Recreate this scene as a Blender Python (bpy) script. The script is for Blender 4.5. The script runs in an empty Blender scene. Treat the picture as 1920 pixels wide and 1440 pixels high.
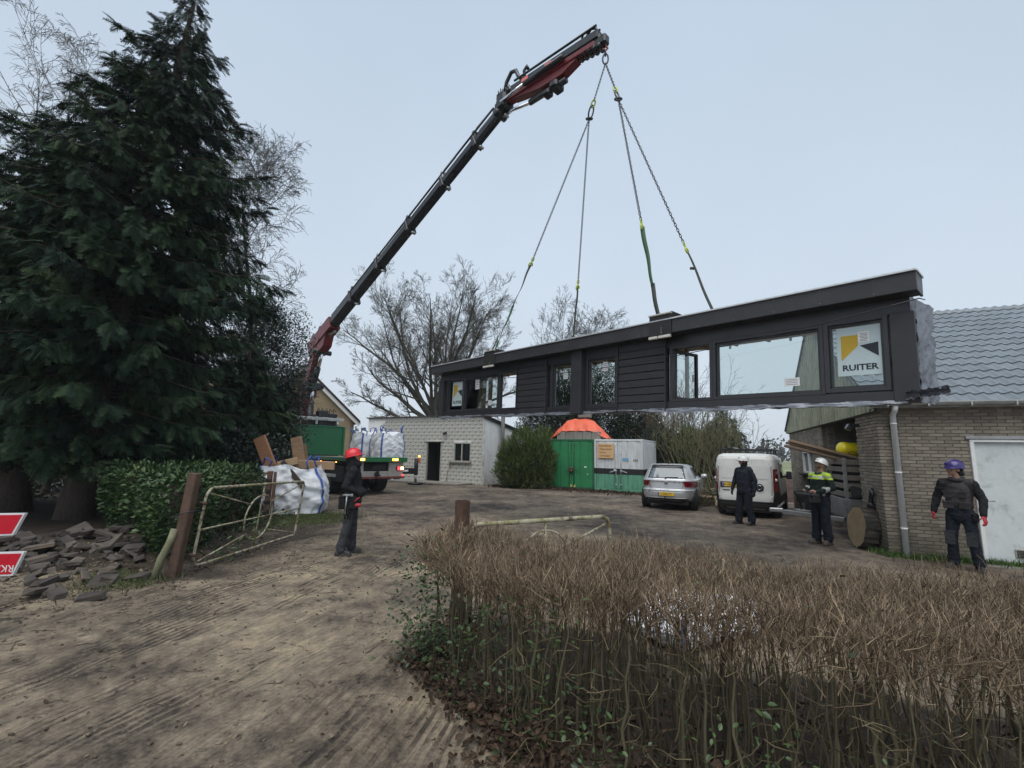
import bpy, math, random
import numpy as np
from mathutils import Vector, Matrix, Euler

random.seed(7)
RNG = np.random.default_rng(11)
PI = math.pi
SC = bpy.context.scene
COL = SC.collection

# ---------------------------------------------------------------- camera
cam_d = bpy.data.cameras.new("camera")
cam_d.sensor_width = 36.0
cam_d.lens = 860 / 1920 * 36.0
cam_d.clip_start = 0.05
cam_d.clip_end = 3000
cam = bpy.data.objects.new("camera", cam_d)
COL.objects.link(cam)
_p, _r = math.atan(130 / 860), math.radians(1.2)
_f = Vector((0, math.cos(_p), math.sin(_p)))
_r0 = Vector((1, 0, 0))
_u0 = _r0.cross(_f)
_rt = math.cos(_r) * _r0 + math.sin(_r) * _u0
_up = -math.sin(_r) * _r0 + math.cos(_r) * _u0
cam.matrix_world = Matrix(((_rt.x, _up.x, -_f.x, 0), (_rt.y, _up.y, -_f.y, 0), (_rt.z, _up.z, -_f.z, 1.72), (0, 0, 0, 1)))
SC.camera = cam

# ---------------------------------------------------------------- sky, sun, exposure
SUN_EL, SUN_AZ = math.radians(64), math.radians(196)
world = bpy.data.worlds.new("World")
SC.world = world
world.use_nodes = True
wn, wl = world.node_tree.nodes, world.node_tree.links
wn.clear()
w_out = wn.new("ShaderNodeOutputWorld")
w_bg = wn.new("ShaderNodeBackground")
w_sky = wn.new("ShaderNodeTexSky")
w_sky.sky_type = 'NISHITA'
w_sky.sun_disc = False
w_sky.sun_elevation = SUN_EL
w_sky.sun_rotation = SUN_AZ
w_sky.dust_density = 4.0
w_hsv = wn.new("ShaderNodeHueSaturation")
w_hsv.inputs['Saturation'].default_value = 0.55
w_tc = wn.new("ShaderNodeTexCoord")
w_sep = wn.new("ShaderNodeSeparateXYZ")
w_ramp = wn.new("ShaderNodeValToRGB")          # overcast sheet: pale near the horizon, bluer and a little deeper overhead
w_ramp.color_ramp.elements[0].position = 0.0
w_ramp.color_ramp.elements[0].color = (0.62, 0.69, 0.765, 1)
w_ramp.color_ramp.elements[1].position = 0.75
w_ramp.color_ramp.elements[1].color = (0.485, 0.59, 0.715, 1)
e = w_ramp.color_ramp.elements.new(0.30)
e.color = (0.565, 0.655, 0.755, 1)
w_noise = wn.new("ShaderNodeTexNoise")
w_noise.inputs['Scale'].default_value = 1.6
w_noise.inputs['Detail'].default_value = 3
w_nr = wn.new("ShaderNodeMapRange")
w_nr.inputs['To Min'].default_value = 8.4
w_nr.inputs['To Max'].default_value = 10.9
w_mul = wn.new("ShaderNodeVectorMath"); w_mul.operation = 'SCALE'
w_mix = wn.new("ShaderNodeMix"); w_mix.data_type = 'RGBA'
w_mix.inputs['Factor'].default_value = 0.86
wl.new(w_tc.outputs['Generated'], w_sep.inputs[0])
wl.new(w_sep.outputs['Z'], w_ramp.inputs[0])
wl.new(w_tc.outputs['Generated'], w_noise.inputs['Vector'])
wl.new(w_noise.outputs[0], w_nr.inputs[0])
wl.new(w_ramp.outputs[0], w_mul.inputs[0])
wl.new(w_nr.outputs[0], w_mul.inputs['Scale'])
wl.new(w_sky.outputs[0], w_hsv.inputs['Color'])
wl.new(w_hsv.outputs[0], w_mix.inputs[6])
wl.new(w_mul.outputs[0], w_mix.inputs[7])
wl.new(w_mix.outputs[2], w_bg.inputs['Color'])
w_bg.inputs['Strength'].default_value = 0.071
wl.new(w_bg.outputs[0], w_out.inputs['Surface'])

sun_d = bpy.data.lights.new("sun", 'SUN')
sun_d.energy = 1.5
sun_d.angle = math.radians(60)
sun_d.color = (1.0, 0.965, 0.92)
sun = bpy.data.objects.new("sun", sun_d)
COL.objects.link(sun)
sun.rotation_euler = (PI / 2 - SUN_EL, 0, PI - SUN_AZ)

SC.view_settings.view_transform = 'Standard'
SC.view_settings.look = 'None'
SC.view_settings.exposure = 0.80
SC.view_settings.gamma = 1.0
SC.view_settings.use_curve_mapping = False
SC.cycles.use_denoising = True
SC.cycles.max_bounces = 8
SC.cycles.transparent_max_bounces = 16
SC.cycles.volume_bounces = 0

# ---------------------------------------------------------------- helpers: tags and objects
def tag(o, label=None, cat=None, group=None, kind=None):
    if label: o["label"] = label
    if cat: o["category"] = cat
    if group: o["group"] = group
    if kind: o["kind"] = kind
    return o

def empty(name, loc=(0, 0, 0), rz=0.0, mw=None, **kw):
    o = bpy.data.objects.new(name, None)
    COL.objects.link(o)
    o.empty_display_size = 0.2
    if mw is not None: o.matrix_world = mw
    else:
        o.location = loc
        o.rotation_euler = (0, 0, rz)
    return tag(o, **kw)

def copy_tree(o, parent=None):
    c = o.copy()
    COL.objects.link(c)
    if parent is not None: c.parent = parent
    for ch in list(o.children):
        copy_tree(ch, c)
    return c

def link_mesh(name, me, parent=None, loc=None, rot=None, mw=None):
    o = bpy.data.objects.new(name, me)
    COL.objects.link(o)
    if parent is not None: o.parent = parent
    if mw is not None: o.matrix_local = mw
    if loc is not None: o.location = loc
    if rot is not None: o.rotation_euler = rot
    return o

def frame(o, xdir, up=(0, 0, 1)):
    """matrix with local x along xdir (horizontal-ish), z close to up, y pointing away"""
    x = Vector(xdir).normalized(); z = Vector(up)
    y = z.cross(x).normalized(); z = x.cross(y).normalized()
    m = Matrix((x, y, z)).transposed().to_4x4()
    m.translation = Vector(o)
    return m

class MB:
    """collects faces with material slots; build() links them as ONE mesh object"""
    def __init__(s): s.v, s.f, s.m, s.sm = [], [], [], []
    def add(s, vs, fs, mi=0, smooth=False, M=None):
        b = len(s.v)
        if M is not None: vs = [M @ Vector(v) for v in vs]
        s.v.extend([tuple(v) for v in vs])
        for f in fs:
            s.f.append([b + i for i in f]); s.m.append(mi); s.sm.append(smooth)
        return s
    def box(s, c, d, mi=0, ch=0.0, M=None, R=None):
        x, y, z = d[0] / 2, d[1] / 2, d[2] / 2
        T = Matrix.Translation(Vector(c))
        if R is not None: T = T @ (R.to_matrix().to_4x4() if isinstance(R, Euler) else R)
        if M is not None: T = M @ T
        if ch <= 0:
            vs = [(-x, -y, -z), (x, -y, -z), (x, y, -z), (-x, y, -z), (-x, -y, z), (x, -y, z), (x, y, z), (-x, y, z)]
            fs = [(0, 3, 2, 1), (4, 5, 6, 7), (0, 1, 5, 4), (1, 2, 6, 5), (2, 3, 7, 6), (3, 0, 4, 7)]
        else:
            ch = min(ch, x * .8, y * .8, z * .8)
            vs, idx = [], {}
            for sx in (-1, 1):
                for sy in (-1, 1):
                    for sz in (-1, 1):
                        for ax in range(3):
                            p = [sx * x, sy * y, sz * z]
                            sg = (sx, sy, sz)
                            for k in range(3):
                                if k != ax: p[k] -= sg[k] * ch
                            idx[(sx, sy, sz, ax)] = len(vs); vs.append(tuple(p))
            fs = []
            def q(*k): fs.append([idx[i] for i in k])
            for sg in (-1, 1):
                a = [(sg, -1, -1, 0), (sg, 1, -1, 0), (sg, 1, 1, 0), (sg, -1, 1, 0)]; q(*(a if sg > 0 else a[::-1]))
                a = [(-1, sg, -1, 1), (1, sg, -1, 1), (1, sg, 1, 1), (-1, sg, 1, 1)]; q(*(a[::-1] if sg > 0 else a))
                a = [(-1, -1, sg, 2), (1, -1, sg, 2), (1, 1, sg, 2), (-1, 1, sg, 2)]; q(*(a if sg > 0 else a[::-1]))
            for s1 in (-1, 1):
                for s2 in (-1, 1):
                    a = [(-1, s1, s2, 1), (1, s1, s2, 1), (1, s1, s2, 2), (-1, s1, s2, 2)]; q(*(a if s1 * s2 > 0 else a[::-1]))
                    a = [(s1, -1, s2, 2), (s1, 1, s2, 2), (s1, 1, s2, 0), (s1, -1, s2, 0)]; q(*(a if s1 * s2 > 0 else a[::-1]))
                    a = [(s1, s2, -1, 0), (s1, s2, 1, 0), (s1, s2, 1, 1), (s1, s2, -1, 1)]; q(*(a if s1 * s2 > 0 else a[::-1]))
            for s1 in (-1, 1):
                for s2 in (-1, 1):
                    for s3 in (-1, 1):
                        a = [(s1, s2, s3, 0), (s1, s2, s3, 1), (s1, s2, s3, 2)]; q(*(a if s1 * s2 * s3 > 0 else a[::-1]))
        return s.add(vs, fs, mi, False, T)
    def bar(s, p0, p1, wd, ht, mi=0, ch=0.0, up=(0, 0, 1)):
        p0, p1 = Vector(p0), Vector(p1)
        d = (p1 - p0); L = d.length
        x = d.normalized(); upv = Vector(up)
        if abs(x.dot(upv)) > .99: upv = Vector((0, 1, 0))
        y = upv.cross(x).normalized(); z = x.cross(y)
        M = Matrix((x, y, z)).transposed().to_4x4(); M.translation = (p0 + p1) / 2
        return s.box((0, 0, 0), (L, wd, ht), mi, ch, M)
    def tube(s, pts, r, n=8, mi=0, smooth=True, cap=True, M=None):
        pts = [Vector(p) for p in pts]
        rr = r if isinstance(r, (list, tuple)) else [r] * len(pts)
        vs, fs = [], []
        nrm = None
        for i, p in enumerate(pts):
            t = (pts[min(i + 1, len(pts) - 1)] - pts[max(i - 1, 0)])
            if t.length < 1e-9: t = Vector((0, 0, 1))
            t.normalize()
            if nrm is None:
                nrm = t.orthogonal().normalized()
            else:
                nrm = (nrm - t * nrm.dot(t))
                nrm = nrm.normalized() if nrm.length > 1e-6 else t.orthogonal().normalized()
            b = t.cross(nrm)
            for k in range(n):
                a = 2 * PI * k / n
                vs.append(p + (nrm * math.cos(a) + b * math.sin(a)) * rr[i])
        for i in range(len(pts) - 1):
            for k in range(n):
                k2 = (k + 1) % n
                fs.append((i * n + k, i * n + k2, (i + 1) * n + k2, (i + 1) * n + k))
        if cap:
            fs.append(tuple(range(n))[::-1]); fs.append(tuple(range((len(pts) - 1) * n, len(pts) * n)))
        return s.add(vs, fs, mi, smooth, M)
    def cyl(s, p0, p1, r0, r1=None, n=16, mi=0, smooth=True, M=None):
        return s.tube([p0, p1], [r0, r0 if r1 is None else r1], n, mi, smooth, True, M)
    def lathe(s, prof, n=20, mi=0, smooth=True, M=None):
        vs, fs = [], []
        for r, z in prof:
            for k in range(n):
                a = 2 * PI * k / n
                vs.append((r * math.cos(a), r * math.sin(a), z))
        for i in range(len(prof) - 1):
            for k in range(n):
                k2 = (k + 1) % n
                fs.append((i * n + k, i * n + k2, (i + 1) * n + k2, (i + 1) * n + k))
        return s.add(vs, fs, mi, smooth, M)
    def prism(s, poly, y0, y1, mi=0, M=None):
        """poly in (x,z), extruded along y"""
        n = len(poly)
        vs = [(p[0], y0, p[1]) for p in poly] + [(p[0], y1, p[1]) for p in poly]
        fs = [tuple(range(n)), tuple(range(2 * n - 1, n - 1, -1))]
        for i in range(n):
            j = (i + 1) % n
            fs.append((i, n + i, n + j, j))
        return s.add(vs, fs, mi, False, M)
    def grid(s, fn, nu, nv, mi=0, smooth=True, M=None, closed_u=False):
        vs = [fn(i / nu, j / nv) for j in range(nv + 1) for i in range(nu + (0 if closed_u else 1))]
        w = nu + (0 if closed_u else 1)
        fs = []
        for j in range(nv):
            for i in range(nu):
                i2 = (i + 1) % w
                fs.append((j * w + i, j * w + i2, (j + 1) * w + i2, (j + 1) * w + i))
        return s.add(vs, fs, mi, smooth, M)
    def mesh(s, name, mats):
        me = bpy.data.meshes.new(name)
        me.from_pydata(s.v, [], s.f)
        for m in (mats if isinstance(mats, (list, tuple)) else [mats]): me.materials.append(m)
        me.polygons.foreach_set("material_index", s.m)
        me.polygons.foreach_set("use_smooth", s.sm)
        me.update()
        return me
    def build(s, name, mats, parent=None, **kw):
        return link_mesh(name, s.mesh(name, mats), parent, **kw)

def np_mesh(name, V, F, mats, smooth=False, attr=None, mi=None):
    """V (n,3) float, F (m,k) int; attr: dict name -> (n,) float or (n,3)"""
    me = bpy.data.meshes.new(name)
    V = np.ascontiguousarray(V, dtype=np.float32); F = np.ascontiguousarray(F, dtype=np.int32)
    k = F.shape[1]
    me.vertices.add(len(V)); me.vertices.foreach_set("co", V.ravel())
    me.loops.add(F.size); me.loops.foreach_set("vertex_index", F.ravel())
    me.polygons.add(len(F))
    me.polygons.foreach_set("loop_start", np.arange(0, F.size, k, dtype=np.int32))
    me.polygons.foreach_set("use_smooth", np.full(len(F), smooth, dtype=bool))
    for m in (mats if isinstance(mats, (list, tuple)) else [mats]): me.materials.append(m)
    if mi is not None: me.polygons.foreach_set("material_index", np.asarray(mi, dtype=np.int32))
    for nme, a in (attr or {}).items():
        a = np.asarray(a, dtype=np.float32)
        at = me.attributes.new(nme, 'FLOAT' if a.ndim == 1 else 'FLOAT_VECTOR', 'POINT')
        at.data.foreach_set("value" if a.ndim == 1 else "vector", a.ravel())
    me.update(calc_edges=True)
    me.validate()
    return me

def scatter(PV, PF, R, T, rnd=None):
    """copies of a prototype (PV (n,3), PF (m,k)) by matrices R (N,3,3) and offsets T (N,3)"""
    N, n = len(T), len(PV)
    V = np.einsum('nij,kj->nki', R, PV) + T[:, None, :]
    F = (PF[None] + (np.arange(N) * n)[:, None, None]).reshape(-1, PF.shape[1])
    a = np.repeat(rnd, n) if rnd is not None else None
    return V.reshape(-1, 3), F, a

def np_tubes(polys, n=3):
    """polys: list of (pts list of Vector, radii list) -> V, F quads, vectorised by point count"""
    groups = {}
    for p, r in polys: groups.setdefault(len(p), []).append((p, r))
    Vs, Fs, off = [], [], 0
    for k, lst in groups.items():
        P = np.array([[tuple(q) for q in p] for p, r in lst], dtype=np.float64)
        Rr = np.array([r for p, r in lst], dtype=np.float64)
        Tn = np.empty_like(P)
        Tn[:, 1:-1] = P[:, 2:] - P[:, :-2]; Tn[:, 0] = P[:, 1] - P[:, 0]; Tn[:, -1] = P[:, -1] - P[:, -2]
        Tn /= np.linalg.norm(Tn, axis=2, keepdims=True) + 1e-12
        ref = np.where(np.abs(Tn[:, :1, 2:3]) > .8, np.array([1., 0, 0]), np.array([0, 0, 1.]))
        A = np.cross(Tn, np.broadcast_to(ref, Tn.shape)); A /= np.linalg.norm(A, axis=2, keepdims=True) + 1e-12
        B = np.cross(Tn, A)
        ang = np.arange(n) * 2 * PI / n
        V = P[:, :, None, :] + Rr[:, :, None, None] * (A[:, :, None, :] * np.cos(ang)[None, None, :, None] + B[:, :, None, :] * np.sin(ang)[None, None, :, None])
        N = len(lst)
        base = np.arange(N)[:, None, None] * (k * n)
        i = np.arange(k - 1)[None, :, None] * n
        j = np.arange(n)[None, None, :]; j2 = (j + 1) % n
        F = np.stack([base + i + j, base + i + j2, base + i + n + j2, base + i + n + j], axis=3).reshape(-1, 4) + off
        Vs.append(V.reshape(-1, 3)); Fs.append(F); off += N * k * n
    return np.concatenate(Vs), np.concatenate(Fs)

# numpy value noise
def _hash(ix, iy, seed):
    h = (ix.astype(np.int64) * 374761393 + iy.astype(np.int64) * 668265263 + seed * 1442695040888963) & 0x7fffffff
    h = (h ^ (h >> 13)) * 1274126177 & 0x7fffffff
    return ((h ^ (h >> 16)) & 0xffff) / 65535.0
def vnoise(x, y, seed=0):
    ix, iy = np.floor(x), np.floor(y)
    fx, fy = x - ix, y - iy
    fx = fx * fx * (3 - 2 * fx); fy = fy * fy * (3 - 2 * fy)
    a = _hash(ix, iy, seed); b = _hash(ix + 1, iy, seed); c = _hash(ix, iy + 1, seed); d = _hash(ix + 1, iy + 1, seed)
    return (a * (1 - fx) + b * fx) * (1 - fy) + (c * (1 - fx) + d * fx) * fy
def fbm(x, y, o=4, seed=0, g=.5):
    r, a, t = 0, 1, 0
    for i in range(o):
        r = r + a * vnoise(x * 2 ** i + i * 17.3, y * 2 ** i - i * 9.1, seed + i); t += a; a *= g
    return r / t
def sstep(a, b, x):
    t = np.clip((x - a) / (b - a), 0, 1)
    return t * t * (3 - 2 * t)

# ---------------------------------------------------------------- materials
MATS = {}
class NT:
    def __init__(s, name):
        s.mat = bpy.data.materials.new(name); s.mat.use_nodes = True
        s.n, s.l = s.mat.node_tree.nodes, s.mat.node_tree.links
        s.b = s.n["Principled BSDF"]
        s.tc = None
    def new(s, t, **kw):
        o = s.n.new("ShaderNode" + t)
        for k, v in kw.items():
            if k in o.inputs.keys(): o.inputs[k].default_value = v
            else: setattr(o, k, v)
        return o
    def link(s, a, b): s.l.new(a, b)
    def coord(s, kind='Object'):
        if s.tc is None: s.tc = s.new("TexCoord")
        return s.tc.outputs[kind]
    def noise(s, scale, detail=4, vec=None, rough=.6, dist=0, stretch=None):
        n = s.new("TexNoise", Scale=scale, Detail=detail, Roughness=rough, Distortion=dist)
        v = vec if vec is not None else s.coord()
        if stretch:
            m = s.new("Mapping"); m.inputs['Scale'].default_value = stretch
            s.link(v, m.inputs[0]); v = m.outputs[0]
        s.link(v, n.inputs['Vector'])
        return n.outputs[0]
    def ramp(s, fac, stops):
        r = s.new("ValToRGB")
        el = r.color_ramp.elements
        while len(el) < len(stops): el.new(0.5)
        for e, (p, c) in zip(el, stops):
            e.position = p; e.color = (*c, 1) if len(c) == 3 else c
        s.link(fac, r.inputs[0]); return r.outputs[0]
    def rng(s, v, a, b, c, d):
        r = s.new("MapRange")
        for i, k in enumerate((a, b, c, d)): r.inputs[1 + i].default_value = k
        s.link(v, r.inputs[0]); return r.outputs[0]
    def mix(s, fac, a, b, mode='MIX'):
        m = s.new("Mix", data_type='RGBA', blend_type=mode)
        for sock, v in ((m.inputs[0], fac), (m.inputs[6], a), (m.inputs[7], b)):
            if isinstance(v, (int, float)): sock.default_value = v
            elif isinstance(v, tuple): sock.default_value = (*v, 1) if len(v) == 3 else v
            else: s.link(v, sock)
        return m.outputs[2]
    def math(s, op, a, b=None):
        m = s.new("Math", operation=op)
        for i, v in enumerate((a, b)):
            if v is None: continue
            if isinstance(v, (int, float)): m.inputs[i].default_value = v
            else: s.link(v, m.inputs[i])
        return m.outputs[0]
    def attr(s, name): 
        a = s.new("Attribute"); a.attribute_name = name
        return a
    def bump(s, h, strength=.3, dist=.01):
        b = s.new("Bump", Strength=strength, Distance=dist)
        s.link(h, b.inputs['Height']); s.link(b.outputs[0], s.b.inputs['Normal'])
        return b
    def color(s, c):
        if isinstance(c, tuple): s.b.inputs['Base Color'].default_value = (*c, 1)
        else: s.link(c, s.b.inputs['Base Color'])
    def set(s, **kw):
        for k, v in kw.items():
            sock = s.b.inputs[k.replace('_', ' ')]
            if isinstance(v, (int, float, tuple)): sock.default_value = (*v, 1) if isinstance(v, tuple) and len(v) == 3 else v
            else: s.link(v, sock)

def mul(c, k): return tuple(min(1, x * k) for x in c)

def surf(name, col, rough=.6, metal=0., var=.25, scale=3., bump=.15, bscale=60., dirt=0., dirtcol=(.06, .05, .04), rnd=0., stretch=None, coat=0., spec=.5, bdist=.004):
    """weathered surface: colour varied at two scales, stains, fine relief; rnd = variation between objects"""
    t = NT(name)
    n1 = t.noise(scale, 5, stretch=stretch); n2 = t.noise(scale * 7, 3, stretch=stretch)
    f = t.mix(.4, n1, n2)
    c = t.ramp(f, [(.36, mul(col, 1 - var)), (.5, col), (.64, mul(col, 1 + var * .8))])
    if rnd:
        oi = t.new("ObjectInfo")
        k = t.rng(oi.outputs['Random'], 0, 1, 1 - rnd, 1 + rnd)
        hs = t.new("HueSaturation"); t.link(k, hs.inputs['Value']); t.link(c, hs.inputs['Color'])
        h = t.rng(oi.outputs['Random'], 0, 1, .5 - rnd * .03, .5 + rnd * .03); t.link(h, hs.inputs['Hue'])
        c = hs.outputs[0]
    if dirt:
        d = t.noise(scale * 1.7, 6, rough=.7, dist=.4, stretch=stretch)
        c = t.mix(t.rng(d, .54, .74, 0, dirt), c, dirtcol)
    t.color(c)
    t.set(Metallic=metal, Roughness=t.rng(n2, .3, .7, max(.02, rough - .08), min(1, rough + .08)), Coat_Weight=coat)
    t.b.inputs['Specular IOR Level'].default_value = spec
    if bump:
        t.bump(t.noise(bscale, 4), bump, bdist)
    MATS[name] = t.mat
    return t.mat

def leafmat(name, stops, rough=.45, attr="rnd", trans=.0, spec=.5, nscale=1.3):
    """foliage: colour by clump (low noise) and by leaf (attribute or object random)"""
    t = NT(name)
    if attr: a = t.attr(attr).outputs['Fac']
    else: a = t.new("ObjectInfo").outputs['Random']
    n = t.noise(nscale, 3)
    f = t.mix(.5, a, n)
    t.color(t.ramp(f, stops))
    t.set(Roughness=rough)
    t.b.inputs['Specular IOR Level'].default_value = spec
    MATS[name] = t.mat
    return t.mat

def glow(name, col, st):
    t = NT(name); t.color(col)
    t.b.inputs['Emission Color'].default_value = (*col, 1); t.b.inputs['Emission Strength'].default_value = st
    t.set(Roughness=.2)
    return t.mat

def glassmat(name, col=(.80, .88, .86), refl=.12):
    """window pane: lets light straight through, with a mirror part that grows at grazing angles"""
    t = NT(name)
    tr = t.new("BsdfTransparent"); tr.inputs[0].default_value = (*col, 1)
    gl = t.new("BsdfGlossy"); gl.inputs['Roughness'].default_value = .015
    lw = t.new("LayerWeight", Blend=.18)
    mx = t.new("MixShader")
    t.link(t.rng(lw.outputs['Fresnel'], 0, 1, refl, 1), mx.inputs[0])
    t.link(tr.outputs[0], mx.inputs[1]); t.link(gl.outputs[0], mx.inputs[2])
    t.link(mx.outputs[0], t.n["Material Output"].inputs['Surface'])
    return t.mat

def text_part(name, body, size, mat, parent, mw, extrude=.001, align='CENTER', sx=1.0, bold=.0):
    cu = bpy.data.curves.new(name, 'FONT')
    cu.body = body; cu.size = size; cu.align_x = align; cu.align_y = 'CENTER'; cu.extrude = extrude; cu.resolution_u = 2; cu.offset = bold
    tmp = bpy.data.objects.new(name, cu); COL.objects.link(tmp)
    dg = bpy.context.evaluated_depsgraph_get()
    me = bpy.data.meshes.new_from_object(tmp.evaluated_get(dg))
    bpy.data.objects.remove(tmp); bpy.data.curves.remove(cu)
    me.materials.clear(); me.materials.append(mat)
    if sx != 1.0:
        for v in me.vertices: v.co.x *= sx
    return link_mesh(name, me, parent, mw=mw)

def upright(p, flip=False):
    """text plane standing upright, facing -y of its parent"""
    m = Matrix.Rotation(PI / 2, 4, 'X'); m.translation = Vector(p); return m

# common materials
m_mud = surf("mud", (.07, .055, .042), .9, var=.3, scale=4, bump=.5, bscale=40)
m_black = surf("black_paint", (.012, .013, .015), .35, var=.3, bump=.05)
m_blackmat = surf("black_matt", (.014, .014, .015), .7, var=.3, bump=.1)
m_rubber = surf("rubber", (.016, .016, .017), .8, var=.3, scale=6, bump=.2, dirt=.4, dirtcol=(.09, .075, .06))
m_steel = surf("galvanised_steel", (.36, .37, .37), .45, metal=.8, var=.25, scale=9, bump=.1, dirt=.3)
m_chrome = surf("chrome", (.7, .71, .73), .12, metal=1, var=.1, bump=0)
m_chain = surf("chain_steel", (.07, .07, .075), .45, metal=.7, var=.3, bump=0)
m_white = surf("white_paint", (.72, .73, .72), .4, var=.06, bump=.04, dirt=.15, dirtcol=(.4, .38, .34))
m_rust = surf("rusty_steel", (.075, .037, .024), .8, var=.5, scale=9, bump=.5, bscale=90, dirt=.5, dirtcol=(.03, .018, .014))
m_wood = surf("raw_wood", (.34, .21, .115), .7, var=.25, scale=3, stretch=(1, 1, 8), bump=.2)
m_paper = surf("paper", (.75, .76, .76), .6, var=.04, bump=0)
m_glass = glassmat("clear_glass", (.86, .905, .895), .05)
m_darkglass = NT("dark_glass"); m_darkglass.color((.012, .015, .018)); m_darkglass.set(Roughness=.05); m_darkglass = m_darkglass.mat
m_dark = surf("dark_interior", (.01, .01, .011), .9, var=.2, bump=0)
# ================================================================ GROUND
HB0, HDIR = np.array([0.10, 2.98]), np.array([.895, -.445])          # clipped hedge: front base line
HDIR = HDIR / np.linalg.norm(HDIR); HN = np.array([-HDIR[1], HDIR[0]])   # HN points to the back of the hedge
def hsmin(n): return np.interp(n, (0, .5, 1.68), (0, -1.15, -1.42))      # the free end of the hedge is pointed in plan
def hedge_d(x, y):
    dx, dy = x - HB0[0], y - HB0[1]
    s = dx * HDIR[0] + dy * HDIR[1]; n = dx * HN[0] + dy * HN[1]
    ex = np.maximum(0, np.maximum(hsmin(n) - s, s - 5.4)); ey = np.maximum(0, np.maximum(-n, n - 1.68))
    return np.hypot(ex, ey)

def flow(x, y):
    w = fbm(x * .5, y * .5, 3, 5) - .5
    k = .30 + .10 * np.clip(-(x + 1.5) / 3, -1, 1.5)
    u = x - k * y + .012 * y * y * np.clip(1 - y / 18, 0, 1) + w * .35
    return u, y

def ribmask(u, v): return sstep(.42, .56, fbm(u * 1.1, v * .35, 3, 31)) * (.15 + .85 * sstep(.38, .58, fbm(u * 5, v * 1.8, 3, 32)))
def gz(x, y):
    x = np.asarray(x, dtype=float); y = np.asarray(y, dtype=float)
    z = (fbm(x * .45, y * .45, 4, 1) - .5) * .08
    near = np.clip(1 - (np.hypot(x + 1.5, y - 4) - 5) / 14, 0, 1)
    u, v = flow(x, y)
    tr = sstep(.50, .72, vnoise(u * 1.5 + 3, v * .18, 21))            # wheel tracks, sunk a little
    z = z - .045 * tr * near
    rid = np.sin(2 * PI * u / .088 + 2.2 * fbm(u * 1.2, v * .4, 2, 8))
    z = z + near * (.006 * rid * ribmask(u, v) + .016 * (fbm(x * 9, y * 9, 3, 3) - .5) + .014 * (fbm(u * 7, v * .9, 3, 4) - .5) + .020 * (fbm(x * 4.5, y * 4.5, 3, 13) - .5))
    z = z + .22 * np.exp(-(((x + 7.3) / 2.1) ** 2 + ((y - 7.7) / 1.7) ** 2))
    z = z + .05 * sstep(.6, .0, hedge_d(x, y))
    return z * sstep(60, 25, y)
def gz1(x, y): return float(gz(np.array([x]), np.array([y]))[0])

def lines(a, b, h, far0, far1, g=1.12):
    r = list(np.arange(a, b, h)); s = h; x = b
    while x < far1: r.append(x); s *= g; x += s
    r.append(far1); s = h; x = a - h; l = []
    while x > far0: l.append(x); s *= g; x -= s
    l.append(far0)
    return np.array(l[::-1] + r)

def build_ground():
    xs = lines(-5.2, .8, .034, -900, 900, 1.09); ys = lines(1.7, 6.6, .032, -60, 1500, 1.05)
    X, Y = np.meshgrid(xs, ys); Z = gz(X, Y)
    nx, ny = len(xs), len(ys)
    V = np.stack([X, Y, Z], 2).reshape(-1, 3)
    i, j = np.meshgrid(np.arange(nx - 1), np.arange(ny - 1)); b = (j * nx + i).ravel()
    F = np.stack([b, b + 1, b + nx + 1, b + nx], 1)
    x, y = V[:, 0], V[:, 1]
    u, v = flow(x, y)
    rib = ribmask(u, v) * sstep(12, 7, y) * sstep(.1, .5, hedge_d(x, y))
    hd = hedge_d(x, y)
    sand = sstep(12, 5, np.hypot(x + 1.5, y - 2.5)) * .75 + .25 * sstep(.5, .7, fbm(x * .3, y * .3, 3, 44))
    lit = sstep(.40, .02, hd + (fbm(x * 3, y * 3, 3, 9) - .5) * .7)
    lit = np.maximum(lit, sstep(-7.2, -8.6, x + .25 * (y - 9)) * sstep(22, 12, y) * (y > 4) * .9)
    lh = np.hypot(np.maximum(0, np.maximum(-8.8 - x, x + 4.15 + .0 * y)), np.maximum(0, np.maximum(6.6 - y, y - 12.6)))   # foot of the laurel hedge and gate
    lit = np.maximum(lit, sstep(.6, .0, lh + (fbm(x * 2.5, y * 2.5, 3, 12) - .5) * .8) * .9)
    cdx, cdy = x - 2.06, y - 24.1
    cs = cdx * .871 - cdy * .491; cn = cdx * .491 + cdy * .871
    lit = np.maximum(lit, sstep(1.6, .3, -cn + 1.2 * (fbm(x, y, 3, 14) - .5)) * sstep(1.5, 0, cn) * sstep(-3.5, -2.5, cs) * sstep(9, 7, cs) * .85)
    gr = sstep(30, 36, y + 4 * (fbm(x * .2, y * .2, 2, 2) - .5) + .0 * x)
    gr = np.maximum(gr, sstep(1.0, .2, np.hypot((x + 5.0) / 1.0, (y - 11.8) / 1.4) + (fbm(x * 3, y * 3, 2, 6) - .5)) * .8)
    gr = np.maximum(gr, sstep(.8, .1, np.hypot((x + 5.0) / .7, (y - 6.3) / .5) + (fbm(x * 4, y * 4, 2, 61) - .5)) * .7)
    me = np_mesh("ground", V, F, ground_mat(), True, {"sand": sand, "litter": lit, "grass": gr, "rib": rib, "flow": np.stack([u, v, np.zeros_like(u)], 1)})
    tag(link_mesh("ground", me), kind="structure")

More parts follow.
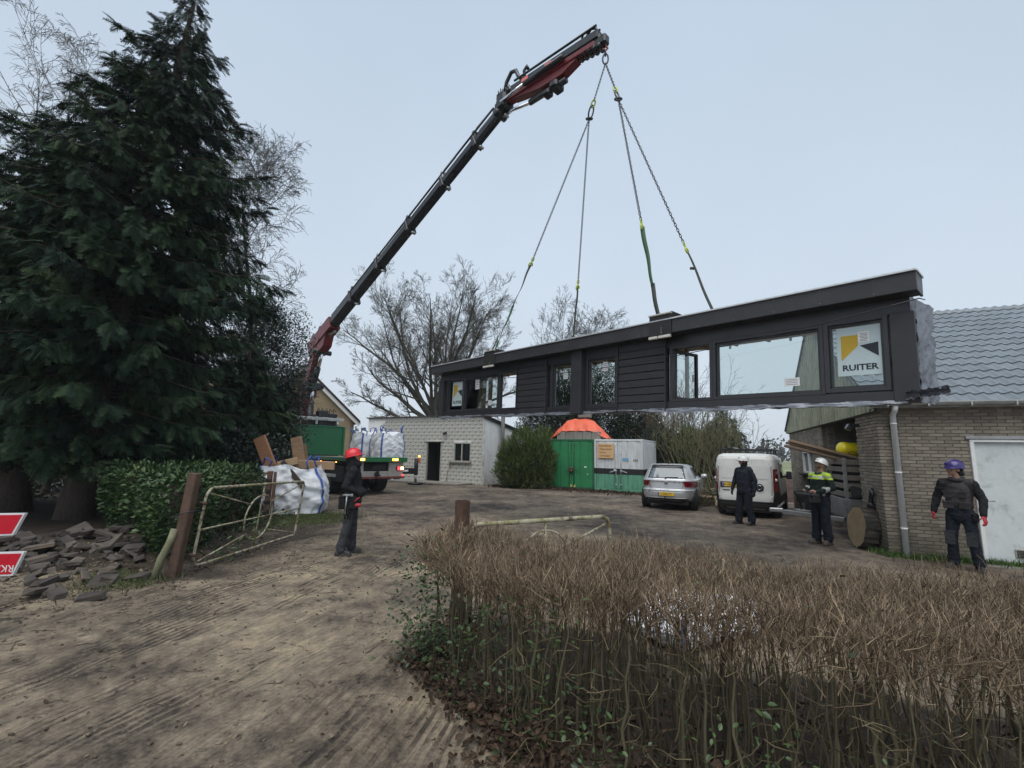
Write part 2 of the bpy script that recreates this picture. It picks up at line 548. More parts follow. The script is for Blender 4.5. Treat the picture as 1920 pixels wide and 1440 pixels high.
def ground_mat():
    t = NT("earth")
    fl0 = t.attr("flow").outputs['Vector']
    wp = t.new("TexNoise", Scale=1.7, Detail=4); t.link(t.coord(), wp.inputs['Vector'])
    wv = t.new("VectorMath", operation='SCALE'); t.link(wp.outputs[1], wv.inputs[0]); wv.inputs['Scale'].default_value = .07
    wa = t.new("VectorMath", operation='ADD'); t.link(fl0, wa.inputs[0]); t.link(wv.outputs[0], wa.inputs[1]); fl = wa.outputs[0]
    sand, lit, gr = (t.attr(k).outputs['Fac'] for k in ("sand", "litter", "grass"))
    obj = t.coord()
    st1 = t.noise(1, 5, fl, .65, .3, (13, 1.1, 1))           # long drag streaks
    st2 = t.noise(1, 4, fl, .6, .2, (42, 3.0, 1))
    big = t.noise(.55, 5, obj); mid = t.noise(3.2, 6, obj, .7); fine = t.noise(38, 5, obj, .7); grit = t.noise(150, 3, obj)
    patch = t.rng(t.noise(.9, 4, obj), .42, .58, .08, .34)
    patch = t.math('MULTIPLY', patch, t.rng(sand, .15, .6, .15, 1))
    m = t.mix(patch, mid, st1); m = t.mix(t.rng(sand, .15, .6, .02, .10), m, st2); m = t.mix(.30, m, t.noise(13, 6, obj, .75)); m = t.mix(.20, m, fine)
    m = t.mix(.36, m, big); m = t.rng(m, .39, .61, 0, 1)
    earth = t.ramp(m, [(.08, (.024, .018, .013)), (.26, (.088, .070, .051)), (.46, (.172, .139, .099)), (.66, (.262, .212, .148)), (.90, (.40, .32, .20))])
    yard = t.ramp(m, [(.10, (.026, .019, .016)), (.30, (.064, .049, .039)), (.50, (.118, .093, .073)), (.72, (.185, .15, .115)), (.92, (.25, .205, .15))])
    c = t.mix(sand, yard, earth)
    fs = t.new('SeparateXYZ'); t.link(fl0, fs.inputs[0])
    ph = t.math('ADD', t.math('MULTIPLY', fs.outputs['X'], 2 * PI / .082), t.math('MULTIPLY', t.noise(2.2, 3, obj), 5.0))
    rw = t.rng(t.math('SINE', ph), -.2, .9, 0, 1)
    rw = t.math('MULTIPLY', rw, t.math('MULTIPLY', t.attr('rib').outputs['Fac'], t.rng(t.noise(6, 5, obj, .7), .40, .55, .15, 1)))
    c = t.mix(t.math('MULTIPLY', rw, .78), c, (.036, .029, .023))          # groove shade painted into the colour, together with wet mud in the tread
    ln = t.rng(t.noise(1, 3, fl, .5, 0, (58, 2.2, 1)), .55, .64, 0, .35)
    c = t.mix(t.math('MULTIPLY', t.math('MULTIPLY', ln, t.rng(sand, .2, .6, 0, 1)), t.rng(big, .42, .55, .1, 1)), c, (.040, .032, .026))
    spots = t.rng(t.noise(5, 6, obj, .75, .8), .575, .66, 0, .8)
    c = t.mix(spots, c, (.026, .021, .018))
    pale = t.rng(t.noise(1.9, 6, obj, .7, .8), .64, .74, 0, .6)
    c = t.mix(t.math('MULTIPLY', pale, sand), c, (.40, .32, .19))
    peb = t.new("TexVoronoi", Scale=55.0); t.link(obj, peb.inputs['Vector'])
    pm = t.rng(peb.outputs['Distance'], .10, .17, .45, 0)
    c = t.mix(t.math('MULTIPLY', pm, t.rng(mid, .45, .6, 0, 1)), c, (.30, .27, .22))
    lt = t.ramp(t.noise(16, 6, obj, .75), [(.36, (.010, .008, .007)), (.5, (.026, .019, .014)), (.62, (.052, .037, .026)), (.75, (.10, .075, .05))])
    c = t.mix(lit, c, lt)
    gcol = t.ramp(t.noise(2.2, 6, obj, .7), [(.3, (.045, .055, .022)), (.5, (.085, .10, .038)), (.7, (.16, .165, .075))])
    sepx = t.new("SeparateXYZ"); t.link(obj, sepx.inputs[0])
    rows = t.noise(1, 3, obj, .5, 0, (.012, .11, 1))
    gcol = t.mix(t.rng(sepx.outputs['Y'], 34, 60, 0, 1), gcol, t.ramp(rows, [(.4, (.11, .14, .055)), (.52, (.17, .19, .085)), (.62, (.26, .24, .15))]))
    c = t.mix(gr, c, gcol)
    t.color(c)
    t.set(Roughness=t.rng(m, 0, 1, .66, .95))
    t.b.inputs['Specular IOR Level'].default_value = .3
    h = t.mix(.5, fine, grit); h = t.mix(.45, h, st2); h = t.mix(.35, h, t.noise(11, 5, obj, .7))
    h = t.mix(.3, h, ln); h = t.math('SUBTRACT', h, t.math('MULTIPLY', rw, .55))
    t.bump(h, 1.0, .045)
    return t.mat
build_ground()

# ---------------------------------------------------------------- air
def build_haze():
    t = NT("mist")
    t.n.remove(t.b)
    pv = t.new("VolumePrincipled")
    pv.inputs['Color'].default_value = (.80, .86, .93, 1); pv.inputs['Density'].default_value = HAZE
    t.link(pv.outputs[0], t.n["Material Output"].inputs['Volume'])
    b = MB().box((0, 340, 9.5), (1760, 780, 21.0))
    o = b.build("haze", t.mat); tag(o, kind="stuff")
HAZE = .0006
build_haze()
# ================================================================ BUILDINGS
CAMP = Vector((0, 0, 1.72))
def brick_mat(name, stops, rough=.85, bump=.35, moss=False):
    t = NT(name)
    oi = t.new("ObjectInfo").outputs['Random']
    n = t.noise(2.3, 4); f = t.noise(55, 4)
    oi = t.math('FRACT', t.math('ADD', oi, t.attr('rnd').outputs['Fac']))
    k = t.mix(.45, oi, t.rng(n, .35, .65, 0, 1)); k = t.mix(.2, k, f)
    c = t.ramp(k, stops)
    if moss:                                         # algae near the ground, in blotches
        gp = t.new('NewGeometry'); sp = t.new('SeparateXYZ'); t.link(gp.outputs['Position'], sp.inputs[0])
        bl = t.noise(1.6, 5, gp.outputs['Position'], .7)
        am = t.rng(t.math('ADD', sp.outputs['Z'], t.rng(bl, .3, .7, .45, -.45)), .15, .75, .62, 0)
        c = t.mix(am, c, (.075, .072, .042))
    t.color(c); t.set(Roughness=rough); t.bump(f, bump, .006)
    return t.mat

def brick_wall(parent_wall, rects, bl, bh, joint, depth, Mloc, mats, parts=300, nm="brick", stuffname="brick_courses", holes=(), jit=.0015):
    """bricks in running bond over rects (s0,s1,z0,z1) of one wall face; front of bricks at local y=-depth. Nearest become parts."""
    lst = []
    for (s0, s1, z0, z1) in rects:
        r, z = 0, z0
        while z + bh <= z1 + 1e-4:
            s = s0 - (bl + joint) * (.5 if r % 2 else 0)
            while s < s1 - .02:
                a, b = max(s, s0), min(s + bl, s1)
                if b - a > .03:
                    segs = [(a, b)]
                    for (h0, h1, g0, g1) in holes:
                        if z + bh > g0 and z < g1:
                            ns = []
                            for (a2, b2) in segs:
                                if b2 <= h0 or a2 >= h1: ns.append((a2, b2)); continue
                                if a2 < h0 - .02: ns.append((a2, h0))
                                if b2 > h1 + .02: ns.append((h1, b2))
                            segs = ns
                    for (a2, b2) in segs: lst.append((a2, b2, z))
                s += bl + joint
            z += bh + joint; r += 1
    return [(a, b, z, Mloc) for a, b, z in lst]

def place_bricks(items, bh, depth, mat, wall, nparts, nm="brick", stuffname="brick_courses", Mworld=None, ch=.004, label=None):
    Mworld = Mworld or Matrix.Identity(4)
    items = sorted(items, key=lambda it: (Mworld @ it[3] @ Vector(((it[0] + it[1]) / 2, 0, it[2])) - CAMP).length)
    cache = {}
    for a, b, z, Ml in items[:nparts]:
        L = round((b - a) / .02) * .02 if abs((b - a) - .21) > .004 else .21
        L = b - a if L <= 0 else L
        key = round(b - a, 2)
        if key not in cache:
            cache[key] = MB().box((0, 0, 0), (b - a, depth, bh), 0, ch).mesh(nm, mat)
        o = bpy.data.objects.new(nm, cache[key]); COL.objects.link(o); o.parent = wall
        o.matrix_local = Ml @ Matrix.Translation(((a + b) / 2, -depth / 2 + random.uniform(-.002, .002), z + bh / 2)) @ Euler((0, random.uniform(-.006, .006), random.uniform(-.008, .008))).to_matrix().to_4x4()
    if len(items) > nparts:
        m = MB()
        for a, b, z, Ml in items[nparts:]:
            m.box(((a + b) / 2, -depth / 2 + random.uniform(-.002, .002), z + bh / 2), (b - a, depth, bh), 0, 0, Ml)
        o = tag(m.build(stuffname, mat, wall), kind="stuff")
        at = o.data.attributes.new('rnd', 'FLOAT', 'POINT'); at.data.foreach_set('value', np.repeat(RNG.uniform(0, 1, len(o.data.vertices) // 8), 8).astype(np.float32))

# ---------------------------------------------------------------- barn on the right
BA = Vector((7.0, 8.78, 0)); BW = Vector((.929, -.37, 0)).normalized(); BG = Vector((.37, .929, 0)).normalized()
def build_barn():
    M = frame(BA, BW)                           # local x along the long wall, y = along the gable (into depth), z up
    barn = empty("barn", mw=M, label="low brick barn with grey tile roof and white side door at the right edge", cat="barn")
    mort = surf("mortar", (.175, .16, .14), .95, var=.3, bump=.3)
    mb = brick_mat("buff_brick", [(.2, (.145, .124, .098)), (.42, (.195, .168, .133)), (.58, (.235, .204, .162)), (.8, (.29, .255, .205))], moss=True)
    H, GL, D = 2.74, 8.84, .03
    # mortar cores (walls)
    w = MB()
    w.box((.68, .152, H / 2), (1.30, .28, H)); w.box((1.88, .152, 2.44), (1.10, .28, .60)); w.box((3.73, .152, H / 2), (2.60, .28, H)) 
    wall = w.build("wall", mort, barn)
    g = MB()
    g.box((.142, 4.77, H / 2), (.26, 1.18, H)); g.box((.142, 7.905, H / 2), (.26, 1.85, H)); g.box((.142, 6.17, .63), (.26, 1.62, 1.26)); g.box((.142, 6.17, 2.37), (.26, 1.62, .74)); g.box((.88, 4.02, H / 2), (1.3, .32, H))      # far wall with the return of the recess
    gable = g.build("gable_wall", mort, barn)
    MB().box((.14, .79, H / 2), (.25, .96, H)).build("gable_pier", mort, barn)
    # bricks: long wall (faces -y), gable (faces -x)
    Mg = Matrix.Rotation(-PI / 2, 4, 'Z')                           # local: s along +y, outward -x
    Mg = Matrix(((0, 1, 0, 0), (1, 0, 0, 0), (0, 0, 1, 0), (0, 0, 0, 1)))  # (s,d,z)->(d,s,z)
    Ml = Matrix.Translation((0, D + .0, 0))
    door_h = [(1.33, 2.42, -.1, 2.14)]
    long_items = brick_wall(None, [(0.0, 4.9, .0, H)], .21, .052, .0105, D, Ml, None, holes=door_h)
    place_bricks(long_items, .052, D, mb, wall, 300, Mworld=M)
    Mg2 = Matrix.Translation((D, 0, 0)) @ Mg
    gi = brick_wall(None, [(.03, 1.27, 0, H), (4.16, GL, 0, H)], .21, .052, .0105, D, Mg2, None, holes=[(5.36, 6.98, 1.28, 1.98)])
    gi += brick_wall(None, [(0, 1.3, 0, H)], .21, .052, .0105, D, Matrix.Translation((.06, 3.9 , 0)), None)
    place_bricks(gi, .052, D, mb, gable, 300, Mworld=M)
    # recess: dark room behind, door post
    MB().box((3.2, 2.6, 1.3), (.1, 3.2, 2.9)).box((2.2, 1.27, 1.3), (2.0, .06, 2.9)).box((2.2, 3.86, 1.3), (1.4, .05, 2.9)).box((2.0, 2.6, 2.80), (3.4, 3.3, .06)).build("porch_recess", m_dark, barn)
    MB().box((1.1, 3.80, 1.33), (.12, .14, 2.66), 0, .01).build("door_post", surf("dark_oak", (.03, .028, .026), .6), barn)
    # corrugated gable cladding: real ribs, clipped by the roof slope
    zt = lambda y: 2.74 + (5.62 - 2.74) * (1 - abs(y - 4.42) / 4.62)
    V, F = [], []
    n = 300
    prof = [.0, .0, .032, .032]
    ys = np.linspace(-.18, 9.02, n)
    for i, y in enumerate(ys):
        x = -.02 - (.060 if (i % 8) in (0, 1, 2, 3, 4) else 0)
        V += [(x, y, 2.66), (x, y, max(2.67, zt(y) - .03))]
    F = [(2 * i, 2 * i + 1, 2 * i + 3, 2 * i + 2) for i in range(n - 1)]
    t = NT("cladding_green")
    t.color(t.ramp(t.noise(2, 5), [(.38, (.21, .225, .16)), (.5, (.29, .305, .22)), (.65, (.36, .365, .27))])); t.set(Roughness=.55)
    c = MB().add(V, F).build("gable_cladding", t.mat, barn)
    MB().box((.02, 4.42, 2.655), (.10, 9.2, .03), 0, .005).build("cladding_trim", m_black, barn)
    # roof sheet under the tiles
    sl = math.atan2(5.62 - 2.74, 4.62)
    tile_m = surf("roof_tile_grey", (.16, .185, .205), .42, var=.16, scale=1.5, bump=.08, rnd=.12, dirt=.4, dirtcol=(.13, .14, .12), spec=.6)
    roof = MB()
    L = 4.62 / math.cos(sl)
    Mr = Matrix.Translation((-.12, -.20, 2.80)) @ Matrix.Rotation(sl, 4, 'X')
    roof.box((3.2, L / 2, -.06), (6.4, L, .05), 0, 0, Mr)
    Mr2 = Matrix.Translation((-.12, 9.04, 2.80)) @ Matrix.Rotation(-sl, 4, 'X')
    roof.box((3.2, -L / 2, -.06), (6.4, L, .05), 0, 0, Mr2)
    ro = roof.build("roof", surf("roof_deck", (.10, .11, .12), .7), barn)
    # pressed tiles: waved pan with a turned-down nose
    TW, TL = .193, .352
    tv, tf = [], []
    nu = 8
    for j, (yy, dz) in enumerate(((0, -.046), (0, 0.0), (TL * .5, -.010), (TL + .02, -.026))):
        for i in range(nu + 1):
            u = i / nu
            wv = .042 * (math.cos(2 * PI * u) * .5 + .5) ** 1.3
            wl_ = .042 * math.sin(PI * (.5 + .5 * math.cos(2 * PI * u)) / 2) if j == 0 else wv
            tv.append((u * TW, yy - .012 * (math.cos(2 * PI * u)), wv + dz))
    for j in range(3):
        for i in range(nu):
            a = j * (nu + 1) + i
            tf.append((a, a + 1, a + nu + 2, a + nu + 1))
    tm = MB().add(tv, tf, 0, False).mesh("roof_tile", tile_m)
    rows = int(L / TL) + 1
    spots = []
    for r in range(rows):
        for cidx in range(33):
            p = Mr @ Vector((cidx * TW + .02, r * TL - .03, .0))
            d = (M @ p - CAMP).length
            hidden = cidx * TW < .55
            spots.append((d + (100 if hidden or cidx * TW > 3.9 else 0), cidx, r))
    spots.sort()
    rest = MB()
    for k, (d, cidx, r) in enumerate(spots):
        T = Mr @ Matrix.Translation((cidx * TW + .02, r * TL - .03, .0))
        if k < 300:
            o = bpy.data.objects.new("roof_tile", tm); COL.objects.link(o); o.parent = ro; o.matrix_local = T
        else: rest.add(tv, tf, 0, False, T)
    tag(rest.build("tile_courses", tile_m, ro), kind="stuff")
    # ridge caps, each its own piece
    for i in range(14):
        b = MB()
        def fn(u, v): 
            a = PI * u
            return (i * .45 + v * .46 - .1, 4.42 + .13 * math.cos(a), 5.60 + .10 * math.sin(a) + (.012 if v > .9 else 0))
        b.grid(fn, 8, 2); b.build("ridge_tile", tile_m, ro)
    # gutter with brackets, downpipe
    zinc = surf("gutter_zinc", (.40, .41, .40), .5, metal=.3, var=.2, dirt=.4)
    gut = MB()
    gut.grid(lambda u, v: (-.15 + v * 5.2, -.26 + .065 * math.cos(PI + PI * u), 2.80 + .065 * math.sin(PI + PI * u)), 8, 1)
    gut.box((2.45, -.325, 2.80), (5.2, .014, .02)); gut.box((2.45, -.05, 2.73), (5.1, .26, .03))
    gut.box((-.15, -.26, 2.775), (.012, .13, .06), 0)
    gu = gut.build("gutter", zinc, barn)
    for k in range(8): MB().box((.1 + k * .6, -.26, 2.765), (.02, .15, .085)).build("gutter_bracket", zinc, gu)
    pvc = surf("grey_pvc", (.68, .70, .72), .45, var=.10, dirt=.25, scale=2)
    pp = MB().tube([(.235, -.24, 2.75), (.235, -.20, 2.66), (.235, -.075, 2.58), (.235, -.075, .02)], .048, 14)
    dp = pp.build("downpipe", pvc, barn)
    for z in (.5, 1.5, 2.4): MB().cyl((.235, -.075, z), (.235, -.075, z + .03), .056, n=14).build("pipe_clip", pvc, dp)
    # white side door: frame, leaf, handle, vent, lintel
    dirtyw = surf("dirty_white_door", (.56, .60, .60), .5, var=.09, scale=2.2, bump=.08, dirt=.6, dirtcol=(.20, .20, .18))
    dr = MB().box((1.88, .06, 1.07), (1.06, .05, 2.05), 0, .006).build("door", dirtyw, barn)
    fr = MB()
    fr.box((1.36, .03, 1.06), (.06, .12, 2.10), 0, .006); fr.box((2.44, .03, 1.06), (.06, .12, 2.10), 0, .006); fr.box((1.9, .03, 2.115), (1.14, .12, .05), 0, .006)
    fr.build("door_frame", m_white, barn)
    hd = MB().box((1.45, .028, 1.02), (.045, .014, .26), 0, .004).tube([(1.455, .02, 1.07), (1.455, -.03, 1.07), (1.57, -.035, 1.07)], .011, 8)
    hd.build("handle", m_steel, dr)
    vt = MB()
    vt.box((1.90, .03, .20), (.26, .02, .15), 0, .004)
    for k in range(5): vt.box((1.90, .018, .15 + k * .025), (.22, .012, .012), 1, 0, R=Euler((.5, 0, 0)))
    vt.build("vent", [surf("vent_beige", (.30, .30, .25), .6), m_black], dr)
    MB().box((1.9, -.015, 2.17), (1.24, .07, .055), 0, .005).build("lintel", surf("lintel_grey", (.33, .34, .35), .7, dirt=.3), barn)
    MB().box((1.9, -.10, -.02), (1.3, .35, .08), 0, .01).build("door_step", surf("step_concrete", (.17, .16, .145), .9, dirt=.4), barn)
    # gable window
    wf = MB()
    wf.box((.07, 6.17, 1.95), (.09, 1.62, .06), 0, .006); wf.box((.07, 6.17, 1.32), (.09, 1.62, .06), 0, .006)
    for y in (5.39, 6.17, 6.95): wf.box((.07, y, 1.635), (.09, .06, .57), 0, .006)
    win = wf.build("window", m_white, barn)
    MB().box((.10, 6.17, 1.635), (.012, 1.56, .57)).build("pane", m_darkglass, win)
    MB().box((-.02, 6.17, 1.255), (.18, 1.75, .05), 0, .008).build("sill", m_blackmat, win)
    # floodlight on the pier
    fl = MB().box((-.05, 1.02, 2.46), (.10, .05, .05), 0, .005).box((-.17, 1.04, 2.42), (.11, .19, .13), 0, .015, R=Euler((0, .5, 0)))
    lo = fl.build("floodlight", m_black, None); lo.matrix_world = M
    tag(lo, "small black floodlight on the barn pier beside the dark opening", "floodlight")
build_barn()

# ---------------------------------------------------------------- white block shed
SA = Vector((-1.51, 25.0, 0)); SWD = Vector((.875, -.484, 0)).normalized()
def build_shed():
    L, Hf, Dp, Hb = 8.62, 3.72, 5.0, 2.95
    M = frame(SA - SWD * L, SWD)                                     # x along the front from the left end, y into depth
    shed = empty("shed", mw=M, label="whitewashed concrete block shed with an open dark doorway", cat="shed")
    t = NT("whitewashed_blocks")
    oi = t.noise(.8, 4); n1 = t.noise(5, 6, rough=.7); st = t.noise(1, 5, rough=.7, stretch=(7, 7, .9))
    f = t.mix(.5, n1, st); f = t.mix(.3, f, oi)
    c = t.ramp(f, [(.33, (.30, .285, .25)), (.40, (.60, .59, .56)), (.48, (.79, .785, .76)), (.62, (.85, .85, .83))])
    sp = t.new("SeparateXYZ"); t.link(t.coord(), sp.inputs[0])
    algae = t.math('MULTIPLY', t.rng(sp.outputs['Z'], .0, .7, 1, 0), t.rng(n1, .4, .6, .2, .9))
    c = t.mix(algae, c, (.13, .125, .07))
    t.color(c); t.set(Roughness=.9); t.bump(t.noise(28, 5), .6, .01)
    bm = t.mat
    joint = surf("block_joint", (.72, .71, .68), .95, var=.4, bump=.2)
    core = MB()
    xd0, xd1 = L - 3.87, L - 2.76; xw0, xw1 = L - 1.92, L - .78
    dd0, dd1 = L - 6.3, L - 5.75
    for (a, b, z0, z1) in ((0, dd0, 0, Hf), (dd1, xd0, 0, Hf), (xd1, xw0, 0, Hf), (xw1, L, 0, Hf), (dd0, dd1, 2.38, Hf), (xd0, xd1, 2.28, Hf), (xw0, xw1, 2.25, Hf), (xw0, xw1, 0, 1.2)):
        core.box(((a + b) / 2, .11, (z0 + z1) / 2), (b - a, .18, z1 - z0))
    wall = core.build("wall", joint, shed)
    items = []
    for (a, b, z0, z1) in ((0, L, 0, Hf),):
        items += brick_wall(None, [(a, b, z0, z1)], .394, .195, .005, .006, Matrix.Translation((0, .02, 0)), None,
                            holes=[(dd0, dd1, -.1, 2.38), (xd0, xd1, -.1, 2.28), (xw0, xw1, 1.2, 2.25)])
    place_bricks(items, .195, .006, bm, wall, 300, nm="block", stuffname="block_courses", Mworld=M, ch=.002)
    side = MB()
    side.prism([(0.02, 0), (Dp, 0), (Dp, Hb), (.02, Hf)], 0, .18, 0, Matrix(((0, -1, 0, L - .02), (1, 0, 0, 0), (0, 0, 1, 0), (0, 0, 0, 1))))
    side.prism([(0.02, 0), (Dp, 0), (Dp, Hb), (.02, Hf)], 0, .18, 0, Matrix(((0, -1, 0, .2), (1, 0, 0, 0), (0, 0, 1, 0), (0, 0, 0, 1))))
    side.box((L / 2, Dp, Hb / 2), (L - .1, .18, Hb))
    sw = side.build("side_wall", joint, shed)
    # side blocks: clipped under the roof slope
    Ms = Matrix(((0, -1, 0, L - .02), (1, 0, 0, 0), (0, 0, 1, 0), (0, 0, 0, 1)))
    it = []
    zz, r = 0, 0
    while zz < Hf:
        lim = min(Dp, (Hf - zz - .19) / ((Hf - Hb) / Dp))
        if lim > .1: it += brick_wall(None, [(.0 - (.2 if r % 2 else 0) + (.2 if r % 2 else 0), lim, zz, zz + .196)], .394, .195, .005, .006, Ms, None)
        zz += .2; r += 1
    m = MB()
    for k, (a, b, z, Ml) in enumerate(it):
        off = 0
        m.box(((a + b) / 2, -.003, z + .097), (b - a, .006, .195), 0, 0, Ml)
    tag(m.build("block_courses", bm, sw), kind="stuff")
    # corrugated roof with a wavy edge
    cor = surf("cement_sheet", (.13, .125, .11), .85, var=.4, scale=4, dirt=.5, bump=.3)
    n = 230
    V = []
    for i in range(n + 1):
        x = -.12 + (L + .24) * i / n
        w = .030 * math.sin(2 * PI * x / .177)
        for (y, z) in ((-.14, Hf + .045), (Dp + .2, Hb + .03)):
            V += [(x, y, z + w), (x, y, z + w - .014)]
    F = []
    for i in range(n):
        a = 4 * i
        F += [(a, a + 4, a + 6, a + 2), (a + 1, a + 3, a + 7, a + 5), (a, a + 1, a + 5, a + 4)]
    MB().add(V, F, 0, False).build("roof", cor, shed)
    MB().bar((L + .06, -.1, Hf - .04), (L + .06, Dp + .1, Hb - .05), .04, .14).build("barge_board", m_blackmat, shed)
    # doorway
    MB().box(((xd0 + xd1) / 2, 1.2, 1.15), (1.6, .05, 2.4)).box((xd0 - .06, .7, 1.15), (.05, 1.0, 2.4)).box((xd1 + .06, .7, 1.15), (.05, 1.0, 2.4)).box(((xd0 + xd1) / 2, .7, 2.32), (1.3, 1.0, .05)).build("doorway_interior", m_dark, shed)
    fr = MB()
    wp = surf("old_frame_paint", (.36, .35, .31), .8, dirt=.5)
    fr.box((xd0 + .035, .06, 1.13), (.07, .13, 2.26), 0, .008); fr.box((xd1 - .035, .06, 1.13), (.07, .13, 2.26), 0, .008); fr.box(((xd0 + xd1) / 2, .03, 2.31), (1.30, .16, .07), 0, .008)
    fr.build("door_frame", wp, shed)
    MB().box(((dd0 + dd1) / 2, .06, 1.19), (.54, .06, 2.36), 0, .006).build("side_door", m_blackmat, shed)
    # window
    wf = MB()
    xm = xw0 + (xw1 - xw0) * .47
    for x in (xw0 + .035, xm, xw1 - .035): wf.box((x, .07, 1.725), (.06, .10, 1.05), 0, .006)
    for z in (1.23, 2.22): wf.box(((xw0 + xw1) / 2, .07, z), (xw1 - xw0, .10, .06), 0, .006)
    win = wf.build("window", wp, shed)
    MB().box(((xw0 + xm) / 2, .09, 1.725), (xm - xw0 - .05, .01, 1.0)).build("pane", m_darkglass, win)
    MB().box(((xw1 + xm) / 2, .09, 1.725), (xw1 - xm - .05, .01, 1.0)).build("pane", m_darkglass, win)
    MB().box(((xw0 + xw1) / 2 - .08, -.05, 1.17), (1.45, .2, .06), 0, .01).build("sill", surf("sill_grey", (.22, .21, .19), .85, dirt=.5), win)
    # lamp
    lo = MB().box((L - 2.5, -.03, 2.80), (.12, .10, .10), 0, .01).box((L - 2.5, -.14, 2.76), (.17, .14, .12), 0, .02, R=Euler((.5, 0, 0))).build("wall_lamp", m_black)
    lo.matrix_world = M
    tag(lo, "small dark lamp on the white shed wall above the doorway", "wall lamp")
    # thick pipe on the side wall
    zn = surf("old_drain", (.11, .11, .105), .7, dirt=.4)
    pp = MB().tube([(L + .22, 1.75, 4.15), (L + .22, 1.75, 1.95), (L + .20, 1.73, 1.86), (L + .06, 1.70, 1.60)], .12, 12)
    pp.build("flue_pipe", zn, shed)
    # slab in front, resting on the ground
    sl = MB().box((L - 3.0, -.72, .05), (4.9, 1.35, .10), 0, .015).build("concrete_slab", surf("slab_concrete", (.20, .185, .16), .9, var=.3, dirt=.5))
    sl.matrix_world = M
    tag(sl, "flat concrete slab on the ground before the shed doorway", "slab")
    # leaning broom-like plant stick against the wall
    st = MB().tube([(L - 2.28, -.12, .10), (L - 2.22, -.06, .7), (L - 2.10, -.02, 1.0)], [.02, .016, .012], 6)
    for k in range(26):
        a = random.uniform(-.5, .5); b = random.uniform(.0, .16)
        st.tube([(L - 2.12 + random.uniform(-.03, .03), -.03, .88 + b * .5), (L - 2.08 + .1 * a, -.05 - random.uniform(0, .06), 1.0 + b)], [.006, .002], 3)
    so = st.build("broom", m_wood); so.matrix_world = M
    tag(so, "worn twig broom leaning on the white shed wall below the window", "broom")
build_shed()

# ---------------------------------------------------------------- far house with a gable, behind the lorry
def build_house():
    M = frame((-19.2, 37.6, 0), (.90, .42, 0))
    h = empty("house", mw=M, label="yellow brick house with a steep tiled gable behind the lorry", cat="house")
    t = NT("yellow_brick")
    br = t.new("TexBrick", Scale=1.0)
    br.inputs['Color1'].default_value = (.36, .27, .155, 1); br.inputs['Color2'].default_value = (.27, .195, .11, 1); br.inputs['Mortar'].default_value = (.20, .17, .13, 1)
    br.inputs['Brick Width'].default_value = .22; br.inputs['Row Height'].default_value = .0625; br.inputs['Mortar Size'].default_value = .009
    mp = t.new("Mapping"); mp.inputs['Rotation'].default_value = (PI / 2, 0, 0); t.link(t.coord(), mp.inputs[0]); t.link(mp.outputs[0], br.inputs['Vector'])
    t.color(t.mix(.35, br.outputs[0], t.ramp(t.noise(1.2, 5), [(.3, (.24, .18, .11)), (.7, (.42, .33, .2))]))); t.set(Roughness=.9)
    W, EZ, AZ = 8.9, 4.4, 8.6
    x0, xa, x1 = -2.85, 1.6, 6.05
    MB().prism([(x0, 0), (x1, 0), (x1, EZ), (xa, AZ), (x0, EZ)], 0, .3).build("gable_wall", t.mat, h)
    MB().box((x1 - .15, 5, EZ / 2), (.3, 10, EZ)).build("side_wall", t.mat, h)
    rt = surf("brown_roof_tile", (.075, .055, .045), .8, var=.3, bump=.3)
    ro = MB()
    for sgn, xe in ((1, x1 + .45), (-1, x0 - .45)):
        ze = EZ - .42
        ro.bar((xa, 4.7, AZ + .12), (xe, 4.7, ze + .12), 10.2, .12, up=(0, 0, 1))
    r = ro.build("roof", rt, h)
    # verge tiles along the right slope, one by one
    nv = 24
    for k in range(nv):
        f = (k + .5) / nv
        x = xa + (x1 + .45 - xa) * f; z = AZ + .24 + (EZ - .42 - AZ) * f
        MB().box((x, -.32, z), (.40, .30, .05), 0, .01, R=Euler((0, math.atan2(AZ - EZ + .42, x1 + .45 - xa) + .06, 0))).build("verge_tile", rt, r)
    for xe in (x1 + .45, x0 - .45):
        MB().bar((xa, -.30, AZ - .10), (xe, -.30, EZ - .52), .05, .34).build("barge_board", m_white, h)
    # flat roofed bay with a white edge and window at the left
    MB().box((-3.9, -2.0, 3.25), (6.6, 3.9, 6.5)).build("bay_wall", t.mat, h)
    MB().box((-3.9, -2.0, 6.6), (7.0, 4.3, .28), 0, .02).build("bay_roof_edge", m_white, h)
    wv = MB()
    for x in (-3.0, -2.1, -1.2): wv.box((x, -4.0, 5.3), (.08, .1, 1.7), 0, .01)
    for z in (4.5, 6.15): wv.box((-2.1, -4.0, z), (1.9, .1, .08), 0, .01)
    wo = wv.build("window", m_white, h)
    MB().box((-2.1, -3.97, 5.3), (1.7, .02, 1.6)).build("pane", m_darkglass, wo)
build_house()

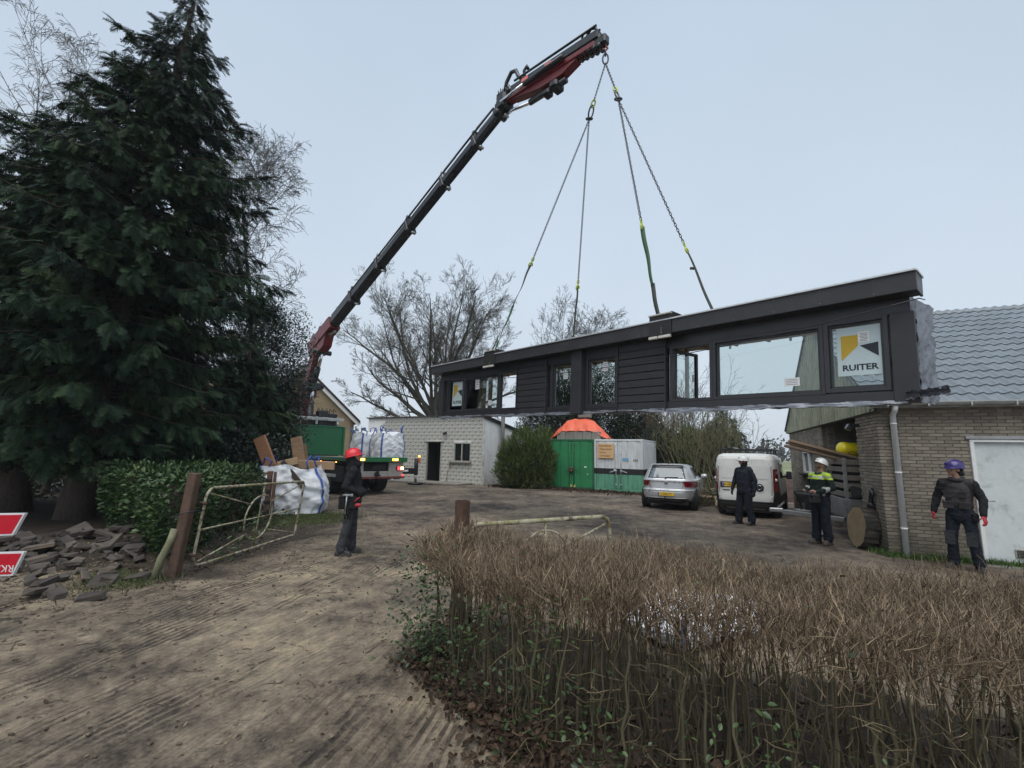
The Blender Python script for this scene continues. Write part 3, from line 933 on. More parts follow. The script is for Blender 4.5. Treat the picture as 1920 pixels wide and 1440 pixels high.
# ---------------------------------------------------------------- containers
KA = Vector((2.06, 24.1, 0)); KD = Vector((.871, -.491, 0)).normalized()
def build_containers():
    def cont(x0, W, name_lbl, mdoor, mside, band=None):
        M = frame(KA + KD * x0, KD)
        c = empty("shipping_container", mw=M, label=name_lbl, cat="container", group="storage containers side by side")
        H, D = 2.50, 2.9
        b = MB()
        b.box((.05, D / 2, H / 2), (.09, D, H), 0, .01); b.box((W - .05, D / 2, H / 2), (.09, D, H), 0, .01)
        b.box((W / 2, D / 2, .07), (W - .2, D - .1, .12)); b.box((W / 2, D / 2, H - .04), (W - .02, D, .05))
        b.box((W / 2, .06, .07), (W, .13, .13), 0, .01); b.box((W / 2, .06, H - .05), (W + .01, .13, .10), 0, .01)
        b.box((.05, .05, H / 2), (.10, .12, H), 0, .01); b.box((W - .05, .05, H / 2), (.10, .12, H), 0, .01)
        # vertical corrugation on the visible right flank
        for k in range(12):
            b.box((W + .012, .25 + k * .22, H / 2), (.03, .11, H - .3), 0, .01)
        b.build("body", mside, c)
        for k in range(2):
            d = MB()
            dx0 = .11 + k * (W / 2 - .10); dw = W / 2 - .115
            prof = [(0, 0), (.12, 0), (.14, -.03), (.40, -.03), (.42, 0), (.47, 0), (.49, -.03), (dw - .20, -.03), (dw - .18, 0), (dw, 0)]
            V = []
            for (px, py) in prof:
                for z in (.15, H - .11): V.append((dx0 + px, .03 - py * -1 if False else .03 + py * -.0 - (-py) * .9, z))
            F = [(2 * i, 2 * i + 2, 2 * i + 3, 2 * i + 1) for i in range(len(prof) - 1)]
            d.add(V, F)
            d.box((dx0 + (dw - .05 if k == 0 else .05), .0, H / 2), (.10, .06, H - .3), 0, .008)
            d.build("door", mdoor, c)
        lb = MB()
        xs = [W * .46, W * .56]
        for x in xs:
            lb.cyl((x, -.035, .2), (x, -.035, H - .15), .017, n=8)
            for z in (.35, 1.0, 1.8, H - .3): lb.box((x, -.03, z), (.07, .05, .05), 0, .005)
        lb.bar((xs[0], -.06, 1.02), (xs[0] - .30, -.06, .92), .02, .03); lb.bar((xs[1], -.06, 1.02), (xs[1] + .30, -.06, .92), .02, .03)
        lb.build("locking_bars", m_lock, c)
        return c, M, W, H
    gm = surf("green_container_paint", (.025, .20, .075), .5, var=.18, scale=1.5, bump=.05, dirt=.35, dirtcol=(.03, .09, .045))
    gm_side = surf("green_container_frame", (.02, .115, .05), .55, var=.25, dirt=.4, dirtcol=(.06, .055, .04))
    m_lock = gm_side
    c1, M1, W1, H1 = cont(0, 2.37, "dark green steel container with double doors and a rusty lock", gm, gm_side)
    lk = MB().box((W1 * .51, -.10, .98), (.24, .09, .22), 0, .02).cyl((W1 * .51 - .06, -.12, .90), (W1 * .51 + .06, -.12, .90), .07, n=10)
    lk.build("lock_box", m_rust, c1)
    for (x, z, w, h) in ((.18, 1.74, .09, .06), (1.93, 1.12, .12, .06), (2.05, .78, .06, .04)):
        MB().box((x, -.022, z), (w, .004, h)).build("sticker", m_paper, c1)
    for x in (1.19, 1.36): MB().box((x, -.034, .18), (.10, .004, .12)).build("sticker", surf("old_yellow_print", (.50, .47, .16), .7), c1)
    # second container: white above, black band, pale green below
    t = NT("three_colour_paint")
    sp = t.new("SeparateXYZ"); t.link(t.coord(), sp.inputs[0])
    n = t.noise(2.5, 6, rough=.7, stretch=(3, 3, .6)); n2 = t.noise(14, 5)
    wht = t.ramp(n, [(.3, (.42, .44, .44)), (.5, (.56, .58, .59)), (.7, (.66, .68, .69))])
    grn = t.ramp(n, [(.3, (.06, .20, .125)), (.5, (.10, .30, .19)), (.7, (.15, .36, .245))])
    c = t.mix(t.math('GREATER_THAN', sp.outputs['Z'], .82), grn, (.014, .015, .017))
    c = t.mix(t.math('GREATER_THAN', sp.outputs['Z'], 1.10), c, wht)
    c = t.mix(t.rng(t.noise(9, 6, rough=.8), .64, .72, 0, .8), c, (.12, .13, .12))
    t.color(c); t.set(Roughness=.55); t.bump(n2, .05)
    t2 = surf("white_container_frame", (.50, .53, .54), .6, var=.15, dirt=.6, dirtcol=(.09, .09, .08), scale=5)
    m_lock = t2
    c2, M2, W2, H2 = cont(2.385, 2.38, "white container with black band and pale green lower doors", t.mat, t.mat)
    MB().box((1.05, -.022, 1.02), (.13, .004, .09)).build("sticker", m_paper, c2)
    MB().box((1.55, -.022, 1.55), (.30, .004, .12)).build("sticker", surf("blue_sticker", (.16, .36, .58), .6), c2)
    # four shadow-worn marks of spray paint
    g = MB()
    for k in range(3): g.box((1.96 + k * .08, -.022, 1.52), (.05, .004, .09))
    g.build("sticker", surf("grey_print", (.18, .19, .19), .7), c2)
    # board with the hand painted list
    b = empty("notice_board", mw=M2 @ Matrix.Translation((.60, -.06, 1.93)), label="wooden notice board with a painted list on the white container", cat="sign")
    MB().box((0, 0, 0), (.80, .025, .70), 0, .004).build("board", surf("plywood_sign", (.62, .39, .19), .65, var=.12), b)
    ink = surf("brown_ink", (.055, .038, .02), .7, bump=0)
    for k, (s, x) in enumerate((("Verzamelplaats", -.37), ("- Olieproducten", -.36), ("- Verven", -.36), ("- Chemicaliën", -.36))):
        text_part("lettering", s, .135, ink, b, upright((x, -.0145, .25 - k * .16)), align='LEFT', sx=.78)
    # blocks on the roof under an orange sheet
    bl = surf("grey_block", (.24, .225, .20), .9, var=.3, scale=4, dirt=.4, rnd=.15)
    for k in range(5):
        hb = MB().box((0, 0, .20), (.46, .40, .40), 0, .012)
        o = hb.build("concrete_block", bl)
        o.matrix_world = M1 @ Matrix.Translation((.55 + k * .475, .32, H1 - .015))
        tag(o, "grey block %s of the row under the orange sheet" % ("at the left end", "second from the left", "in the middle", "second from the right", "at the right end")[k], "block", "blocks on the container roof")
    orange = NT("orange_tarpaulin")
    orange.color(orange.ramp(orange.noise(3, 4), [(.3, (.58, .085, .03)), (.6, (.70, .115, .045)), (.8, (.76, .16, .08))])); orange.set(Roughness=.42)
    tp = MB()
    kx, kh, kb = (.02, .26, .62, .95, 1.85, 2.25, 2.62, 3.02), (.03, .50, .98, 1.08, 1.06, .88, .55, .03), (.0, .22, .41, .42, .42, .42, .22, .0)
    def fn(u, v):
        x = .02 + 3.0 * u; h = float(np.interp(x, kx, kh)); b0 = float(np.interp(x, kx, kb))
        fold = .035 * math.sin(x * 11 + 2 * math.sin(v * 4)) + .018 * math.sin(x * 27 + v * 7)
        if v < .5: f = v * 2; z = b0 + (h - b0) * f ** .85; y = .10 + .62 * f * min(1, h) + fold * (1 - f) * .8
        else: f = (v - .5) * 2; z = h - (h - .05) * f ** 1.6 * .9; y = .10 + .62 * min(1, h) + 1.15 * f
        return (x + .03 * math.sin(v * 9 + x * 5), y, H1 + z + .015 * math.sin(x * 13 + v * 11) + (fold * .3 if v < .1 else 0))
    tp.grid(fn, 48, 22)
    o = tp.build("tarpaulin", orange.mat); o.matrix_world = M1
    tag(o, "orange tarpaulin draped over blocks on the green container roof", "tarpaulin")
    o = MB().box((0, 0, .13), (.62, .4, .24), 0, .012).build("concrete_block", bl)
    o.matrix_world = M1 @ Matrix.Translation((1.55, .95, H1 + 1.15))
    tag(o, "single pale concrete block lying on top of the orange sheet", "block", "blocks on the container roof")
build_containers()
# ================================================================ THE HANGING DORMER
DO, DE = Vector((-2.35, 14.996, 2.878)), Vector((5.201, 5.835, 2.525))
DM = frame(DO, DE - DO)
def build_dormer():
    M = DM
    d = empty("dormer", mw=M, label="long anthracite prefabricated dormer hanging from four chains above the yard", cat="dormer")
    anth = surf("anthracite_cladding", (.034, .034, .038), .45, var=.14, scale=1.2, bump=.03, bscale=200, spec=.4, dirt=.35, dirtcol=(.075, .073, .07))
    anthf = surf("anthracite_frame", (.030, .030, .034), .38, var=.08, scale=1.2, bump=.02, spec=.5)
    alu = surf("roof_trim", (.58, .60, .61), .4, metal=.5, var=.08, bump=0)
    lead = surf("lead_sheet", (.20, .21, .235), .40, metal=.5, var=.35, scale=5, bump=.35, bscale=12, bdist=.02)
    lino = surf("inner_timber", (.30, .215, .13), .75, var=.3, stretch=(1, 1, 6))
    board = surf("roof_underlay", (.34, .335, .32), .8, var=.25, scale=2)
    L, top = 11.9, 1.74
    RD = 1.45                                          # depth of the roof behind the face
    # roof slab, fascia, trim, soffit
    MB().box((L / 2 - .15, RD / 2, 1.45), (L - .4, RD - .1, .15)).build("roof", board, d)
    for (x, w) in ((L / 2 - .06, L + .32),):
        MB().box((x, -.27, 1.477), (w, .03, .25), 0, .004).build("fascia", anth, d)
        MB().box((x, -.285, 1.616), (w + .01, .06, .028), 0, .003).build("roof_edge_trim", alu, d)
        MB().box((x, -.11, 1.362), (w - .02, .30, .02)).build("soffit", anth, d)
    for s in (3.95, 7.92): MB().box((s, -.2862, 1.477), (.005, .004, .25)).build("fascia_joint", m_black, d)
    for s in np.arange(.4, 11.9, .62):
        for z in (1.39, 1.57): MB().cyl((s, -.2845, z), (s, -.2875, z), .006, n=8).build("screw", m_steel, d)
    for s in (-.21, L + .085):
        yl = 1.62 if s < 0 else .36
        MB().box((s, yl / 2 - .25, 1.477), (.03, yl, .25), 0, .004).build("side_fascia", anth, d)
        MB().box((s, yl / 2 - .25, 1.616), (.06, yl + .04, .028), 0, .003).build("roof_edge_trim", alu, d)
    MB().box((L / 2 - .15, RD + .02, 1.46), (L - .4, .05, .2)).build("rear_beam", lino, d)
    # sill beam and end posts
    MB().box((L / 2, .06, .045), (L - .10, .15, .13), 0, .005).build("sill_beam", anthf, d)
    MB().box((L / 2, .05, 1.25), (L - .04, .14, .21), 0, .004).build("head_beam", anthf, d)
    MB().box((.09, .05, .55), (.26, .20, 1.20), 0, .006).build("corner_post", anth, d)
    MB().box((L - .11, .05, .55), (.26, .20, 1.20), 0, .006).build("corner_post", anth, d)
    MB().box((6.11, -.06, .64), (.31, .20, 1.44), 0, .006).build("middle_post", anth, d)
    # cladding panels of separate boards
    for (a, b) in ((3.92, 5.05), (7.17, 8.31)):
        MB().box(((a + b) / 2, .07, .66), (b - a - .03, .06, 1.3)).build("panel_backing", m_blackmat, d)
        n = 9
        for k in range(n):
            z0 = -.03 + k * .1505
            MB().box(((a + b) / 2, -.005 + random.uniform(-.002, .002), z0 + .073), (b - a, .055, .139), 0, .008).build("siding_board", anth, d)
        MB().box((b - .012, -.045, .62), (.024, .05, 1.36), 0, .003).build("corner_trim", anth, d)
        MB().box((a + .012, -.045, .62), (.024, .05, 1.36), 0, .003).build("corner_trim", anth, d)
    # windows
    def window(x0, x1, z0=.10, z1=1.15, fw=.055, inner=True, pane=True):
        f = MB()
        for x in (x0 + fw / 2, x1 - fw / 2): f.box((x, .03, (z0 + z1) / 2), (fw, .11, z1 - z0), 0, .006)
        for z in (z0 + fw / 2, z1 - fw / 2): f.box(((x0 + x1) / 2, .032, z), (x1 - x0 - .004, .105, fw), 0, .006)
        w = f.build("window", anthf, d)
        if inner:                                        # thin sash bead, a step deeper
            g = MB(); i = fw + .014
            for x in (x0 + i, x1 - i): g.box((x, .05, (z0 + z1) / 2), (.028, .07, z1 - z0 - 2 * fw), 0, .004)
            for z in (z0 + i, z1 - i): g.box(((x0 + x1) / 2, .051, z), (x1 - x0 - 2 * fw, .068, .028), 0, .004)
            g.build("sash", anthf, w)
        if pane:
            MB().box(((x0 + x1) / 2, .055, (z0 + z1) / 2), (x1 - x0 - 2 * fw, .008, z1 - z0 - 2 * fw)).build("pane", m_glass, w)
            # grey seal round the glass, as it shows from outside
            g = MB()
            for x in (x0 + fw + .032, x1 - fw - .032): g.box((x, .066, (z0 + z1) / 2), (.010, .012, z1 - z0 - 2 * fw), 0)
            g.build("spacer", alu, w)
        return w
    w1 = window(.42, 1.36); w2 = window(1.36, 3.11); 
    w4 = window(5.16, 5.95, .04, 1.2, .075); w5 = window(6.27, 7.16, .04, 1.2, .075)
    w7 = window(9.20, 10.88); w8 = window(10.88, 11.64, .12, 1.17, .065)
    # open sashes: fixed frame, leaf swung inwards
    for (a, b) in ((3.13, 3.92), (8.37, 9.20)):
        w = window(a, b, pane=False, inner=False)
        hinge = Vector((b - .07, .08, 0)) if a < 5 else Vector((a + .06, .08, 0))
        R = Matrix.Translation(hinge) @ Matrix.Rotation(math.radians(-80 if a < 5 else 80), 4, 'Z')
        sx = -1 if a < 5 else 1
        s = MB()
        for x in (.03, .62): s.box((sx * x, .03, .63), (.05, .06, .92), 0, .004, R)
        for z in (.185, 1.075): s.box((sx * .325, .03, z), (.62, .06, .05), 0, .004, R)
        s.build("open_sash", anthf, w)
        MB().box((sx * .325, .03, .63), (.55, .01, .86), 0, 0, R).build("pane", m_glass, w)
        MB().box((sx * .58, .075, .62), (.03, .03, .14), 0, .004, R).build("handle", m_chrome, w)
    # posters behind the glass: white sheet, yellow and black arrow, lettering
    yel = surf("poster_yellow", (.52, .34, .025), .6, var=.05, bump=0); ink = surf("poster_ink", (.012, .02, .028), .6, var=.1, bump=0)
    sheet = surf("poster_sheet", (.50, .60, .61), .5, var=.05, bump=0)
    for (w, x0, x1, z0, z1, sc) in ((w8, 11.03, 11.55, .36, 1.06, 1.0), (w1, .66, 1.24, .30, 1.08, 1.05)):
        cx = (x0 + x1) / 2; wd = x1 - x0
        MB().box((cx, .046, (z0 + z1) / 2), (wd, .003, z1 - z0)).build("poster", sheet, w)
        k = wd / .52
        y0, y1 = .0440, .0420
        MB().prism([(x0 + .05 * k, z1 - .12), (x0 + .26 * k, z1 - .12), (x0 + .25 * k, z1 - .28 * k), (x0 + .05 * k, z1 - .48 * k)], y0, y1).build("poster_emblem", yel, w)
        MB().prism([(x1 - .25 * k, z1 - .28 * k), (x1 - .04 * k, z1 - .25 * k), (x1 - .04 * k, z1 - .45 * k)], y0, y1).build("poster_emblem", ink, w)
        text_part("lettering", "RUITER", .115 * k, ink, w, upright((cx, .0435, z0 + .11)), sx=1.10, bold=.0035)
        MB().box((x1 - .20 * k, .0415, z1 - .16), (.13 * k, .002, .15 * k)).build("sticker", m_paper, w)
        g = MB()
        for i in range(6): g.box((x1 - .20 * k + random.uniform(-.01, .01), .0398, z1 - .11 - i * .021), (.09 * k, .001, .006))
        g.build("sticker_print", ink, w)
    for (w, x, z, a, b) in ((w7, 10.42, .33, .22, .13), (w4, 5.60, .86, .14, .18), (w5, 6.78, .95, .14, .20), (w2, 2.66, .33, .16, .14), (w2, 2.0, .93, .20, .34)):
        MB().box((x, .046, z), (a, .003, b), 0, 0, R=Euler((0, random.uniform(-.1, .1), 0))).build("sticker", m_paper, w)
        g = MB()
        for i in range(4): g.box((x, .0435, z + b * .3 - i * b * .2), (a * .75, .001, b * .05))
        g.build("sticker_print", surf("print_grey", (.2, .2, .22), .7), w)
    # inside: timber posts, braces, cheek panels, ceiling battens, clips
    for k, (p0, p1) in enumerate((((6.72, .55, .02), (6.72, .55, 1.45)), ((6.55, .5, .05), (7.25, .62, 1.1)), ((11.2, 1.0, .05), (11.85, .5, .75)), ((5.2, .9, .05), (5.2, .9, 1.45)), ((8.2, .9, .05), (8.2, .9, 1.45)))):
        MB().bar(p0, p1, .045, .09 if k != 0 else .11, 0, .004).build("inner_brace", lino if k != 2 else m_blackmat, d)
    MB().box((.30, .5, .70), (.03, .7, 1.4)).build("cheek", lino, d)
    for s in (L - .10,):
        MB().prism([(.10, .0), (.16, .0), (1.40, 1.35), (1.40, 1.5), (.10, 1.5)], -.02, .02, 0, Matrix(((0, -1, 0, s), (1, 0, 0, 0), (0, 0, 1, 0), (0, 0, 0, 1)))).build("cheek", lino if s < 5 else anth, d)
    MB().bar((2.25, .35, 0.08), (2.25, .35, 1.45), .05, .12).build("inner_stud", lino, d)
    MB().bar((1.42, .45, .08), (1.42, .45, 1.45), .95, .02).build("inner_panel", lino, d)
    for x in np.arange(.6, 11.6, .6): MB().box((x, .75, 1.34), (.045, 1.3, .06)).build("ceiling_batten", lino, d)
    for x in (9.45, 10.4): MB().box((x, .12, 1.06), (.03, .03, .13), 0, .003).build("lifting_clip", m_steel, d)
    # lead and underlay hanging at the foot and the right cheek: crumpled strips
    def strip(fn, nu, nv, nm="lead_flashing", m=lead):
        b = MB(); b.grid(fn, nu, nv); b.build(nm, m, d)
    def crumple(x, y, a=.02): return a * (math.sin(x * 13 + 3 * math.sin(y * 21)) + .6 * math.sin(x * 37 + y * 17) + .5 * math.sin(x * 5 - y * 9))
    strip(lambda u, v: (.05 + u * 11.75, -.04 - .03 * v + crumple(u * 11, v, .010), -.015 - v * (.065 + .035 * math.sin(u * 23) * math.sin(u * 7)) + crumple(u * 9, v + 2, .006)), 160, 4)
    strip(lambda u, v: (.05 + u * 11.75, -.04 + .25 * v, -.02 - .05 * math.sin(v * PI) + crumple(u * 14, v, .012)), 140, 4, "underlay_sheet")
    strip(lambda u, v: (L + .02 + u * .10 + crumple(u, v * 2, .014), .02 + .50 * u + crumple(v * 1.5, u * 2, .016), -.05 + 1.36 * v + crumple(u * 3, v * 2, .008)), 8, 30)
    strip(lambda u, v: (L - .12 + u * .42, -.10 + .12 * math.sin(v * PI) + crumple(u * 3, v, .012), -.02 + .10 * v + .05 * u + crumple(u * 5, v, .012)), 16, 6)
    strip(lambda u, v: (-.12 + u * .35, -.05 + .2 * v, -.03 - .05 * v + .05 * math.sin(u * 5) + crumple(u * 5, v, .015)), 10, 4)
    # lifting saddles over the roof edge: black plate, pale blocks, ratchet
    for s in (3.01, 8.35):
        sd = MB().box((s, -.30, 1.485), (.50 if s < 5 else .46, .03, .45), 0, .005).box((s, -.10, 1.70), (.50 if s < 5 else .46, .40, .03), 0, .005)
        so = sd.build("lifting_saddle", m_blackmat, d)
        MB().box((s - .13, -.33, 1.285), (.18, .06, .05), 0, .006).box((s + .11, -.33, 1.285), (.24, .06, .05), 0, .006).build("edge_block", surf("pale_block", (.55, .53, .47), .7), so)
        MB().box((s, -.31, 1.725), (.48, .05, .03), 0, .004).build("saddle_edge", surf("pale_edge", (.42, .41, .38), .7), so)
        MB().cyl((s + .20, -.25, 1.745), (s + .20, .05, 1.745), .03, n=10).build("saddle_roll", m_blackmat, so)
    # thin tie cable strung across the front
    pts = []
    for i in range(41):
        u = i / 40
        z = 1.20 + .02 * u - 4 * .37 * u * (1 - u) * (1 + .35 * (u - .5))
        pts.append(Vector((-.24 + u * (L + .36), -.33 , z)))
    pts.append(Vector((L + .14, -.1, 1.25)))
    o = MB().tube(pts, .008, 5).build("tie_cable", m_black); o.matrix_world = M
    tag(o, "thin dark cable sagging across the front of the hanging dormer", "cable")
build_dormer()

# ================================================================ CHAINS AND STRAPS
HOOK = Vector((2.29, 10.70, 12.30))
def chain_mesh(mb, p0, p1, pitch=.075, wire=.0085, wd=.046):
    p0, p1 = Vector(p0), Vector(p1)
    L = (p1 - p0).length; n = max(2, int(round(L / pitch)))
    x = (p1 - p0).normalized(); y = x.orthogonal().normalized(); z = x.cross(y)
    ln = L / n * 1.45
    for i in range(n):
        c = p0 + x * (L * (i + .5) / n)
        a, b = (y, z) if i % 2 else (z, y)
        pts = []
        for k in range(8):
            t = 2 * PI * k / 8
            pts.append(c + x * (ln / 2 * math.cos(t)) + a * (wd / 2 * math.sin(t)))
        pts.append(pts[0])
        mb.tube(pts, wire, 4, cap=False)
def ring(mb, c, ax, up, rx, ry, w, n=16, k=6):
    c = Vector(c)
    pts = [c + Vector(ax).normalized() * (rx * math.cos(2 * PI * i / n)) + Vector(up).normalized() * (ry * math.sin(2 * PI * i / n)) for i in range(n + 1)]
    mb.tube(pts, w, k, cap=False)
def build_rigging():
    lime = surf("hook_lime", (.42, .50, .05), .45, var=.1, bump=0)
    C = empty("chain_sling", loc=tuple(HOOK), label="four legged dark chain sling hanging from the crane tip", cat="chain sling")
    O = HOOK
    RL, RR = Vector((1.99, 11.2, 10.92)), Vector((2.46, 10.2, 10.59))
    top = Vector((0, 0, -.15))
    def loc(p): return Vector(p) - O
    m = MB(); ring(m, (0, 0, -.22), (1, 0, .2), (0, 0, 1), .075, .16, .022); ring(m, (0, 0, -.04), (0, 1, 0), (0, 0, 1), .05, .09, .018)
    m.build("master_link", m_chain, C)
    ends = {}
    for nm, R in (("l", RL), ("r", RR)):
        s = loc(R); dirv = (s - top).normalized()
        m = MB(); chain_mesh(m, top + Vector((0, 0, -.2)), s - dirv * .28); tag(m.build("chain", m_chain, C), kind="stuff")
        m = MB(); ring(m, s - dirv * .21, dirv, (1, 0, 0), .10, .05, .020); m.build("coupling", lime, C)
        m = MB(); ring(m, s, dirv, (.8, .6, 0), .17, .075, .022); ring(m, s + dirv * .17, (1, 0, 0), (0, 1, .4), .085, .085, .022); m.build("oval_link", m_chain, C)
        ends[nm] = s + dirv * .20
    hooks = {"A1": ("l", Vector((.45, 12.2, 6.94))), "B1": ("l", Vector((1.77, 12.2, 6.30))), "A2": ("r", Vector((2.69, 9.1, 6.50))), "B2": ("r", Vector((3.78, 9.5, 6.19)))}
    for k, (e, P) in hooks.items():
        s = loc(P); dv = (s - ends[e]).normalized()
        m = MB(); chain_mesh(m, ends[e], s - dv * .14); tag(m.build("chain", m_chain, C), kind="stuff")
        m = MB()
        side = dv.orthogonal().normalized()
        pts = [s - dv * .16]
        for i in range(10):
            a = -PI / 2 + i / 9 * 1.55 * PI
            pts.append(s - dv * (.0 + .075 * math.sin(-a)) * -1 + side * .065 * math.cos(a))
        m.tube(pts, [.016] + [.02] * 9 + [.010], 6); ring(m, s - dv * .17, dv, side, .06, .04, .014, 10)
        m.build("hook", lime, C)
    # webbing straps from hook to dormer, one per corner
    grn = surf("green_webbing", (.045, .115, .055), .8, var=.3, scale=12, bump=.4, bscale=120)
    olive = surf("grey_webbing", (.045, .05, .042), .85, var=.3, scale=10, bump=.4, bscale=120)
    tgt = {"A1": DM @ Vector((3.02, -.335, 1.33)), "A2": DM @ Vector((8.40, -.335, 1.31)), "B1": DM @ Vector((4.55, RDB, 1.56)), "B2": DM @ Vector((8.75, RDB, 1.56))}
    lab = {"A1": "green lifting strap at the left front saddle of the dormer", "B1": "green lifting strap at the left rear of the dormer roof",
           "A2": "lifting strap turning from green to grey at the right front saddle", "B2": "dark grey lifting strap at the right rear of the dormer roof"}
    for k, (e, P) in hooks.items():
        T = tgt[k]
        st = empty("lifting_strap", loc=tuple(P), label=lab[k], cat="strap", group="lifting straps of the dormer")
        dv = (T - P); n = 14
        def ribbon(t0, t1, w, mat, nm, tw=0.0):
            b = MB(); V = []
            d1 = dv.normalized(); sd = Vector((.64, -.77, 0)) if k[0] == "A" else Vector((.77, .64, 0))
            sd = (sd - d1 * sd.dot(d1)).normalized(); nn = d1.cross(sd)
            def fn(u, v):
                t = t0 + (t1 - t0) * v; a = tw * v
                wob = .012 * math.sin(v * 9 + t0 * 20)
                ax = sd * math.cos(a) + nn * math.sin(a); pn = nn * math.cos(a) - sd * math.sin(a)
                c = [(-1, -1), (1, -1), (1, 1), (-1, 1)][int(round(u * 4)) % 4]
                return dv * t + ax * (c[0] * w / 2) + pn * (c[1] * .007 + wob)
            b.grid(fn, 4, n, closed_u=True); b.build(nm, mat, st)
        if k == "A2":
            ribbon(0, .56, .10, grn, "sleeve", .7); ribbon(.55, 1.0, .085, olive, "webbing", .5)
        elif k == "B2":
            ribbon(0, 1.0, .07, olive, "webbing", .6)
            MB().box(tuple(dv * .22 + Vector((-.05, 0, 0))), (.10, .03, .05)).build("label_flap", m_blackmat, st)
        elif k == "A1":
            ribbon(0, .42, .10, olive, "webbing", .8); ribbon(.41, .78, .10, grn, "sleeve", .6); ribbon(.77, 1.0, .07, grn, "webbing", .4)
        else:
            ribbon(0, .75, .05, olive, "webbing", .8); ribbon(.74, 1.0, .07, grn, "webbing", .4)
RDB = 1.35
build_rigging()
# ================================================================ LORRY WITH LOADING CRANE
TA = Vector((-.695, .719, 0)).normalized()          # rear -> front
TWD = Vector((.719, .695, 0)).normalized()          # left -> right
TR = Vector((-6.14, 17.5, 0))                       # rear left corner on the ground
m_green = surf("lorry_green", (.012, .125, .048), .4, var=.12, scale=2, bump=.04, dirt=.3, dirtcol=(.045, .075, .04))
m_red = surf("crane_red", (.16, .012, .013), .38, var=.18, scale=2, bump=.04, dirt=.3, dirtcol=(.09, .02, .02))
m_fab = NT("woven_bag"); 
def _bag():
    t = m_fab
    n = t.noise(3, 5); w = t.noise(1, 2, stretch=(60, 60, 60))
    t.color(t.ramp(n, [(.3, (.60, .62, .65)), (.55, (.72, .74, .77)), (.8, (.80, .81, .83))])); t.set(Roughness=.6)
    t.bump(t.mix(.15, t.noise(6, 3, rough=.5, dist=1.0), w), .3, .02)
    return t.mat
m_bag = _bag()
m_blue = surf("blue_strap", (.045, .095, .36), .7, var=.2, scale=9, bump=.3, bscale=150)

def wheel(parent, p, ax, r, w, nm="wheel", rim=m_steel):
    ax = Vector(ax).normalized()
    z = Vector((0, 0, 1)); M = Matrix((z.cross(ax).normalized(), z, ax)).transposed().to_4x4(); M.translation = Vector(p)
    t = MB()
    prof = [(r * .58, -w / 2), (r * .86, -w / 2), (r * .97, -w * .42), (r, -w * .3), (r, w * .3), (r * .97, w * .42), (r * .86, w / 2), (r * .58, w / 2)]
    t.lathe(prof, 28, M=M)
    for k in range(28):
        a = 2 * PI * k / 28
        t.box((r * 1.0 * math.cos(a), r * 1.0 * math.sin(a), 0), (.025, .03, w * .8), 0, 0, M @ Matrix.Identity(4))
    o = t.build(nm, m_rubber, parent)
    rm = MB().lathe([(.0, w * .30), (r * .18, w * .34), (r * .22, w * .22), (r * .45, w * .16), (r * .52, w * .36), (r * .60, w * .46)], 24, M=M)
    rm.lathe([(.0, -w * .30), (r * .5, -w * .2), (r * .60, -w * .46)], 24, M=M)
    rm.build("rim", rim, o)
    return o

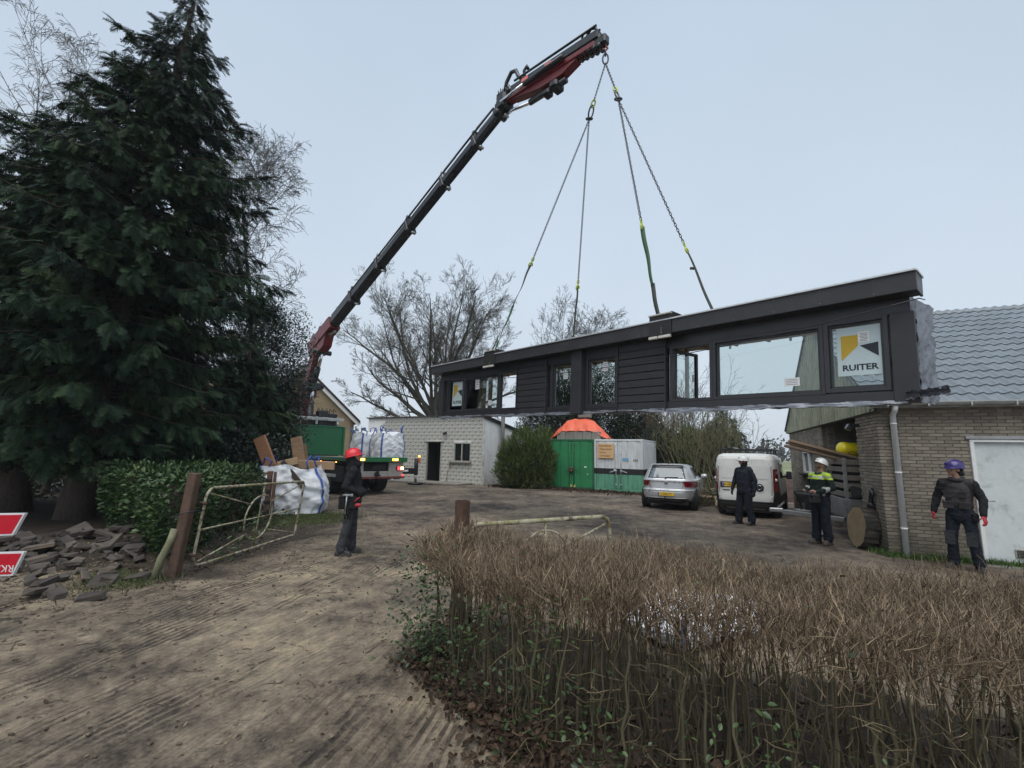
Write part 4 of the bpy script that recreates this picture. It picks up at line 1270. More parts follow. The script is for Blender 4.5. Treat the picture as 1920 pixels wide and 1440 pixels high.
def build_truck():
    # local frame: x left->right across the lorry, y forward
    M = frame(TR, TWD)
    T = empty("crane_lorry", mw=M, label="green flatbed lorry with raised black and red loading crane", cat="lorry")
    W, L, BZ = 2.55, 6.1, 1.44
    def part(mb, nm, mats, par=None): return mb.build(nm, mats, par or T)
    plank = surf("bed_planks", (.20, .185, .15), .85, var=.3, scale=2, stretch=(6, .6, 1), dirt=.4)
    part(MB().box((W / 2, L / 2, BZ - .06), (W - .12, L - .06, .06)), "bed", plank)
    b = MB()
    for x in (.04, W - .04): b.box((x, L / 2, BZ - .07), (.08, L, .14), 0, .01)
    part(b, "bed_rail", m_green)
    part(MB().box((W / 2, -.01, BZ - .075), (W + .04, .09, .19), 0, .015), "rear_bed_edge", m_green)
    hb = MB().box((W / 2, L - .04, BZ + .71), (W - .02, .08, 1.42), 0, .012)
    for x in (.06, W - .06): hb.box((x, L - .10, BZ + .70), (.10, .08, 1.44), 0, .01)
    for z in (.02, 1.39): hb.box((W / 2, L - .09, BZ + z + .03), (W - .05, .05, .06), 0, .008)
    part(hb, "headboard", m_green)
    st = part(MB().cyl((1.95, 3.9, BZ), (1.95, 3.9, BZ + 1.25), .025, n=8), "stake", m_green)
    part(MB().cyl((1.75, 3.3, BZ - .03), (1.75, 3.3, BZ + .10), .26, n=20).box((1.75, 3.3, BZ - .0), (.62, .5, .05)), "outrigger_pad_stowed", m_green)
    ch = MB()
    for x in (.62, W - .62): ch.box((x, L / 2 + 2.05, 1.02), (.12, L + 3.6, .28), 0, .01)
    for y in (.6, 2.0, 3.6, 5.2): ch.box((W / 2, y, 1.05), (1.3, .12, .2))
    part(ch, "chassis", m_blackmat)
    # side rail with amber marker lamps, toolbox, mudguards
    sd = MB().box((.10, 2.9, 1.24), (.06, 5.6, .10)).box((.30, .95, .80), (.55, 1.1, .62), 0, .02).box((.28, 4.8, .82), (.5, 1.0, .55), 0, .02)
    part(sd, "side_lockers", m_blackmat)
    amb = glow("amber_lamp", (1.0, .30, .03), 5.0); redl = glow("red_lamp", (.9, .03, .04), 3.0); hot = glow("amber_bulb", (1.0, .62, .18), 9.0)
    for y in (1.1, 2.6, 4.2, 5.6): part(MB().box((.065, y, 1.24), (.012, .07, .04), 0, .003), "marker_lamp", amb)
    part(MB().box((.0, 2.4, .72), (.03, 3.0, .12), 0, .005), "side_guard", surf("guard_alu", (.45, .46, .46), .4, metal=.6))
    # wheels: rear axle pair, second axle, front axle
    for y in (1.75, 3.1):
        for x in (.32, W - .32):
            w = wheel(T, (x, y, .50), (-1 if x < 1 else 1, 0, 0), .50, .52)
        mg = MB()
        for x in (.32, W - .32):
            mg.grid(lambda u, v: (x - .3 + .6 * v, y + .62 * math.cos(PI * u), .5 + .62 * math.sin(PI * u)), 12, 1)
        part(mg, "mudguard", m_blackmat)
    for x in (.30, W - .30): wheel(T, (x, L + 2.6, .50), (-1 if x < 1 else 1, 0, 0), .50, .36)
    # rear: underrun panel, lamps, coupling, plate recess, red strip
    gr = surf("rear_panel_grey", (.30, .295, .275), .55, var=.2, dirt=.5, dirtcol=(.12, .105, .085), scale=3)
    rp = MB().box((.42, .10, .98), (.60, .05, .62), 0, .008).box((W - .42, .10, .98), (.66, .05, .62), 0, .008).box((W / 2, .115, .79), (1.3, .05, .24), 0, .008)
    rpo = part(rp, "rear_panel", gr)
    part(MB().box((W / 2, .16, 1.10), (1.3, .04, .38)), "rear_recess", m_dark)
    part(MB().box((W / 2 + .1, .11, 1.06), (.60, .04, .22), 0, .02), "plate_holder", m_blackmat)
    part(MB().box((W / 2, .08, .66), (W - .04, .10, .09), 0, .015), "underrun_bar", surf("underrun_red", (.14, .035, .03), .6, dirt=.5))
    part(MB().cyl((W / 2, .02, .80), (W / 2, .12, .80), .09, n=14).box((W / 2, -.02, .86), (.10, .10, .16), 0, .02).box((W / 2, -.04, .76), (.22, .06, .06), 0, .01), "tow_coupling", m_black)
    for x in (.55, W - .55):
        lo = part(MB().box((x, -.066, BZ - .07), (.26, .03, .09), 0, .012), "amber_flasher", amb)
        part(MB().box((x + .03, -.083, BZ - .075), (.10, .01, .04), 0, .004), "flasher_bulb", hot, lo)
    for x in (.22, W - .22):
        lo = part(MB().box((x, .06, 1.02), (.40, .06, .17), 0, .015), "tail_lamp", m_black)
        part(MB().box((x - .03, .025, 1.02), (.24, .02, .13), 0, .006), "red_lens", redl, lo)
        part(MB().box((x + .05, .018, 1.02), (.13, .02, .10), 0, .006), "amber_lens", hot, lo)
        part(MB().box((x + (.12 if x > 1 else -.12), .05, .74), (.06, .05, .06), 0, .01), "reflector", redl)
    for (x, z) in ((.36, 1.06), (.36, .86)): part(MB().cyl((x, .06, z), (x, .10, z), .055, n=12), "socket", m_black)
    # cab far ahead, mostly behind the conifers
    cb = MB().prism([(L + 1.55, .75), (L + 3.75, .75), (L + 3.78, 1.6), (L + 3.6, 2.75), (L + 3.3, 3.15), (L + 1.65, 3.15), (L + 1.55, 2.9)], 0.03, W - .03, 0, Matrix(((0, 1, 0, 0), (1, 0, 0, 0), (0, 0, 1, 0), (0, 0, 0, 1))))
    cab = part(cb, "cab", m_green)
    part(MB().box((W / 2, L + 1.53, 2.45), (1.7, .02, .7), 0, .005), "rear_window", m_darkglass, cab)
    part(MB().box((-.01, L + 2.6, 2.3), (.03, 1.0, .75), 0, .005), "side_window", m_darkglass, cab)
    part(MB().box((.35, L + 1.2, 2.2), (.55, .5, .7), 0, .03), "tool_case", m_black)
    part(MB().box((.12, L + .93, 2.15), (.07, .04, .05), 0, .005), "green_lamp", glow("green_lamp", (.1, 1.0, .45), 6.0))
    # crane base between bed and cab: control frame, pedestal, tanks, valves
    base = Vector((W / 2 - .95 + .35, L + .75, 0))
    inv = M.inverted()
    bw = Vector((-10.42, 23.3, 0)); base = inv @ bw
    part(MB().box((W / 2, L + .62, 1.25), (2.3, .9, .45), 0, .03), "crane_frame", m_blackmat)
    al = MB()
    al.box((W / 2 - .1, L + .12, BZ + 1.78), (2.7, .10, .16), 0, .015)
    for x in (.35, 1.15, 2.2): al.box((x, L + .14, BZ + 1.7), (.10, .12, .40), 0, .01)
    for x in (.12, .75, 1.55): al.box((x, L + .07, BZ + 1.80), (.34, .05, .13), 0, .02)
    al.cyl((2.2, L + .05, BZ + 1.45), (2.2, L + .05, BZ + 1.65), .05, n=8)
    part(al, "control_bar", surf("pale_steel", (.44, .45, .44), .5, metal=.3, dirt=.5))
    tk = MB().box((1.55, L + .55, BZ + 1.55), (.50, .4, 1.35), 0, .04).box((2.05, L + .60, BZ + 1.45), (.55, .4, 1.3), 0, .04).box((1.05, L + .4, BZ + 1.2), (.28, .3, 1.6), 0, .03)
    for k in range(5): tk.tube([(1.3 + .2 * k, L + .5, BZ + 2.1), (1.3 + .2 * k, L + .45, BZ + 2.35), (1.45 + .2 * k, L + .5, BZ + 2.2)], .025, 6)
    part(tk, "hydraulic_tanks", m_black)
    # crane: everything in the vertical plane of the boom. world helper then into lorry space
    bd = Vector((.71, -.704, 0)).normalized(); sdv = Vector((.704, .71, 0)).normalized()
    def P(a, z, o=0.0): return inv @ (bw + bd * a + Vector((0, 0, z)) + sdv * o)
    def V3(v): return (inv.to_3x3() @ v)
    upv = V3(Vector((0, 0, 1)))
    def cbar(mb, a0, z0, a1, z1, wd, ht, mi=0, off=0., ch=.02): mb.bar(P(a0, z0, off), P(a1, z1, off), wd, ht, mi, ch, up=tuple(upv))
    col = MB()
    cbar(col, 0, 1.4, 0, 4.55, .50, .50)
    col.cyl(P(0, 1.3), P(0, 2.0), .42, n=20)
    colo = part(col, "crane_column", m_red)
    part(MB().box((0, 0, 0), (.46, .30, .9), 0, .02, Matrix.Translation(P(-.05, 3.0, -.32))), "column_plate", m_red, colo)
    # main cylinder from the column foot
    mc = MB().cyl(P(.42, 2.2), P(.50, 3.9), .15, n=16, mi=0); mc.cyl(P(.50, 3.9), P(.62, 4.75), .09, n=14, mi=1)
    mc.box((0, 0, 0), (.75, .5, .35), 0, .05, Matrix.Translation(P(.55, 4.85)))
    part(mc, "lift_cylinder", [m_black, m_chrome])
    # inner boom, steep
    ib = MB(); cbar(ib, -.12, 4.4, .90, 7.0, .46, .52); ib.box((0, 0, 0), (.7, .6, .6), 0, .08, Matrix.Translation(P(.0, 4.6)))
    ibo = part(ib, "inner_boom", m_red)
    ic = MB(); ic.cyl(P(.55, 4.9), P(.95, 5.75), .15, n=14); ic.cyl(P(.95, 5.7), P(1.32, 6.45), .085, n=12, mi=1); ic.cyl(P(1.30, 6.5, -.45), P(1.30, 6.5, .45), .12, n=14); ic.cyl(P(.62, 4.85, -.48), P(.62, 4.85, .48), .12, n=14)
    part(ic, "boom_cylinder", [m_black, m_chrome])
    # knuckle: red housing with reel
    slope = Vector((14.16 - .94, 12.80 - 7.12)).normalized()      # along, z
    nrm2 = Vector((-slope.y, slope.x))
    def Q(t, h, o=0.0): return P(.55 + slope.x * t + nrm2.x * h, 6.98 + slope.y * t + nrm2.y * h, o)
    def qbar(mb, t0, t1, wd, ht, h=0., mi=0, off=0., ch=.02): mb.bar(Q(t0, h, off), Q(t1, h, off), wd, ht, mi, ch, up=tuple(upv))
    kn = MB(); qbar(kn, -.45, 2.1, .54, .62); 
    kn.add(*[[Q(-.2, -.2, -.22), Q(1.6, -.2, -.22), Q(1.1, -.75, -.22), Q(.3, -.8, -.22), Q(-.2, -.2, .22), Q(1.6, -.2, .22), Q(1.1, -.75, .22), Q(.3, -.8, .22)], [(0, 1, 2, 3), (7, 6, 5, 4), (0, 4, 5, 1), (1, 5, 6, 2), (2, 6, 7, 3), (3, 7, 4, 0)]])
    kno = part(kn, "knuckle", m_red)
    part(MB().cyl(Q(.0, .30, -.16), Q(.0, .30, .16), .30, n=24).cyl(Q(.75, .42, -.12), Q(.75, .42, .12), .22, n=20), "hose_reel", m_black, kno)
    part(MB().cyl(Q(1.6, -.42, -.1), Q(1.95, -.40, .1), .05, n=8).bar(Q(1.2, -.40), Q(2.0, -.42), .06, .08), "hose_clamp", m_steel, kno)
    # telescopic sections, each thinner, with collar and runner
    secs = [(1.8, 4.2, .46, .54), (4.1, 6.6, .42, .49), (6.5, 9.0, .38, .445), (8.9, 11.4, .34, .40), (11.3, 13.3, .305, .36), (13.2, 14.6, .27, .32)]
    bs = surf("boom_black", (.012, .013, .016), .30, var=.2, bump=.02, spec=.45)
    for i, (a, b, wd, ht) in enumerate(secs):
        s = MB()
        # hexagonal section: flat top, chamfered lower edges
        hx = [(-wd / 2, -ht * .18), (-wd * .28, -ht / 2), (wd * .28, -ht / 2), (wd / 2, -ht * .18), (wd / 2, ht * .36), (wd * .40, ht / 2), (-wd * .40, ht / 2), (-wd / 2, ht * .36)]
        Vv = [Q(a, h, o) for (o, h) in hx] + [Q(b, h, o) for (o, h) in hx]
        Ff = [tuple(range(8))[::-1], tuple(range(8, 16))] + [(k, (k + 1) % 8, 8 + (k + 1) % 8, 8 + k) for k in range(8)]
        s.add(Vv, Ff)
        so = part(s, "boom_section", bs)
        c = MB(); qbar(c, b - .12, b + .03, wd + .07, ht + .07)
        part(c, "section_collar", m_black, so)
        l = MB(); l.tube([Q(b - .05, -ht / 2 - .02), Q(b + .05, -ht / 2 - .14), Q(b + .12, -ht / 2 - .16)], .035, 6); l.cyl(Q(b + .08, -ht / 2 - .17, -.08), Q(b + .08, -ht / 2 - .17, .08), .045, n=8)
        part(l, "section_latch", m_steel, so)
        r = MB()
        for o in (-.09, .07): r.cyl(Q(a + .3, ht / 2 + .14 + .02 * i, o), Q(b + (.9 if i < 5 else -.2), ht / 2 + .14 + .012 * i, o), .035 if o < 0 else .055, n=8)
        part(r, "extension_cylinder", bs, so)
        k = MB(); k.box((0, 0, 0), (.20, .26, .22), 0, .03, Matrix.Translation(Q(b - .05, ht / 2 + .14))); k.cyl(Q(b + .03, ht / 2 + .22, -.1), Q(b + .03, ht / 2 + .22, .1), .09, n=12)
        part(k, "cylinder_bracket", m_steel if i in (1, 3) else m_black, so)
    # jib at the top
    J0 = Vector((14.35, 12.93)); J1 = Vector((17.85, 12.60)); jd = (J1 - J0).normalized(); jn = Vector((-jd.y, jd.x))
    def J(t, h, o=0.): return P(J0.x + jd.x * t + jn.x * h, J0.y + jd.y * t + jn.y * h, o)
    jo = MB(); jo.bar(J(-.25, .0), J(3.3, .03), .30, .19, 0, .03, up=tuple(upv))
    jo.add(*[[J(.2, -.12, -.13), J(2.7, -.10, -.13), J(2.2, -.31, -.13), J(1.4, -.33, -.13), J(.2, -.12, .13), J(2.7, -.10, .13), J(2.2, -.31, .13), J(1.4, -.33, .13)], [(0, 1, 2, 3), (7, 6, 5, 4), (0, 4, 5, 1), (1, 5, 6, 2), (2, 6, 7, 3), (3, 7, 4, 0)]])
    jib = part(jo, "jib", surf('jib_red', (.15, .011, .012), .4, var=.3, scale=2, dirt=.4, dirtcol=(.05, .012, .012)))
    tp = MB(); tp.bar(J(.1, .22), J(3.4, .26), .33, .25, 0, .02, up=tuple(upv)); 
    for o in (-.10, .08): tp.cyl(J(.2, .50, o), J(3.3, .56, o), .035, n=8)
    part(tp, "jib_extension", m_black, jib)
    for t in (.62, 1.55): part(MB().bar(J(t, .24, -.180), J(t + .26, .245, -.180), .006, .12, 0, 0, up=tuple(upv)), "decal", surf("decal_pink", (.75, .16, .12), .5), jib)
    jc = MB(); jc.cyl(J(-.5, -.30), J(1.0, -.52), .05, n=12, mi=1); jc.cyl(J(.9, -.50), J(2.3, -.45), .09, n=12)
    jc.cyl(J(-.2, -.10, -.24), J(.9, .02, -.24), .05, n=12, mi=1); jc.cyl(J(.8, .01, -.24), J(2.3, .10, -.24), .075, n=12)
    part(jc, "jib_cylinder", [m_black, m_chrome])
    kj = MB(); kj.box((0, 0, 0), (.5, .42, .55), 0, .08, Matrix.Translation(J(-.25, -.02))); kj.cyl(J(-.45, -.30, -.22), J(-.45, -.30, .22), .14, n=14); kj.bar(J(-.3, .0), J(-.5, -.35), .3, .2, 0, .03)
    kj.cyl(J(-.1, .3, -.15), J(-.1, .3, .15), .12, n=12); kj.box((0, 0, 0), (.3, .3, .25), 0, .05, Matrix.Translation(J(-.45, .28)))
    part(kj, "jib_joint", m_black)
    hs = MB()
    hs.tube([J(-.35, .35), J(-.28, .75), J(-.10, 1.0), J(.12, .95), J(.25, .70), J(.45, .48), J(.75, .42)], .065, 8)
    hs.tube([J(.55, .50), J(.50, .75), J(.62, .85), J(.68, .72)], .05, 8)
    for k in range(6): hs.tube([J(-.5 + .1 * k, .2, -.12), J(-.45 + .1 * k, .42 + .04 * math.sin(k * 2), -.18), J(-.35 + .1 * k, .2, -.1)], .016, 5)
    part(hs, "hydraulic_hose", m_black)
    pl = MB(); pl.box((0, 0, 0), (.42, .30, .26), 0, .06, Matrix.Translation(J(1.95, -.50))); pl.box((0, 0, 0), (.28, .26, .2), 0, .05, Matrix.Translation(J(1.62, -.56)))
    part(pl, "jib_motor", m_black)
    hd = MB()
    for k in range(5):
        t = 2.75 + k * .17
        hd.box((0, 0, 0), (.24, .40, .40 - .03 * k + .05 * (k % 2)), 0, .04, Matrix.Translation(J(t, .24 - .05 * k)))
        hd.cyl(J(t, -.02 - .02 * k, -.14), J(t, -.02 - .02 * k, .14), .06, n=10)
        ring(hd, J(t + .05, -.12 - .02 * k), bd, (0, 0, 1), .05, .07, .015, 10, 5)
    hd.tube([J(2.9, .5), J(3.05, .66), J(3.2, .6), J(3.3, .45)], .035, 6); hd.tube([J(2.75, .55), J(2.8, .68), J(2.95, .62)], .03, 6)
    part(hd, "jib_head", m_black)
    tipw = HOOK + Vector((0, 0, .10))
    hk = MB(); hk.tube([inv @ (tipw + Vector((0, 0, .35))), inv @ (tipw + Vector((0, 0, .1))), inv @ (tipw + Vector((.06, 0, .0))), inv @ (tipw + Vector((0, 0, -.08))), inv @ (tipw + Vector((-.07, 0, -.02)))], .03, 8)
    part(hk, "crane_hook", m_red)
    # right outrigger: beam, leg, foot
    o0 = inv @ Vector((-9.2, 23.6, .66))
    OY = 4.4; A = Vector((W / 2, OY, .70)); Bp = Vector((5.85, OY, .70))
    ob = MB().bar(A, Bp, .26, .30, 0, .015); obo = part(ob, "outrigger_beam", m_black)
    part(MB().bar((4.2, OY - .135, .72), (5.3, OY - .135, .72), .006, .09), "reflective_strip", m_paper, obo)
    lg = MB().cyl((5.85, OY, .5), (5.85, OY, 1.35), .11, n=14).cyl((5.85, OY, .08), (5.85, OY, .6), .065, n=12, mi=1)
    lgo = part(lg, "outrigger_leg", [m_blackmat, m_chrome])
    part(MB().cyl((5.85, OY, .02), (5.85, OY, .09), .42, n=20), "foot_plate", m_black, lgo)
    part(MB().box((5.98, OY - .12, 1.25), (.12, .04, .26), 0, .005), "warning_panel", surf("warn_orange", (.6, .16, .06), .5), lgo)
    part(MB().cyl((5.95, OY - .1, 1.42), (5.95, OY - .1, 1.5), .05, n=10), "beacon", amb, lgo)
    return M
TM = build_truck()

# bulk bags -------------------------------------------------------------
def bulk_bag(M, w, d, h, label, group, slump=.06, seed=1, loops=True, open_top=False, lean=0.0, wr=1.0):
    rnd = random.Random(seed)
    B = empty("bulk_bag", mw=M, label=label, cat="bulk bag", group=group)
    ph = [rnd.uniform(0, 6) for _ in range(8)]
    def fn(u, v):
        a = 2 * PI * u
        # rounded square outline
        c, s = math.cos(a), math.sin(a)
        k = 1 / max(abs(c), abs(s)) ** .72
        bul = 1 + slump * math.sin(PI * min(1, v * 1.05)) - .10 * max(0, v - .72) * 2
        cx, cy = c * 2.2 + seed * 3.1, s * 2.2 + v * 1.3
        n1 = 1 - abs(2 * float(fbm(np.array([cx + v * 1.2]), np.array([cy + v * 2.6]), 3, seed)[0]) - 1) * 3
        n2 = 1 - abs(2 * float(fbm(np.array([cx * 2.1 - v * 3]), np.array([cy * 2.3 + 9]), 3, seed + 5)[0]) - 1) * 3
        f = wr * (.045 * n1 + .028 * n2) + .012 * math.sin(5 * a + ph[0] + 4 * v)
        r = k * bul + f * 1.3
        z = h * v + .05 * math.sin(3 * a + ph[3]) * v + .03 * math.sin(7 * a + ph[4]) * v
        return (w / 2 * r * c + lean * v * v, d / 2 * r * s, z)
    b = MB(); b.grid(fn, 88, 36, closed_u=True)
    top = [fn(i / 24, 1.0) for i in range(24)]
    if not open_top:
        cz = sum(p[2] for p in top) / 24 + .06
        def ft(u, v):
            p = fn(u, 1.0); q = (lean, 0, cz)
            t = v
            return (p[0] + (q[0] - p[0]) * t, p[1] + (q[1] - p[1]) * t, p[2] + (q[2] - p[2]) * t + .05 * math.sin(9 * u * 2 * PI + ph[5]) * t * (1 - t) * 4)
        b.grid(ft, 48, 6, closed_u=True)
    else:
        def fi(u, v):
            p = fn(u, 1.0); return (p[0] * (1 - .04 * v), p[1] * (1 - .04 * v), p[2] - .45 * v)
        b.grid(fi, 48, 3, closed_u=True)
    b.build("sack", m_bag, B)
    for a in (.125, .375, .625, .875):
        for du in (0,):
            pts = []
            for i in range(9):
                p = Vector(fn(a + du, i / 8)); r = Vector((p.x - lean * (i / 8) ** 2, p.y, 0)).normalized(); pts.append(p + r * .012)
            m = MB()
            for i in range(8):
                p, q = pts[i], pts[i + 1]
                sd = (q - p).cross(Vector((p.x, p.y, 0))).normalized() * .034
                nn = Vector((p.x, p.y, 0)).normalized() * .006
                m.add([p - sd, p + sd, q + sd, q - sd, p - sd + nn, p + sd + nn, q + sd + nn, q - sd + nn], [(4, 5, 6, 7), (0, 3, 2, 1), (0, 4, 7, 3), (1, 2, 6, 5)], 0)
            m.build("strap", m_blue, B)
        if not loops: continue
        p = Vector(fn(a, 1.0)); q = Vector(fn(a + .03, 1.0)); p2 = Vector(fn(a - .03, 1.0))
        ht = rnd.uniform(.18, .36); sw = Vector((rnd.uniform(-.15, .15), rnd.uniform(-.15, .15), 0))
        pts = [p2, p2 + Vector((0, 0, ht * .6)) + sw * .4, (p + sw + Vector((0, 0, ht))), q + Vector((0, 0, ht * .6)) + sw * .6, q]
        m = MB(); m.tube(pts, .022, 6); m.build("lifting_loop", m_blue, B)
    return B
for k, (x, y, s) in enumerate(((.62 + .95, .95, 3), (1.80 + .28, 2.2, 5))): pass
bulk_bag(TM @ Matrix.Translation((1.98, .62, 1.42)), 1.06, 1.0, 1.0, "full white bulk bag with blue straps at the right rear of the lorry bed", "bulk bags on the lorry", seed=3)
bulk_bag(TM @ Matrix.Translation((1.75, 1.88, 1.42)) @ Matrix.Rotation(.08, 4, 'Z'), 1.16, 1.0, 1.02, "full white bulk bag on the lorry bed behind the rear one", "bulk bags on the lorry", seed=8)
# ================================================================ CAR, VAN, TRAILER
class Shell:
    """car body as stacked rounded outlines: levels (z, rear y, front y, half width), exponent n"""
    def __init__(s, levels, n): s.lv, s.n = levels, n
    def at(s, z):
        lv = s.lv
        if z <= lv[0][0]: return lv[0][1:]
        for a, b in zip(lv, lv[1:]):
            if z <= b[0]:
                t = (z - a[0]) / (b[0] - a[0] + 1e-9)
                return tuple(a[i] + (b[i] - a[i]) * t for i in (1, 2, 3))
        return lv[-1][1:]
    def p(s, a, z, off=0.0):
        y0, y1, hw = s.at(z); n = s.n
        c, sn = math.cos(a), math.sin(a)
        x = (hw + off) * math.copysign(abs(c) ** (2 / n), c)
        y = (y0 + y1) / 2 + ((y1 - y0) / 2 + off) * math.copysign(abs(sn) ** (2 / n), sn)
        return Vector((x, y, z))
    def ang(s, x, z):                      # angle on the rear for a given x
        hw = s.at(z)[2]; r = min(.99999, abs(x) / hw)
        c = r ** (s.n / 2)
        return -PI / 2 + math.copysign(PI / 2 - math.acos(c), x)
    def rear(s, x, z, off=0.0): return s.p(s.ang(x, z), z, off)
    def body(s, nz=4, na=96):
        b = MB(); zs = []
        for a, c in zip(s.lv, s.lv[1:]):
            zs += [a[0] + (c[0] - a[0]) * i / nz for i in range(nz)]
        zs.append(s.lv[-1][0])
        N = na
        ang = []
        for i in range(N):                 # more samples in the corners
            q = i / N * 4; k = int(q); f = q - k
            f = f + .10 * math.sin(2 * PI * f) * -1
            ang.append((k + f) * PI / 2)
        vs = [s.p(a, z) for z in zs for a in ang]
        fs = [(j * N + i, j * N + (i + 1) % N, (j + 1) * N + (i + 1) % N, (j + 1) * N + i) for j in range(len(zs) - 1) for i in range(N)]
        fs.append(tuple(range((len(zs) - 1) * N, len(zs) * N))); fs.append(tuple(range(N))[::-1])
        b.add(vs, fs, 0, True); return b
    def patch(s, corners, off=.006, nu=10, nv=8, th=.0, mi=0):
        """corners: four (x or angle, z) on the rear, lower-left, lower-right, upper-right, upper-left"""
        (x0, z0), (x1, z1), (x2, z2), (x3, z3) = corners
        b = MB()
        def fn(u, v):
            xb, zb = x0 + (x1 - x0) * u, z0 + (z1 - z0) * u
            xt, zt = x3 + (x2 - x3) * u, z3 + (z2 - z3) * u
            x, z = xb + (xt - xb) * v, zb + (zt - zb) * v
            return s.rear(x, z, off)
        b.grid(fn, nu, nv, mi); return b
    def apatch(s, a0, a1, z0, z1, off=.006, nu=10, nv=8, top=None):
        b = MB(); t0, t1 = top if top else (a0, a1)
        b.grid(lambda u, v: s.p((a0 + (a1 - a0) * u) * (1 - v) + (t0 + (t1 - t0) * u) * v, z0 + (z1 - z0) * v, off), nu, nv); return b

silver = surf("silver_paint", (.46, .475, .49), .32, metal=.45, var=.03, scale=1, bump=0, dirt=.12, dirtcol=(.30, .29, .27), coat=.5)
vanw = surf("van_white", (.62, .63, .61), .38, var=.07, bump=0, dirt=.4, dirtcol=(.42, .40, .35), scale=.8, coat=.2)
plast = surf("dark_plastic", (.018, .018, .02), .55, var=.2, bump=.05)
lens = NT("tail_lens"); lens.color((.16, .006, .012)); lens.set(Roughness=.12, Coat_Weight=.5); lens = lens.mat
lens2 = NT("clear_lens"); lens2.color((.55, .50, .48)); lens2.set(Roughness=.15); lens2 = lens2.mat
platey = surf("plate_yellow", (.70, .45, .03), .4, var=.05, bump=0); plateb = surf("plate_blue", (.03, .08, .4), .4, bump=0)
rglass = NT("rear_glass"); rglass.color((.10, .13, .15)); rglass.set(Roughness=.04); rglass.b.inputs['Specular IOR Level'].default_value = .9; rglass = rglass.mat

def plate(parent, txt, c, w=.52, h=.11):
    b = MB().box(c, (w, .012, h), 0, .003)
    o = b.build("number_plate", platey, parent)
    MB().box((c[0] - w / 2 + .03, c[1] - .0075, c[2]), (.045, .003, h - .012)).build("blue_band", plateb, o)
    text_part("lettering", txt, h * .95, m_black, o, upright((c[0] + .02, c[1] - .0075, c[2])), sx=.95)
    return o

